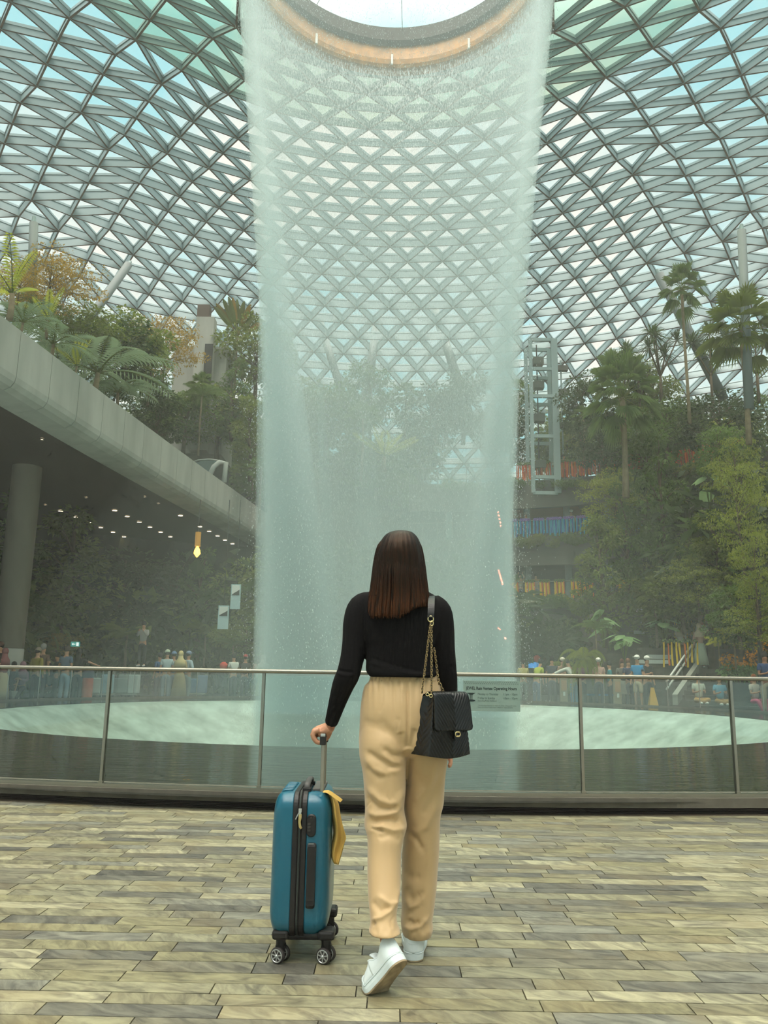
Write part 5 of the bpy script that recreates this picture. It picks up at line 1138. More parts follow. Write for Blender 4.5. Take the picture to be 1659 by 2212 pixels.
deckp(1161, 4.7, 1.65, (190, 160, 110), 'person with folded arms on the lowest terrace', arms='front')
deckp(1340, 4.7, 1.7, (206, 216, 206), 'person in white hat and pale shirt on the lowest terrace, right', head='cap', hc=(240, 240, 234), arms='front')
deckp(1310, 11.1, 1.7, (226, 220, 206), 'person in white top leaning on the top terrace rail', arms='front')
deckp(1230, 11.1, 1.7, (220, 150, 60), 'person in orange on the top terrace, left', arms='front')
deckp(1276, 11.1, 1.7, (214, 150, 60), 'person in orange on the top terrace, middle', arms='front')
deckp(1212, 11.1, 1.6, (220, 220, 210), 'person in white beside the lift tower on the top terrace', arms='front')

# ---------------------------------------------------------------- things among the crowd
def bin_(u, R, c, H, lab, nm, w=.17):
    x, y = ring_Y(u, R); r = thing(nm, lab, 'bin', (x, y, 0)); m = MB(); m.lathe([(w, 0), (w, H*.72)], (x, y, 0), 16); m.build('body', cmat(c), r, smooth=True)
    m = MB(); m.lathe([(w*1.05, H*.72), (w*1.15, H*.8), (w*.9, H), (.01, H*1.02)], (x, y, 0), 16); m.build('hood', cmat((50, 62, 84)), r, smooth=True)
bin_(222, 12.1, (206, 84, 54), 1.05, 'orange round bin with dark hood left of the luggage trolley', 'litter_bin')
def trolley(u, R, lab, c1, c2, boxes=True):
    x, y = ring_Y(u, R); r = thing('luggage_trolley', lab, 'trolley', (x, y, 0))
    m = MB(); m.box((x, y, .22), (.75, .5, .05)); m.build('platform', MT['inox'], r)
    for dx in (-.3, .3):
        for dy in (-.2, .2):
            m = MB(); m.tube([(x+dx-.03, y+dy, .09), (x+dx+.03, y+dy, .09)], .09, 10); m.build('wheel', MT['darkin'], r)
    m = MB(); m.tube([(x-.3, y+.22, .2), (x-.3, y+.26, 1.0), (x+.3, y+.26, 1.0), (x+.3, y+.22, .2)], .02, 6); m.build('handle', MT['inox'], r)
    for k, (dx, w, h, c) in enumerate(((-.17, .36, .5, c1), (.19, .34, .62, c2))):
        s = thing('travel_case', ('left' if k == 0 else 'right')+' case stacked on the '+lab.split(' with')[0], 'suitcase', (x+dx, y-.03, .245)); m = MB(); m.box((x+dx, y-.03, .25+h/2), (w, .3, h)); m.build('shell', cmat(c), s, bevel=.03)
        m = MB(); m.tube([(x+dx-.08, y-.03, .25+h), (x+dx-.08, y-.03, .3+h), (x+dx+.08, y-.03, .3+h), (x+dx+.08, y-.03, .25+h)], .012, 5); m.build('grip', MT['darkin'], s)
trolley(252, 12.2, 'luggage trolley right of the orange bin with pale cases', (206, 214, 210), (150, 180, 196))
trolley(286, 12.5, 'middle luggage trolley with grey cases', (140, 150, 150), (150, 156, 150))
trolley(307, 12.2, 'right luggage trolley with grey cases below the red bag', (156, 166, 164), (196, 204, 200))
trolley(448, 12.3, 'blue trolley right of the light blue jacket with small cases', (90, 130, 170), (80, 110, 150))
def lantern(u, v, Y, lab):
    p = P(u, v, Y); r = thing('red_lantern', lab, 'lantern', p); m = MB(); m.tube([p-[0, 0, .16], p-[0, 0, .1], p+[0, 0, .08], p+[0, 0, .16]], [.04, .13, .15, .05], 10); m.build('shade', cmat((216, 70, 54)), r, smooth=True)
    m = MB(); m.tube([p-[0, 0, .15], (p[0], p[1], 0.5)], .012, 4); m.build('pole', MT['darkin'], r)
lantern(483, 1439, 31, 'red lantern above the far railing, left one'); lantern(1160, 1423, 36, 'dim orange lantern above the blue screen')
def kiosk(u, lab):
    x, y = ring_Y(u, 11.9); r = thing('sign_stand', lab, 'sign', (x, y, 0)); m = MB(); m.box((x, y, .5), (.26, .14, 1.0), taper=.9); m.build('stand', cmat((170, 156, 130)), r)
    m = MB(); m.box((x, y-.08, .72), (.19, .02, .36)); m.build('panel', cmat((196, 150, 110)), r)
    m = MB(); m.box((x, y-.085, .42), (.07, .02, .14)); m.build('white_notice', MT['white'], r)
kiosk(1207, 'beige sign stand behind the railing left of the bright blue jeans'); kiosk(1318, 'beige sign stand between the teal top and the grey dress')
def wetsign():
    x, y = ring_Y(1391, 11.75); r = thing('caution_cone', 'small yellow folded caution board on the far pool edge', 'sign', (x, y, 0))
    for sg in (-1, 1):
        m = MB(); m.add([(x-.17, y+sg*.14, 0), (x+.17, y+sg*.14, 0), (x+.05, y+sg*.01, .72), (x-.05, y+sg*.01, .72), (x-.17, y+sg*.12, 0), (x+.17, y+sg*.12, 0), (x+.05, y, .72), (x-.05, y, .72)], [(0, 1, 2, 3), (7, 6, 5, 4), (0, 4, 5, 1), (1, 5, 6, 2), (2, 6, 7, 3), (3, 7, 4, 0)]); m.build('board', cmat((236, 176, 40)), r)
wetsign()
def bench():
    x, y = ring_Y(1285, 12.9); r = thing('bench', 'low blue bench beside the railing behind the pink top', 'bench', (x, y, 0)); m = MB(); m.box((x, y, .40), (1.0, .35, .06)); m.build('seat', cmat((50, 110, 160)), r)
    for d in (-.4, .4):
        m = MB(); m.box((x+d, y, .2), (.06, .3, .36)); m.build('leg', MT['darkin'], r)
bench()

# ---------------------------------------------------------------- hours sign on the glass
def hours_sign():
    a = min((abs(P_px(narc(t, RN, .85))[0]-1062), t) for t in np.linspace(-.36, .36, 2000))[1]
    tn = np.array([math.cos(a), math.sin(a), 0]); nr = np.array([math.sin(a), -math.cos(a), 0]); up = np.array([0, 0, 1.0])
    def onplane(u, v):
        d = ray(u, v); o = np.array([0, 0, CAMZ]); c = narc(a, RN+.012, 0); n = nr; t = np.dot(c-o, n)/np.dot(d, n); return o+d*t
    A, B, D = onplane(1001, 1469), onplane(1123, 1472), onplane(1002, 1535)
    W = np.dot(B-A, tn); Hh = A[2]-D[2]; ctr = (A+B)/2*[1, 1, 0]+[0, 0, (A[2]+B[2])/2-Hh/2]
    r = thing('hours_sign', 'grey sign with rain vortex opening hours fixed to the glass balustrade', 'sign', ctr)
    m = MB(); m.box(ctr, (W, .004, Hh), (tn, nr, up)); m.build('plate', mat('sign_plate', (138, 160, 150), .5), r, bevel=.003)
    blk = mat('sign_ink', (30, 44, 42), .6); gr = mat('sign_grey_ink', (78, 98, 92), .6)
    def local(x, y, d=.004): return ctr+tn*(x-.5)*W+up*(.5-y)*Hh+nr*d
    m = MB()
    for k in range(26):
        for j in range(2):
            p = local(.02+.96*(k+.5*j)/26, .05+.05*j, .0035); s = .006
            m.box(p, (s, .001, s*.7), (tn*.7+up*.7, nr, up*.7-tn*.7))
    m.build('patterned_band', gr, r)
    def text(s, x, y, w, h, mt, nm, bold=0):
        cu = bpy.data.curves.new(nm, 'FONT'); cu.body = s; cu.size = 1; cu.extrude = .0; cu.offset = bold; o = bpy.data.objects.new(nm, cu); C.objects.link(o)
        cu.materials.append(mt); bpy.context.view_layer.update(); dm = o.dimensions
        sx_ = w*W/max(dm[0], 1e-3); sy_ = min(h*Hh/.72, sx_*1.25)
        Mx = Matrix.Identity(4)
        for i in range(3): Mx[i][0] = tn[i]*sx_; Mx[i][1] = up[i]*sy_; Mx[i][2] = nr[i]
        p = local(x, y, .0032)-org(r)
        for i in range(3): Mx[i][3] = p[i]
        me = bpy.data.meshes.new_from_object(o.evaluated_get(bpy.context.evaluated_depsgraph_get())); me.name = nm; bpy.data.objects.remove(o); bpy.data.curves.remove(cu)
        o = bpy.data.objects.new(nm, me); C.objects.link(o); o.parent = r; o.matrix_local = Mx
    text('JEWEL Rain Vortex Operating Hours', .045, .30, .90, .10, blk, 'title', .02)
    text('Monday to Thursday', .25, .475, .36, .075, gr, 'weekday_line'); text('11am - 10pm', .70, .475, .24, .075, gr, 'weekday_hours')
    text('Friday to Sunday', .25, .605, .30, .075, gr, 'weekend_line'); text('10am - 10pm', .70, .605, .24, .075, gr, 'weekend_hours')
    text('(Including Public Holidays)', .25, .685, .33, .05, gr, 'holiday_line')
    text('*The operating hours may be subject to change without prior notice.', .25, .83, .68, .035, gr, 'note_line'); text('Please check Jewel Changi Airport website for latest advisories.', .25, .89, .62, .035, gr, 'second_note_line')
    m = MB()
    for (y0, y1, w0, w1) in ((.405, .425, .072, .062), (.425, .455, .062, .034), (.455, .465, .034, .03)):
        m.add([local(.135-w0, y0), local(.135+w0, y0), local(.135+w1, y1), local(.135-w1, y1)], [(0, 1, 2, 3)])
    for x in (-.022, -.010, .006, .018): m.add([local(.135+x-.003, .465), local(.135+x+.004, .465), local(.135+x+.003, .64), local(.135+x-.002, .64)], [(0, 1, 2, 3)])
    V = [local(.135, .66)]+[local(.135+.072*math.cos(t), .66+.035*math.sin(t)) for t in np.linspace(0, 2*PI, 24, endpoint=False)]; m.add(V, [(0, i+1, (i+1) % 24+1) for i in range(24)])
    m.build('fountain_symbol', blk, r)
hours_sign()
# ---------------------------------------------------------------- THE WOMAN
YW = 3.22
def ell(uL, uR, v, Yc, ry, n=40, sq=2.0, tilt=0.0):
    a = P(uL, v, Yc); b = P(uR, v, Yc); c = (a+b)/2; rx = abs(b[0]-a[0])/2; an = np.arange(n)*2*PI/n
    ca, sa = np.cos(an), np.sin(an); e = 2.0/sq
    x = rx*np.sign(ca)*np.abs(ca)**e; y = ry*np.sign(sa)*np.abs(sa)**e
    return np.stack([c[0]+x, c[1]+y, np.full(n, c[2])+x/max(rx, 1e-6)*tilt], 1)
def resample(rows, k=4):
    """rows of (uL, uR, v, Yc, ry) interpolated smoothly"""
    A = np.array(rows, float); t = np.arange(len(A)); T = np.linspace(0, len(A)-1, (len(A)-1)*k+1); out = []
    for j in range(A.shape[1]):
        y = A[:, j]; m = np.gradient(y); o = []
        for q in T:
            i = min(int(q), len(A)-2); s = q-i; h00 = 2*s**3-3*s*s+1; h10 = s**3-2*s*s+s; h01 = -2*s**3+3*s*s; h11 = s**3-s*s
            o.append(h00*y[i]+h10*m[i]+h01*y[i+1]+h11*m[i+1])
        out.append(o)
    return np.array(out).T
def loft(mb, rows, n=40, sq=2.0, k=4, tilt=0.0):
    R = resample(rows, k); mb.rings([ell(*r, n=n, sq=sq, tilt=tilt) for r in R], True)
def solid(mb, name, m, parent, vox, smooth_it=4, post=None, extra=None):
    """fuse the overlapping closed shapes of mb into one continuous skin"""
    o = mb.build(name, m, parent, fixn=False); w = o.modifiers.new('r', 'REMESH'); w.mode = 'VOXEL'; w.voxel_size = vox
    s = o.modifiers.new('s', 'SMOOTH'); s.factor = .5; s.iterations = smooth_it
    bpy.context.view_layer.update(); dg = bpy.context.evaluated_depsgraph_get(); me = bpy.data.meshes.new_from_object(o.evaluated_get(dg))
    o.modifiers.clear(); old = o.data; o.data = me; bpy.data.meshes.remove(old); me.name = name
    if post is not None:
        n = len(me.vertices); co = np.empty(n*3); me.vertices.foreach_get('co', co); co = co.reshape(-1, 3)+org(parent)
        no = np.empty(n*3); me.vertices.foreach_get('normal', no); no = no.reshape(-1, 3)
        co = post(co, no)-org(parent); me.vertices.foreach_set('co', co.ravel()); me.update()
    me.polygons.foreach_set('use_smooth', [True]*len(me.polygons)); me.update()
    return o
def pix(co):
    q = co-np.array([0, 0, CAMZ]); d = q@FWD; return np.stack([W_/2+FPX*(q@RGT)/d, H_/2-FPX*(q@UPV)/d], 1)
def dline(uv, poly):
    best = np.full(len(uv), 1e9); par = np.zeros(len(uv)); poly = np.array(poly, float); n = len(poly)-1
    for i in range(n):
        a, b = poly[i], poly[i+1]; ab = b-a; t = np.clip(((uv-a)@ab)/(ab@ab), 0, 1); d = np.linalg.norm(uv-(a+t[:, None]*ab), axis=1)
        m = d < best; best[m] = d[m]; par[m] = (i+t[m])/n
    return best, par
SW = mat('black_ribbed_knit', (11, 8, 10), .85, bump=(60, .3, .002, (1, 1, .05)), spec=.2)
TR = mat('tan_satin_cloth', (200, 168, 122), .52, sheen=.3, spec=.4, bump=(420, .12, .0006))
SKW = mat('warm_skin', (208, 154, 122), .5, noise=(30, (196, 138, 108), .3, .7))
woman = thing('person', 'woman with long dark hair, black top and tan trousers seen from behind, holding the suitcase', 'person', tuple(P(880, 2076, YW)*[1, 1, 0]))

# trousers ----------------------------------------------------------
def build_trousers():
    m = MB()
    loft(m, [(803, 940, 1448, 3.22, .095), (800, 944, 1462, 3.22, .10), (796, 948, 1474, 3.22, .105), (786, 952, 1486, 3.22, .112), (779, 960, 1527, 3.21, .128), (776.5, 967, 1575, 3.21, .135), (776, 968, 1612, 3.215, .128), (790, 950, 1630, 3.22, .09), (805, 930, 1640, 3.22, .05)], 56, 2.2)
    loft(m, [(781, 893, 1560, 3.20, .10), (776, 890, 1600, 3.195, .128), (776.5, 881, 1632, 3.185, .120), (783, 876.5, 1666, 3.17, .108), (786.5, 876.5, 1705, 3.16, .100), (788.5, 873, 1747, 3.15, .095), (787, 879, 1782, 3.14, .098), (793, 874, 1804, 3.12, .092), (794, 867, 1840, 3.10, .088), (793.5, 866, 1880, 3.07, .084), (794.5, 865.5, 1915, 3.04, .080), (796, 861, 1946, 3.01, .076), (799, 857, 1976, 2.985, .074), (800, 858, 1994, 2.97, .078), (796.5, 862, 2006, 2.96, .082), (797, 866, 2013, 2.955, .080)], 48, 2.2, tilt=0.002)
    loft(m, [(866, 962, 1560, 3.23, .10), (868, 968, 1600, 3.235, .128), (870, 966.5, 1640, 3.24, .122), (873, 963, 1666, 3.245, .114), (874, 960, 1700, 3.26, .105), (870, 958, 1735, 3.265, .100), (871, 951.5, 1762, 3.27, .098), (873, 950, 1793, 3.28, .096), (869, 948.5, 1838, 3.29, .094), (868, 945.5, 1880, 3.30, .092), (867, 943, 1915, 3.30, .090), (868, 938, 1960, 3.30, .088), (866, 934, 1986, 3.30, .090), (867, 935.5, 2004, 3.30, .092), (870, 932, 2018, 3.30, .086)], 48, 2.2)
    T = lambda pts, s=5.53, ox=740, oy=1440: [(ox+x/s, oy+y/s) for x, y in pts]
    Z = lambda pts: T(pts, 7.373, 760, 1840)
    F = [ # (polyline, depth in mm, width px): negative digs in, positive raises
     (T([(285, 1010), (400, 1090), (560, 1185), (690, 1195)]), -8, 6.5), (T([(270, 1080), (380, 1225), (520, 1290), (690, 1230)]), 7, 7), (T([(480, 970), (600, 1060), (760, 1060)]), -7, 6), (T([(470, 1040), (600, 1150), (700, 1150)]), 5, 5),
     (T([(280, 1200), (430, 1330), (640, 1260)]), -5, 7), (T([(285, 1430), (440, 1590), (560, 1645), (650, 1620), (745, 1480)]), 8, 8), (T([(300, 1560), (430, 1690), (560, 1700), (650, 1690)]), -8, 7), (T([(290, 1720), (400, 1790), (520, 1780), (640, 1730), (730, 1620)]), 7, 6.5),
     (T([(315, 1850), (480, 1830), (600, 1830), (700, 1860)]), -12, 8), (T([(320, 1950), (470, 1910), (600, 1960), (760, 1930)]), 8, 6), (T([(330, 1930), (400, 1945), (490, 1965)]), -9, 3.5), (T([(420, 2050), (560, 2010), (700, 2080)]), -4, 8),
     (T([(776, 200), (780, 500), (778, 800), (772, 960)]), -9, 2.6), (T([(690, 780), (720, 900), (760, 1000)]), -11, 8), (T([(880, 740), (840, 860), (800, 1000)]), -9, 8), (T([(640, 800), (670, 640), (660, 610)]), -3, 3), (T([(480, 230), (475, 420), (440, 560)]), -3, 3.5), (T([(620, 240), (625, 480), (640, 700)]), -3, 4), (T([(730, 210), (700, 330), (720, 520)]), 3, 5),
     (T([(430, 620), (600, 800), (720, 980)]), -4, 9), (T([(220, 640), (420, 700), (560, 800)]), -3, 9),
     (T([(800, 1080), (790, 1250), (770, 1480)]), -6, 6), (T([(1130, 1090), (1050, 1350), (960, 1500), (850, 1620)]), 6, 8), (T([(1190, 1250), (1090, 1560), (960, 1800)]), -5, 9), (T([(860, 1250), (960, 1420), (1000, 1300)]), -4, 9), (T([(1120, 1650), (1000, 1900), (860, 2000)]), 5, 8), (T([(790, 1990), (880, 2060), (960, 2200)]), -8, 6),
     (Z([(420, 700), (600, 840), (700, 800), (780, 560)]), 7, 6), (Z([(300, 780), (460, 930), (620, 880)]), -7, 8), (Z([(310, 1090), (470, 1050), (620, 930), (750, 760)]), 7, 5), (Z([(330, 1180), (360, 1110)]), -8, 4), (Z([(640, 1230), (620, 1120), (700, 1000)]), -3, 3),
     (Z([(820, 300), (960, 420), (1100, 400)]), -4, 9), (Z([(850, 560), (960, 760), (1100, 680)]), -6, 9), (Z([(860, 740), (930, 880), (1060, 850), (1150, 700)]), 5, 6), (Z([(890, 1090), (980, 1150), (1080, 1120)]), -9, 6), (Z([(800, 1190), (960, 1230), (1090, 1180), (1200, 1050)]), 7, 5), (Z([(1120, 600), (1080, 850), (900, 1020)]), -4, 7),
     (T([(250, 240), (300, 185)]), -4, 3), (T([(310, 1500), (325, 1610), (280, 1690)]), -3, 1.6)]
    def post(co, no):
        uv = pix(co); back = np.clip(-no[:, 1]*1.6, 0, 1); d = np.zeros(len(co))
        for (pl, A, w) in F:
            dd, t = dline(uv, pl); env = np.clip(np.minimum(t, 1-t)*6+.25, 0, 1); d += A*.001*np.exp(-(dd/w)**2)*env
        wb = np.exp(-((uv[:, 1]-1464)/9)**2); d += wb*.0028*np.sin(uv[:, 0]*.85+np.sin(uv[:, 1]*.3)*1.5)
        gg = np.exp(-np.clip(uv[:, 1]-1472, 0, None)/26)*(uv[:, 1] > 1470); d += gg*.0032*np.sin(uv[:, 0]*.42+1.3*np.sin(uv[:, 0]*.11))
        hem = np.exp(-((uv[:, 1]-2012)/8)**2); d += hem*.002*np.sin(uv[:, 0]*.3)
        co = co+no*(d*back)[:, None]
        co[:, 2] += 0
        return co
    solid(m, 'trousers', TR, woman, .0045, 5, post)
    wb = MB(); 
build_trousers()

# top ------------------------------------------------------------------
def arm_rings(mb, sp, n=28):
    """sp: (u, v, Y, radius m[, depth radius])"""
    pts = [P(u, v, Y) for (u, v, Y, r) in sp]; A = np.array([list(p)+[s[3]] for p, s in zip(pts, sp)]); R = resample(A, 4); mb.tube(R[:, :3], list(R[:, 3]), n)
def build_top():
    m = MB()
    loft(m, [(846, 878, 1258, 3.20, .045), (822, 905, 1268, 3.20, .06), (800, 925, 1278, 3.20, .08), (784, 945, 1290, 3.20, .095), (776, 955, 1305, 3.20, .105), (774, 958, 1330, 3.20, .11), (780, 952, 1360, 3.20, .112), (789, 938, 1392, 3.20, .11), (791, 935, 1425, 3.205, .108), (790, 939, 1445, 3.21, .112), (793, 943, 1455, 3.21, .115), (800, 938, 1463, 3.21, .112)], 52, 2.4)
    arm_rings(m, [(806, 1304, 3.20, .050), (783, 1314, 3.20, .058), (772, 1345, 3.195, .056), (767, 1385, 3.19, .050), (760, 1425, 3.185, .046), (752, 1456, 3.18, .0455), (742, 1478, 3.19, .043), (731, 1510, 3.22, .036), (722, 1540, 3.25, .030), (715.5, 1561, 3.28, .0262)])
    arm_rings(m, [(928, 1310, 3.20, .056), (945, 1325, 3.20, .058), (953, 1360, 3.205, .052), (957, 1400, 3.21, .047), (961, 1440, 3.22, .045), (965, 1470, 3.24, .042), (968, 1520, 3.30, .037), (970, 1570, 3.36, .030), (970, 1600, 3.39, .026)])
    def post(co, no):
        uv = pix(co); d = np.zeros(len(co)); back = np.clip(-no[:, 1]*1.5, 0, 1)
        for (pl, A, w) in (([(727, 1446), (742, 1451), (760, 1452)], -4, 3), ([(728, 1454), (745, 1459), (762, 1458)], 3, 3), ([(806, 1423), (850, 1437), (900, 1449), (930, 1452)], -3, 4), ([(800, 1432), (850, 1447), (900, 1458)], 2, 3), ([(800, 1395), (880, 1385), (940, 1370)], -1.5, 8), ([(795, 1330), (812, 1350)], -2, 6), ([(975, 1440), (988, 1452)], -3, 4)):
            dd, t = dline(uv, pl); d += A*.001*np.exp(-(dd/w)**2)
        d += .0007*np.sin(uv[:, 0]*1.7)*(uv[:, 1] < 1450)
        return co+no*(d*back)[:, None]
    solid(m, 'long_sleeved_top', SW, woman, .0045, 3, post)
build_top()

# body with head, hands and ankles ---------------------------------------
def build_body():
    m = MB()
    hc = P(866, 1205, 3.185)
    # head: cranium, face mass, jaw, nose, ears
    m.ball(hc+[0, .01, .015], (.072, .088, .090), 24, 16); m.ball(hc+[0, .045, -.045], (.055, .055, .075), 20, 14)
    m.tube([hc+[0, .095, .01], hc+[0, .118, -.018], hc+[0, .098, -.032]], [.008, .013, .010], 8); m.ball(hc+[0, .088, -.068], (.026, .014, .010), 10, 6)
    for s in (-1, 1): m.ball(hc+[s*.074, .005, -.01], (.010, .020, .030), 8, 6); m.ball(hc+[s*.030, .088, .0], (.016, .012, .010), 8, 6)
    m.tube([hc+[0, .005, -.04], P(866, 1262, 3.20), P(866, 1290, 3.20)], [.052, .047, .06], 20)
    loft(m, [(822, 905, 1276, 3.20, .055), (796, 935, 1300, 3.20, .085), (792, 938, 1340, 3.20, .09), (799, 928, 1400, 3.20, .085), (808, 926, 1440, 3.205, .078), (808, 930, 1475, 3.21, .080), (798, 945, 1510, 3.21, .09), (786, 955, 1560, 3.21, .10), (790, 955, 1610, 3.215, .09)], 28)
    arm_rings(m, [(800, 1305, 3.20, .04), (778, 1335, 3.20, .043), (768, 1385, 3.19, .038), (756, 1445, 3.185, .034), (735, 1500, 3.21, .030), (718, 1552, 3.27, .0225), (713.5, 1566, 3.285, .0215), (709, 1575, 3.295, .022)], 20)
    arm_rings(m, [(925, 1312, 3.20, .04), (948, 1345, 3.20, .042), (957, 1400, 3.21, .036), (964, 1470, 3.24, .032), (969, 1550, 3.34, .024), (970, 1602, 3.39, .020), (971, 1622, 3.41, .019)], 20)
    for L in ([(828, 1600, 3.19, .075), (830, 1700, 3.16, .065), (832, 1785, 3.14, .052), (828, 1900, 3.06, .046), (829, 1985, 2.985, .029), (833, 2015, 2.955, .0235), (838, 2035, 2.935, .025), (842, 2050, 2.925, .024)],
              [(915, 1600, 3.24, .075), (915, 1700, 3.26, .065), (912, 1790, 3.28, .052), (905, 1900, 3.29, .046), (895, 1990, 3.28, .028), (891, 2025, 3.275, .024), (891, 2045, 3.28, .025), (892, 2058, 3.31, .022)]):
        arm_rings(m, L, 20)
    # left hand closed over the bar (bar runs away from the camera along Y)
    def q(u, v, Y): return P(u, v, Y)
    m.tube([q(712, 1568, 3.29), q(702, 1574, 3.30), q(690, 1579, 3.305), q(682, 1582, 3.31)], [.0235, .027, .0285, .0245], 18, flat=.78, up=(0, 0, 1))
    m.tube([q(711, 1572, 3.27), q(700, 1580, 3.275), q(688, 1583, 3.28)], [.020, .021, .018], 14)
    for i, (Y, s) in enumerate(((3.262, .92), (3.284, 1.0), (3.306, 1.05), (3.328, .98))):
        r = .0098*s
        m.tube([q(690, 1577+i*.3, Y), q(679.5-i*.5, 1580, Y), q(676.5-i*.3, 1587, Y), q(678.5, 1595, Y), q(683.5, 1601.5, Y), q(689.5, 1604.5, Y), q(694, 1603.5, Y)], [r*1.15, r*1.25, r*1.12, r*1.05, r*1.0, r*.95, r*.8], 12)
    m.tube([q(712, 1577, 3.285), q(710.5, 1585, 3.287), q(707.5, 1592, 3.289), q(703, 1597, 3.290), q(699, 1600, 3.292)], [.0125, .0115, .0105, .0098, .0078], 12)
    # right hand relaxed, fingers below the bag
    m.tube([q(971, 1612, 3.40), q(971, 1628, 3.41), q(971, 1638, 3.41)], [.020, .027, .026], 16, flat=.55, up=(1, 0, 0))
    for i, (Y, l) in enumerate(((3.385, .85), (3.402, 1.0), (3.42, 1.0), (3.437, .85))):
        m.tube([q(971, 1634, Y), q(973, 1642, Y), q(973.5, 1642+6*l, Y-.002), q(972, 1642+12*l, Y-.006), q(969, 1642+15*l, Y-.01)], [.0095, .0095, .0088, .008, .0065], 10)
    m.tube([q(968, 1622, 3.39), q(963, 1634, 3.38), q(962, 1643, 3.375)], [.011, .010, .008], 10)
    def post(co, no):
        uv = pix(co); d = np.zeros(len(co)); hand = (uv[:, 0] > 670) & (uv[:, 0] < 716) & (uv[:, 1] > 1562) & (uv[:, 1] < 1610) & (co[:, 1] > 3.2)
        for (pl, A, w) in (([(679, 1583), (688, 1579), (700, 1574)], -.8, 2.2), ([(683, 1589), (692, 1585), (702, 1583)], -1.0, 2.0), ([(675, 1578), (677, 1590)], .8, 1.5)):
            dd, t = dline(uv, pl); d += A*.001*np.exp(-(dd/w)**2)
        return co+no*(d*hand)[:, None]
    solid(m, 'body', SKW, woman, .0026, 3, post)
build_body()
def nails():
    for i, Y in enumerate((3.262, 3.284, 3.306, 3.328)):
        m = MB(); m.ball(P(694.3, 1602.2, Y), (.0035, .0045, .003), 8, 6); m.build('fingernail', mat('nail', (226, 170, 150), .3) if i == 0 else bpy.data.materials['nail'], woman)
nails()

# hair ---------------------------------------------------------------------
def hairmat():
    m = bpy.data.materials.new('dark_auburn_hair'); m.use_nodes = True; nt = m.node_tree; nt.nodes.clear(); L = nt.links.new
    out = N(nt, 'ShaderNodeOutputMaterial'); b = N(nt, 'ShaderNodeBsdfPrincipled'); L(b.outputs[0], out.inputs[0])
    tc = N(nt, 'ShaderNodeTexCoord'); mp = N(nt, 'ShaderNodeMapping'); mp.inputs['Scale'].default_value = (160, 160, 3.5)
    n = N(nt, 'ShaderNodeTexNoise'); n.inputs['Scale'].default_value = 1; n.inputs['Detail'].default_value = 5
    L(tc.outputs['Object'], mp.inputs[0]); L(mp.outputs[0], n.inputs['Vector'])
    r = N(nt, 'ShaderNodeValToRGB'); r.color_ramp.elements[0].position = .38; r.color_ramp.elements[0].color = lin((8, 3, 3)); r.color_ramp.elements[1].position = .78; r.color_ramp.elements[1].color = lin((40, 18, 10))
    L(n.outputs['Fac'], r.inputs['Fac'])
    # dyed tips: lighter brown towards the ends
    sp = N(nt, 'ShaderNodeSeparateXYZ'); L(tc.outputs['Object'], sp.inputs[0]); mr = N(nt, 'ShaderNodeMapRange'); zt = P(830, 1240, 3.1)[2]; zb = P(830, 1335, 3.1)[2]
    mr.inputs['From Min'].default_value = zt; mr.inputs['From Max'].default_value = zb; L(sp.outputs['Z'], mr.inputs['Value'])
    mx = N(nt, 'ShaderNodeMix', data_type='RGBA'); r2 = N(nt, 'ShaderNodeValToRGB'); r2.color_ramp.elements[0].position = .35; r2.color_ramp.elements[0].color = lin((18, 8, 5)); r2.color_ramp.elements[1].position = .75; r2.color_ramp.elements[1].color = lin((96, 52, 26))
    L(n.outputs['Fac'], r2.inputs['Fac']); L(mr.outputs[0], mx.inputs[0]); L(r.outputs[0], mx.inputs[6]); L(r2.outputs[0], mx.inputs[7]); L(mx.outputs[2], b.inputs['Base Color'])
    b.inputs['Roughness'].default_value = .38; b.inputs['Specular IOR Level'].default_value = .25; b.inputs['Specular Tint'].default_value = (1.0, .72, .5, 1)
    bp = N(nt, 'ShaderNodeBump'); bp.inputs['Strength'].default_value = .5; bp.inputs['Distance'].default_value = .002; L(n.outputs['Fac'], bp.inputs['Height']); L(bp.outputs[0], b.inputs['Normal'])
    return m
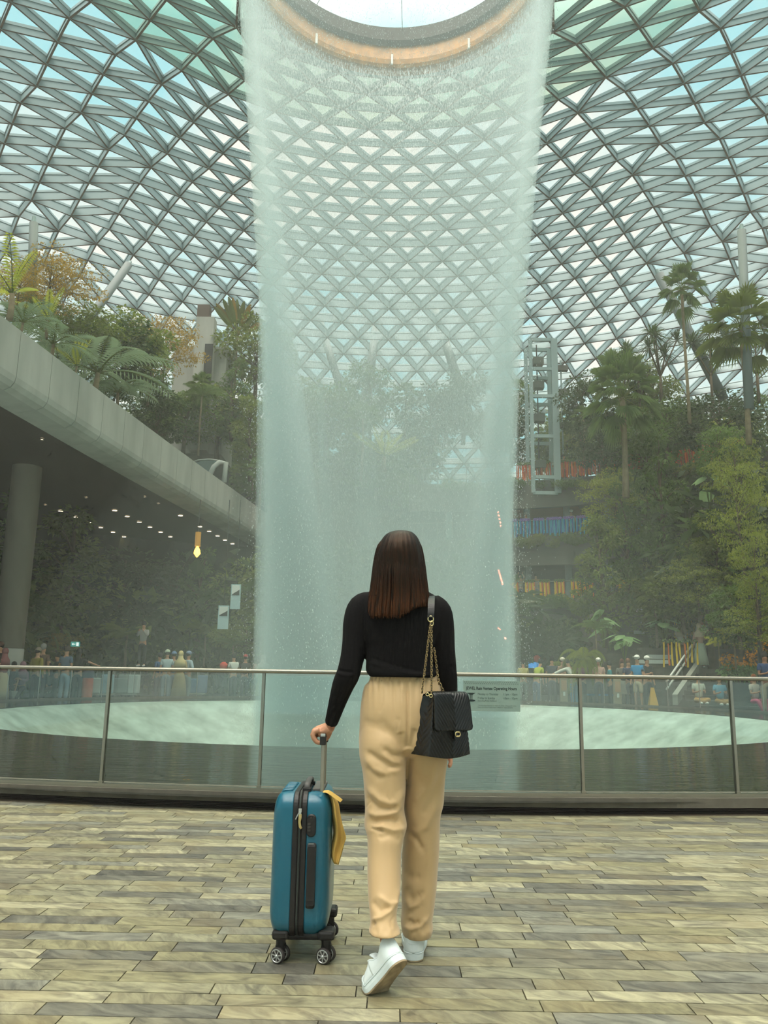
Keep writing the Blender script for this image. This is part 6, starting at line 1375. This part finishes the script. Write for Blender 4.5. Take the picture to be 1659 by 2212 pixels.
def build_hair():
    hm = hairmat(); m = MB(); rnd = random.Random(3)
    rows = [(864, 872, 1146.5, 3.17, .010), (845, 889, 1150, 3.17, .045), (833, 898, 1157, 3.17, .070), (824, 905, 1168, 3.17, .088), (818, 910, 1182, 3.165, .098), (812, 914, 1200, 3.16, .102), (808.5, 917, 1225, 3.155, .100), (804, 920, 1250, 3.15, .094), (799, 924, 1275, 3.14, .084), (796, 926.5, 1290, 3.13, .074)]
    R = resample(rows, 5); n = 180; out = []
    for r in R:
        e = ell(*r, n=n, sq=2.15); c = e.mean(0); an = np.arange(n)*2*PI/n
        k = 1+.010*np.sin(an*23+1.3*np.sin(an*5))+.006*np.sin(an*61)+.004*np.sin(an*97+r[2]*.03); e[:, :2] = c[:2]+(e[:, :2]-c[:2])*k[:, None]; out.append(e)
    m.rings(out, True)
    m.build('hair', hm, woman, smooth=True)
    # the straight lengths: overlapping flat locks from the crown down to the ragged ends
    hairo = [o for o in woman.children if o.name.startswith('hair')][0]
    m = MB(); K = 150
    for k in range(K):
        f = (k+rnd.random())/K; layer = rnd.choice([0, 0, 1, 2]); 
        uT = 808+f*(917-808); uM = 799+f*(926-799)
        # ends: left side long, right side rests higher on the shoulder
        vE = 1334+rnd.uniform(-5, 4) if f < .52 else 1334-(f-.52)/.48*44+rnd.uniform(-5, 5)
        if f < .03: vE -= 9
        uE = 793+f*(928-793) if f > .25 else 793.5+f*(928-793)+ (0.25-f)*6
        x = (f-.5)*2; dep = .102*math.sqrt(max(1-x*x*.97, 0.02)); dep2 = .078*math.sqrt(max(1-x*x*.97, .03))
        off = .002+.0035*layer
        pts = [P(866+(uT-866)*.55, 1158, 3.165-dep*.55), P(866+(uT-866)*.86, 1178, 3.165-dep*.88), P(uT, 1212, 3.16-dep+.002-off*.2), P((uT+uM)/2, 1250, 3.15-dep*.95-off), P(uM, 1288, 3.135-dep2*1.0-off), P((uM+uE)/2, 1310, 3.125-dep2*.93-off), P(uE, vE, 3.115-dep2*.82-off)]
        w = .0042*rnd.uniform(.7, 1.3); rad = [w*.2, w*.5, w*.8, w, w*1.05, w*.9, w*.12]
        R_ = resample(np.array([list(p)+[q] for p, q in zip(pts, rad)]), 3); m.tube(R_[:, :3], list(np.clip(R_[:, 3], .0004, 1)), 6, flat=.45, up=(0, 1, 0))
    o = m.build('loose_lengths', hm, None, smooth=True); o.parent = hairo
    me = o.data; co = np.empty(len(me.vertices)*3); me.vertices.foreach_get('co', co); co = (co.reshape(-1, 3)-org(hairo)).ravel(); me.vertices.foreach_set('co', co)
    # inner mass so the lengths are opaque
    m = MB(); rows = [(802, 922, 1262, 3.14, .085), (797, 925, 1285, 3.13, .074), (794.5, 918, 1305, 3.125, .062), (795, 892, 1322, 3.12, .050), (798, 868, 1331, 3.118, .040)]
    loft(m, rows, 60); m.build('hair_underside', hm, woman, smooth=True)
build_hair()

# sneakers -------------------------------------------------------------------
WSH = mat('white_leather', (226, 236, 236), .42); SOLE = mat('white_rubber', (214, 226, 226), .5); SOLB = mat('tan_outsole', (176, 156, 124), .8, noise=(40, (140, 122, 96), .3, .7)); INS = mat('dark_lining', (40, 36, 50), .9)
def sneaker(name, label, heel, fwd, upv, bend=None, Ls=.262, left=True):
    """heel: back bottom point; fwd points to the toe; bend: direction of the toe part beyond the ball of the foot"""
    f = np.array(fwd, float); f /= np.linalg.norm(f); u = np.array(upv, float); u -= f*np.dot(u, f); u /= np.linalg.norm(u); s = np.cross(f, u)
    heel = np.asarray(heel, float); root = bpy.data.objects.new(name, None); C.objects.link(root); root['label'] = label; root.parent = woman; root.location = tuple(heel-org(woman))
    XB = .68
    if bend is not None:
        g = np.array(bend, float); g /= np.linalg.norm(g); s2 = s-g*np.dot(s, g); s2 /= np.linalg.norm(s2); u2 = np.cross(s2, g); u2 = u2 if np.dot(u2, u) > 0 else -u2
    def G_(x, y, z):
        if bend is None or x < XB-.08: return heel+f*x*Ls+s*y+u*z
        t = min((x-XB+.08)/.16, 1); t = t*t*(3-2*t); a = heel+f*x*Ls+s*y+u*z; p = heel+f*XB*Ls; b = p+g*(x-XB)*Ls+s2*y+u2*z
        return a*(1-t)+b*t
    HC = .15
    def hw(x):
        if x < HC: return .0345*math.sqrt(max(1-((HC-x)/HC)**2, 0))
        return float(np.interp(x, [HC, .28, .42, .56, .70, .82, .90, .95, .98, 1.0], [.0345, .0345, .0355, .041, .0465, .0455, .039, .030, .020, .002]))
    sg = 1 if left else -1
    def sk(x): return sg*float(np.interp(x, [0, .3, .5, .7, .85, 1.0], [0, -.001, -.003, -.003, .002, .004]))
    X = [HC*(1-math.cos(t)) for t in np.linspace(.05, PI/2, 12)]+list(np.linspace(.18, .86, 24))+list(.86+.14*np.sin(np.linspace(.15, PI/2, 9)))
    def slab(z0, z1, g_, nm, mt):
        m = MB(); R = []
        for x in X:
            w = max(hw(x)+g_*min(1, hw(x)/.01), .001); k = sk(x); xx = x+(x-.5)*g_*4; r0 = .010*max(0, (x-.75)/.25)**2
            R.append(np.array([G_(xx, k-w, z0+r0), G_(xx, k+w, z0+r0), G_(xx, k+w+.0012, (z0+z1)/2+r0), G_(xx, k+w, z1+r0), G_(xx, k-w, z1+r0), G_(xx, k-w-.0012, (z0+z1)/2+r0)]))
        m.rings(R, True); return m.build(nm, mt, root, smooth=False, fixn=True, bevel=.0012)
    slab(0, .006, .001, 'outsole', SOLB); slab(.0055, .030, .002, 'midsole', SOLE); slab(.0275, .0315, .0034, 'sole_welt', SOLE)
    hz = lambda x: float(np.interp(x, [0, .05, .12, .2, .28, .36, .42, .5, .62, .75, .88, .96, 1], [.094, .092, .082, .070, .065, .070, .080, .086, .074, .060, .047, .039, .030]))
    # heel counter and quarters: a wall around the open ankle
    m = MB(); rows = []; th = list(np.linspace(0, 1, 46)); nz = 9
    def plan(t):                                   # t 0..1 from the left quarter round the heel to the right quarter
        if t < .3: x = .46-(.46-HC)*t/.3; return x, -1.0
        if t > .7: x = HC+(.46-HC)*(t-.7)/.3; return x, 1.0
        q = (t-.3)/.4*PI-PI/2; return HC-HC*math.cos(q), math.sin(q)
    for t in th:
        x, sd_ = plan(t); w = .0345 if x < HC else hw(x); h = hz(x); col = []
        for j in range(nz):
            e = j/(nz-1); z = .029+(h-.029)*e; lean = 1-.16*e*e-(.10*e*e*max(0, (x-.2)/.26) if x > .2 else 0); bulge = 1+.05*math.sin(PI*e)
            xx = x*(1)+.010*e*e*(1-min(x/HC, 1)); col.append(G_(xx, sk(x)+sd_*w*lean*bulge, z))
        rows.append(np.array(col))
    V = np.concatenate(rows); F = [(i*nz+j, i*nz+j+1, (i+1)*nz+j+1, (i+1)*nz+j) for i in range(len(rows)-1) for j in range(nz-1)]
    m.add(V, F); o = m.build('quarter', WSH, root, smooth=True, fixn=True); sl = o.modifiers.new('thick', 'SOLIDIFY'); sl.thickness = .004; sl.offset = 0
    m = MB(); m.tube([r_[-1] for r_ in rows], .0036, 8); m.build('collar', WSH, root, smooth=True)
    # vamp and toe box
    m = MB(); R = []; nn = 24
    for x in [q for q in X if q > .38]:
        w = max(hw(x)-.0005, .001); k = sk(x); h = hz(x)
        R.append(np.array([G_(x, k+math.cos(PI*i/nn)*w*(1-.20*math.sin(PI*i/nn)**2), .029+(h-.029)*math.sin(PI*i/nn)**.66) for i in range(nn+1)]))
    m_ = nn+1; V = np.concatenate(R); F = [(i*m_+j, i*m_+j+1, (i+1)*m_+j+1, (i+1)*m_+j) for i in range(len(R)-1) for j in range(nn)]
    m.add(V, F); o = m.build('vamp', WSH, root, smooth=True, fixn=True); sl = o.modifiers.new('thick', 'SOLIDIFY'); sl.thickness = .003; sl.offset = 0
    # raised heel tab with scooped lower edge
    m = MB(); R2 = []
    for t in np.linspace(.36, .64, 17):
        x, sd_ = plan(t); w = .0345; h = hz(x)+.003; e0 = .46+.34*abs((t-.5)/.14)**3; col = []
        for e in np.linspace(e0, 1.0, 6): col.append(G_(x+.010*e*e*(1-min(x/HC, 1))-.012*(1-min(x/HC, 1)), sk(x)+sd_*w*(1-.16*e*e)*(1+.05*math.sin(PI*e))*1.05, .029+(h-.029)*e))
        R2.append(np.array(col+[q+f*.004 for q in col[::-1]]))
    m.rings(R2, True); m.build('heel_tab', WSH, root, smooth=False, fixn=True, bevel=.001)
    m = MB(); m.tube([G_(.34, 0, .060), G_(.39, 0, .084), G_(.43, 0, .098)], [.017, .021, .020], 12, flat=.25, up=u); m.build('tongue', WSH, root, smooth=True)
    for x in (.44, .49, .54, .59, .64):
        h = hz(x); k = sk(x); m = MB(); m.tube([G_(x, k-.024, h-.012), G_(x, k-.012, h+.001), G_(x, k+.012, h+.001), G_(x, k+.024, h-.012)], .0026, 6); m.build('lace', WSH, root, smooth=True)
    m = MB(); m.tube([G_(.06, 0, .040), G_(.15, 0, .040), G_(.4, 0, .040)], [.020, .030, .030], 14, flat=.35, up=u); m.build('insole', INS, root)
    return root
sneaker('sneaker', 'right white sneaker standing flat on the pavers', P(893, 2074, 3.225)*[1, 1, 0]+[0, 0, .002], (.05, 1, 0), (0, 0, 1), left=False)
sneaker('sneaker', 'left white sneaker with the heel lifted and tan sole showing', P(872, 2076, 2.87), (-.50, .42, -.75), (-.48, .54, .62), bend=(-.42, .90, -.04), left=True, Ls=.235)

# ---------------------------------------------------------------- SUITCASE
TEAL = mat('teal_shell', (6, 96, 120), .32, coat=.3, bump=(260, .05, .0005)); BLKP = mat('black_plastic', (26, 22, 22), .45); BLKF = mat('black_fabric_tape', (22, 14, 14), .9); RUB = mat('grey_rubber', (52, 46, 44), .7); CHR = mat('hub_silver', (196, 198, 194), .3, .7); GOLD = mat('pale_gold', (226, 206, 150), .28, 1.0); ALU = mat('aluminium_tube', (164, 156, 142), .35, .85)
def suitcase():
    Yn, D = 3.165, .375
    xl, xr = P(583, 1850, Yn)[0], P(713, 1850, Yn)[0]; zb = P(648, 2026, Yn)[2]; zt = P(648, 1712, Yn+.03)[2]
    r = thing('suitcase', 'small teal hard shell cabin suitcase with black zip band standing beside the woman', 'suitcase', ((xl+xr)/2, Yn+D/2, 0))
    zl, zr = P(631, 1850, Yn)[0], P(659, 1850, Yn)[0]     # zip band
    def shell(x0, x1, name, sgn, groove):
        m = MB(); n = 14; R = []; w = x1-x0
        prof = [(0, 0), (.40, 0), (.62, .004), (.78, .014), (.90, .032), (.97, .055), (1.0, .085)]  # across: 0 at the band, 1 at the outer face; inset
        for (a, ins) in prof:
            x = (x1-a*w) if sgn < 0 else (x0+a*w); y0, y1, z0, z1 = Yn+ins*.8, Yn+D-ins*.8, zb+ins*.75, zt-ins*.95; rc = .055
            ring = []
            for (cx_, cz_, a0) in ((y1-rc, z1-rc, 0), (y0+rc, z1-rc, 90), (y0+rc, z0+rc, 180), (y1-rc, z0+rc, 270)):
                for i in range(9):
                    t = math.radians(a0+i*90/8); ring.append((x, cx_+rc*math.cos(t), cz_+rc*math.sin(t)))
            R.append(np.array(ring))
        R2 = resample(np.array([q.ravel() for q in R]), 5); rings = [q.reshape(-1, 3) for q in R2]
        m.rings(rings, True); o = m.build(name, TEAL, r, smooth=True, fixn=True); return o
    shell(xl, zl, 'left_shell', -1, True); shell(zr, xr, 'right_shell', 1, False)
    # ribs pressed into the left shell top and outer side
    for k in range(6):
        y = Yn+.075+k*.042; m = MB(); pts = [(zl-.012, y, zt+.001), (zl-.05, y, zt+.0005), (xl+.035, y, zt-.018), (xl+.012, y, zt-.05), (xl+.004, y, zt-.085), (xl+.010, y, zt-.12)]
        Rr = resample(np.array(pts), 4); m.tube(Rr, [.009]*len(Rr), 8, flat=.5, up=(1, 0, 0)); m.build('rib', TEAL, r, smooth=True)
    def band(x0, x1, g, mt, nm, bump=False):
        m = MB(); R = []
        for x in (x0, x0+.002, (x0+x1)/2, x1-.002, x1):
            e = g-(0.0015 if x in (x0, x1) else 0); ring = []; rc = .058; y0, y1, z0, z1 = Yn-e, Yn+D+e, zb-e-.004, zt+e
            for (cy_, cz_, a0) in ((y1-rc, z1-rc, 0), (y0+rc, z1-rc, 90), (y0+rc, z0+rc, 180), (y1-rc, z0+rc, 270)):
                for i in range(9):
                    t = math.radians(a0+i*90/8); ring.append((x, cy_+rc*math.cos(t), cz_+rc*math.sin(t)))
            R.append(np.array(ring))
        m.rings(R, True); return m.build(nm, mt, r, smooth=False, fixn=True)
    band(zl-.002, zl+.017, .0045, BLKP, 'left_zip_frame'); band(zr-.017, zr+.002, .0045, BLKP, 'right_zip_frame'); z = band(zl+.016, zr-.016, .002, BLKF, 'zip_tape'); 
    xm = (zl+zr)/2; m = MB(); ring = []; rc = .058
    for (cy_, cz_, a0) in ((Yn+D+.003-rc, zt+.003-rc, 0), (Yn-.003+rc, zt+.003-rc, 90), (Yn-.003+rc, zb-.003+rc, 180), (Yn+D+.003-rc, zb-.003+rc, 270)):
        for i in range(9):
            t = math.radians(a0+i*90/8); ring.append((xm, cy_+rc*math.cos(t), cz_+rc*math.sin(t)))
    m.tube(ring, .0038, 8, closed=True); m.build('zip_teeth', mat('zip_grey', (60, 66, 62), .5, .4), r)
    # zip pullers
    a = lambda u, v, d=.012: P(u, v, Yn-d)
    m = MB(); m.box(a(648.5, 1751), (.012, .008, .014)); m.box(a(648.5, 1756), (.008, .01, .01)); m.build('zip_slider', CHR, r, bevel=.001)
    m = MB(); m.tube([a(648.5, 1754), a(648.5, 1760), a(648.5, 1767)], [.0022, .004, .0022], 6); m.build('slider_ring', GOLD, r)
    m = MB(); m.tube([a(648.5, 1758), a(648.3, 1766), a(646.8, 1776), a(648, 1785), a(651, 1790)], [.0055, .0065, .005, .0052, .0055], 10, flat=.35, up=(0, 1, 0)); m.build('zip_pull', GOLD, r, smooth=True)
    m = MB(); m.tube([a(646.5, 1755), a(642, 1763), a(638.5, 1770)], [.0025, .0028, .0022], 6); m.build('thin_zip_pull', CHR, r)
    # combination lock and side handle on the right shell
    m = MB(); R = []
    def pill(u0, u1, v0, v1, d, mt, nm, rad):
        p0, p1 = P(u0, v0, Yn), P(u1, v1, Yn); x0, x1, z1, z0 = p0[0], p1[0], p0[2], p1[2]; rr = (x1-x0)/2*rad; ring = []
        for (cx_, cz_, a0) in ((x1-rr, z1-rr, 0), (x0+rr, z1-rr, 90), (x0+rr, z0+rr, 180), (x1-rr, z0+rr, 270)):
            for i in range(7):
                t = math.radians(a0+i*15); ring.append((cx_+rr*math.cos(t), cz_+rr*math.sin(t)))
        m = MB(); c = np.array([(x0+x1)/2, (z0+z1)/2]); rings = []
        for (y, s) in ((Yn+.03, 1.0), (Yn-d*.6, 1.0), (Yn-d, .90), (Yn-d, .0)):
            rings.append(np.array([(c[0]+(q[0]-c[0])*s, y, c[1]+(q[1]-c[1])*s) for q in ring]))
        m.rings(rings, True); return m.build(nm, mt, r, fixn=True)
    pill(663.5, 682, 1758, 1808, .008, BLKP, 'combination_lock', .98)
    m = MB(); m.tube([a(672, 1764, .009), a(672, 1768, .0095)], [.005, .005], 12, up=(1, 0, 0)); m.build('lock_keyhole', RUB, r)
    for k in range(3):
        m = MB(); m.box(a(668, 1780+k*7, .0085), (.011, .004, .0075)); m.build('lock_dial', mat('dial', (60, 56, 52), .4) if k == 0 else bpy.data.materials['dial'], r, bevel=.001)
    pill(664.5, 679.5, 1820, 1962, .014, BLKP, 'side_handle', .55)
    m = MB(); m.box(a(672, 1823, .0152), (.020, .002, .0022)); m.build('handle_slot', CHR, r)
    # top handle
    p = P(664, 1697, Yn+.16); xh = P(668, 1700, Yn+.16)[0]
    m = MB(); Rr = resample(np.array([(xh, Yn+.07, zt+.002, .011), (xh, Yn+.075, zt+.024, .012), (xh, Yn+.12, zt+.031, .012), (xh, Yn+.2, zt+.031, .012), (xh, Yn+.245, zt+.024, .012), (xh, Yn+.25, zt+.002, .011)]), 4); m.tube(Rr[:, :3], list(Rr[:, 3]), 10, flat=.6, up=(0, 0, 1)); m.build('top_handle', mat('grey_handle', (84, 82, 80), .5), r, smooth=True)
    for y in (Yn+.07, Yn+.25):
        m = MB(); m.box((xh, y, zt+.006), (.032, .03, .016)); m.build('handle_mount', BLKP, r, bevel=.003)
    m = MB(); m.box((P(692, 1700, Yn+.2)[0], Yn+.19, zt+.003), (.045, .22, .014)); m.build('telescopic_socket', mat('socket_grey', (92, 90, 86), .5), r, bevel=.004)
    # bottom guard and corners
    m = MB(); m.box(((xl+xr)/2, Yn+D/2, zb-.004), (xr-xl-.03, D-.06, .03)); m.build('bottom_plate', BLKP, r, bevel=.012)
    zw = zb-.018
    for (u, yy) in ((603, 0.045), (703, 0.045), (606, D-.045), (700, D-.045)):
        x = P(u, 2050, Yn)[0]; y = Yn+yy; R_ = .0285; s = -1 if u < 650 else 1
        m = MB(); m.box((x, y, zb+.004), (.060, .075, .034)); m.build('corner_guard', BLKP, r, bevel=.01)
        w = thing('spinner_wheel', None, None, (0, 0, 0)); w.parent = r; w.location = tuple(np.array([x, y, R_])-org(r))
        m = MB(); m.tube([(x, y, zb), (x, y, R_*1.9), (x, y+.012, R_*1.15)], [.019, .017, .012], 12); m.box((x, y+.006, R_*1.75), (.036, .035, .02)); m.build('fork', BLKP, w, smooth=False)
        ax_ = np.array([math.sin(-.45), -math.cos(-.45), 0]); ax_ = np.array([-.42, -.91, 0]) if True else ax_
        for d in (-.019, .019):
            c = np.array([x, y, R_])+ax_*(-d)
            m = MB(); rr = [R_*.86, R_, R_, R_*.86]; m.tube([c-ax_*.0075, c-ax_*.004, c+ax_*.004, c+ax_*.0075], rr, 28); m.build('tyre', RUB, w, smooth=False)
            m = MB(); t1 = np.cross(ax_, [0, 0, 1.0]); t1 /= np.linalg.norm(t1); face = c-(-ax_)*.0078 if d < 0 else c
            cc = c+ax_*.0078 
            ring = [cc+t1*math.cos(t)*R_*.74+np.array([0, 0, 1])*math.sin(t)*R_*.74 for t in np.linspace(0, 2*PI, 28, endpoint=False)]; m.tube(ring, .0022, 6, closed=True)
            for k in range(7):
                t = 2*PI*k/7+.2; e = t1*math.cos(t)+np.array([0, 0, 1])*math.sin(t); m.bar(cc+e*.003, cc+e*R_*.72, .0042, .003, up=ax_)
            m.ball(cc, (.006, .006, .006), 10, 6); m.build('hub_cap', CHR, w)
    # telescopic handle: two tubes one behind the other, grip bar runs away from the camera
    gz = P(698, 1592, 3.235)[2]
    for (u, Y, rad) in ((697.5, 3.235, .0075), (690.5, 3.375, .0078)):
        b = P(u, 1712 if Y < 3.3 else 1706, Y); x = b[0]; m = MB(); m.box((P(697, 1650, 3.235)[0]+(0 if Y < 3.3 else -.002), Y, (zt-.03+gz)/2), (.0145, .011, gz-zt+.03)); m.build('telescopic_tube', ALU, r, bevel=.003)
    x = P(698, 1592, 3.235)[0]
    m = MB(); m.box((x, 3.235, gz-.010), (.0235, .024, .040)); m.build('grip_socket', BLKP, r, bevel=.003)
    m = MB(); m.box((x, 3.375, gz-.010), (.0235, .024, .040)); m.build('grip_socket', BLKP, r, bevel=.003)
    m = MB(); m.box((x, 3.305, gz+.002), (.023, .155, .021)); m.build('grip_bar', BLKP, r, bevel=.006)
    m = MB(); m.box((x, 3.2255, gz+.0075), (.018, .006, .010)); m.build('grip_button', CHR, r, bevel=.001)
    return Yn, D, zt, xr
Yn_, D_, zt_, xr_ = suitcase()

def cloth():
    c1 = mat('mustard_cloth', (214, 176, 92), .8, bump=(500, .2, .0008)); r = thing('yellow_cap', 'mustard yellow cloth cap hanging over the back of the suitcase', 'cap', P(730, 1780, 3.3))
    m = MB(); L = [(697, 1709), (708, 1714), (713, 1735), (716.5, 1765), (720, 1795), (717, 1822), (715, 1845), (717.5, 1858), (722, 1866)]
    R = [(703, 1707), (722, 1720), (731.5, 1736), (736, 1762), (741, 1785), (747.5, 1808), (744, 1822), (738, 1846), (731.5, 1868)]
    n = 14; A = resample(np.array([list(a)+list(b) for a, b in zip(L, R)]), 4); rows = []
    for i, q in enumerate(A):
        t = i/(len(A)-1); fr = []; bk = []
        for k in range(n+1):
            s = k/n; u = q[0]*(1-s)+q[2]*s; v = q[1]*(1-s)+q[3]*s; Y = 3.245+.016*math.sin(s*7+t*5)+.010*math.sin(s*3-t*9)-.03*math.sin(PI*s)+.02*t
            fr.append(P(u, v, Y)); bk.append(P(u, v, Y+.012+.03*math.sin(PI*s)))
        rows.append(np.array(fr+bk[::-1]))
    m.rings(rows, True); m.build('crown_cloth', c1, r, smooth=True, fixn=True)
    m = MB(); rows = []
    for (u0, v0, u1, v1) in ((699, 1708, 697, 1712), (712, 1708, 706, 1713), (724, 1716, 718, 1721), (733, 1722, 728, 1728), (740, 1728, 735, 1733)):
        a, b = P(u0, v0, 3.20), P(u1, v1, 3.19); rows.append(np.array([a, b, b+[0, .006, 0], a+[0, .006, 0]]))
    m.rings([q for q in resample(np.array([x.ravel() for x in rows]), 4).reshape(-1, 4, 3)], True); m.build('strap', c1, r, fixn=True)
cloth()

# ---------------------------------------------------------------- HANDBAG
def handbag():
    LE = mat('black_quilted_leather', (12, 13, 13), .34, spec=.45); rot = math.radians(36)
    ex = np.array([math.cos(rot), math.sin(rot), 0]); ey = np.array([-math.sin(rot), math.cos(rot), 0]); ez = np.array([0, 0, 1.0])
    # local: x across the front, y depth (front is -y), origin at the lower left front edge
    o = P(927, 1634, 3.02); zt = P(930, 1500, 3.02)[2]-o[2]
    r = thing('handbag', 'black quilted leather handbag with chain straps hanging from the right shoulder', 'bag', o)
    WB, WT, DB, DT, Hh = .198, .142, .105, .060, zt
    def Wp(x, y, z): return o+ex*x+ey*y+ez*z
    # body with chevron quilting on front and diagonal pads on the gusset
    m = MB(); R = []; nx, ny, nz = 90, 26, 100
    for k in range(nz+1):
        z = Hh*k/nz; t = k/nz; w = WB*(1-t)+WT*t; d = DB*(1-t)**.9+DT*(1-(1-t)**.9); x0 = (WB-w)*.35; ring = []; puff = math.sin(PI*min(t*1.1+.02, 1))**.5
        e = .004 if 0 < k < nz else -.004
        for i in range(nx):                                 # front, left to right
            s = i/nx; x = x0+w*s; c = abs(s-.55)*WB; q = ((z-c*1.15)/.0175) % 1.0; h = .0058*math.sin(PI*q)**.5; b = .006*math.sin(PI*s); ring.append(Wp(x, -(h+b)*puff, z-.012*math.sin(PI*s)*(1-t)))
        for i in range(ny):                                 # right gusset
            s = i/ny; ring.append(Wp(x0+w+.006*math.sin(PI*s), d*s, z))
        for i in range(nx):
            s = 1-i/nx; ring.append(Wp(x0+w*s, d+.004*math.sin(PI*s), z))
        for i in range(ny):                                 # left gusset, quilted, pinched towards the top
            s = 1-i/ny; yy = d*s; c = abs(s-.5)*d; q = ((z-c*1.0)/.026) % 1.0; pinch = .018*math.sin(PI*s)*max(t-.35, 0)*1.6; ring.append(Wp(x0-(.0032*math.sin(PI*q)**.6)*math.sin(PI*s)**.4+pinch, yy, z))
        R.append(np.array(ring))
    m.rings(R, True); m.build('body', LE, r, smooth=True, fixn=True)
    # flap
    m = MB(); rows = []; nf = 36; n2 = 96
    path = [(DT*.95, Hh-.006), (DT*.6, Hh+.006), (DT*.2, Hh+.010), (-.010, Hh+.002), (-.019, Hh-.025), (-.023, Hh-.06), (-.026, Hh-.100), (-.027, Hh-.128)]
    pp = resample(np.array(path), 10)
    for j, (y, z) in enumerate(pp):
        t = j/(len(pp)-1); w = WT+.012+.030*t; x0 = -.004-.004*t+(WB-WT)*.35-.006*t; up_ = []; dn = []
        for i in range(n2+1):
            s = i/n2; rc = .014; zz = z; edge = min(s, 1-s)*w
            if t > .9 and edge < rc: zz = z+(rc-math.sqrt(max(rc*rc-(rc-edge)**2, 0)))*(t-.9)*10
            c = abs(s-.52)*w; q = ((z-c*1.5)/.0200) % 1.0; h = .0058*math.sin(PI*q)**.6*math.sin(PI*min(max(s*1.04-.02, 0), 1))**.3*(1 if y < .02 else .4)
            up_.append(Wp(x0+w*s, y-(h if y < .02 else 0), zz+(h if y >= .02 else 0))); dn.append(Wp(x0+w*s, y+.005, zz-.003))
        rows.append(np.array(up_+dn[::-1]))
    m.rings(rows, True); m.build('flap', LE, r, smooth=True, fixn=True)
    # lock: gold plate with interlocked rings on a small tab
    lx, lz = WB*.56, Hh-.142
    m = MB(); m.rings([np.array([Wp(lx-.016, -.021, lz+.022), Wp(lx+.018, -.021, lz+.022), Wp(lx+.016, -.021, lz-.012), Wp(lx+.006, -.021, lz-.020), Wp(lx-.008, -.021, lz-.020), Wp(lx-.015, -.021, lz-.010)]), np.array([Wp(lx-.016, -.027, lz+.022), Wp(lx+.018, -.027, lz+.022), Wp(lx+.016, -.027, lz-.012), Wp(lx+.006, -.027, lz-.020), Wp(lx-.008, -.027, lz-.020), Wp(lx-.015, -.027, lz-.010)])]); m.build('lock_tab', LE, r, fixn=True)
    lk = MB()
    for dx, a0 in ((-.0032, 40), (.0032, 220)):
        pts = [Wp(lx+dx+.0085*math.cos(math.radians(a)), -.0300, lz+.0085*math.sin(math.radians(a))) for a in np.linspace(a0, a0+280, 22)]; lk.tube(pts, .0021, 8)
    lk.build('gold_clasp', GOLD, r, smooth=True)
    # chains
    def chain(p0, p1, nm, sag=0.0):
        n = int(np.linalg.norm(p1-p0)/.0088); d = (p1-p0)/np.linalg.norm(p1-p0); a = np.cross(d, [0, 1.0, 0]); a /= np.linalg.norm(a); b = np.cross(d, a); m = MB()
        for i in range(n):
            t = (i+.5)/n; c = p0+(p1-p0)*t+np.array([0, 0, -sag*math.sin(PI*t)]); e = (a+b*.7)/1.22 if i % 2 else (b-a*.7)/1.22; ring = [c+d*.0066*math.cos(q)+e*.0040*math.sin(q) for q in np.linspace(0, 2*PI, 12, endpoint=False)]; m.tube(ring, .00135, 6, closed=True)
        m.tube([p0+(p1-p0)*t+np.array([0, 0, -sag*math.sin(PI*t)])+a*.0012*math.sin(t*n*PI) for t in np.linspace(0, 1, n*2)], .0019, 5, mi=1)
        m.build(nm, [CHG, BLKP], r, smooth=True)
    rg = P(930.5, 1337, 3.03)
    chain(P(930, 1346, 3.03), P(922.5, 1497, 3.02)+ey*.03, 'chain'); chain(P(932, 1346, 3.035), P(932.5, 1500, 3.03), 'chain'); chain(P(944, 1458, 3.12), P(969, 1510, 3.12), 'chain', .01); chain(P(938, 1400, 3.10), P(948, 1478, 3.12), 'chain')
    m = MB(); ring = [rg+np.array([.0105*math.cos(q), 0, .0105*math.sin(q)]) for q in np.linspace(0, 2*PI, 20, endpoint=False)]; m.tube(ring, .0022, 8, closed=True); ring = [rg+np.array([.004+.006*math.cos(q), .0, -.016+.0085*math.sin(q)]) for q in np.linspace(0, 2*PI, 20, endpoint=False)]; m.tube(ring, .0018, 8, closed=True); m.build('strap_ring', GOLD, r, smooth=True)
    for k, (u, v) in enumerate(((931, 1503), (923.5, 1500), (972, 1513))):
        c = P(u, v, 3.02+(.05 if k == 2 else .0)); m = MB(); ring = [c+np.array([.0055*math.cos(q), 0, .0055*math.sin(q)]) for q in np.linspace(0, 2*PI, 14, endpoint=False)]; m.tube(ring, .0018, 6, closed=True); m.build('eyelet', GOLD, r, smooth=True)
    # leather shoulder strap over the shoulder
    pts = [(930.5, 1334, 3.03), (931, 1322, 3.035), (931.5, 1306, 3.05), (932, 1296, 3.08), (932, 1290, 3.12), (932, 1287.5, 3.18), (932, 1289, 3.25), (932, 1300, 3.33)]
    rows = []; A = resample(np.array([P(*q) for q in pts]), 4)
    for i, p in enumerate(A):
        t = A[min(i+1, len(A)-1)]-A[max(i-1, 0)]; t /= np.linalg.norm(t); n_ = np.cross(t, [1, 0, 0]); w = .0125; h = .0028; X = np.array([1, 0, 0]); rows.append(np.array([p-X*w+n_*h*.3, p-X*w*.8+n_*h, p+n_*h*.55, p+X*w*.8+n_*h, p+X*w+n_*h*.3, p+X*w-n_*h, p-X*w-n_*h]))
    m = MB(); m.rings(rows, True); m.build('shoulder_strap', LE, r, smooth=False, fixn=True)
CHG = mat('chain_gold', (176, 150, 104), .3, 1.0)
handbag()
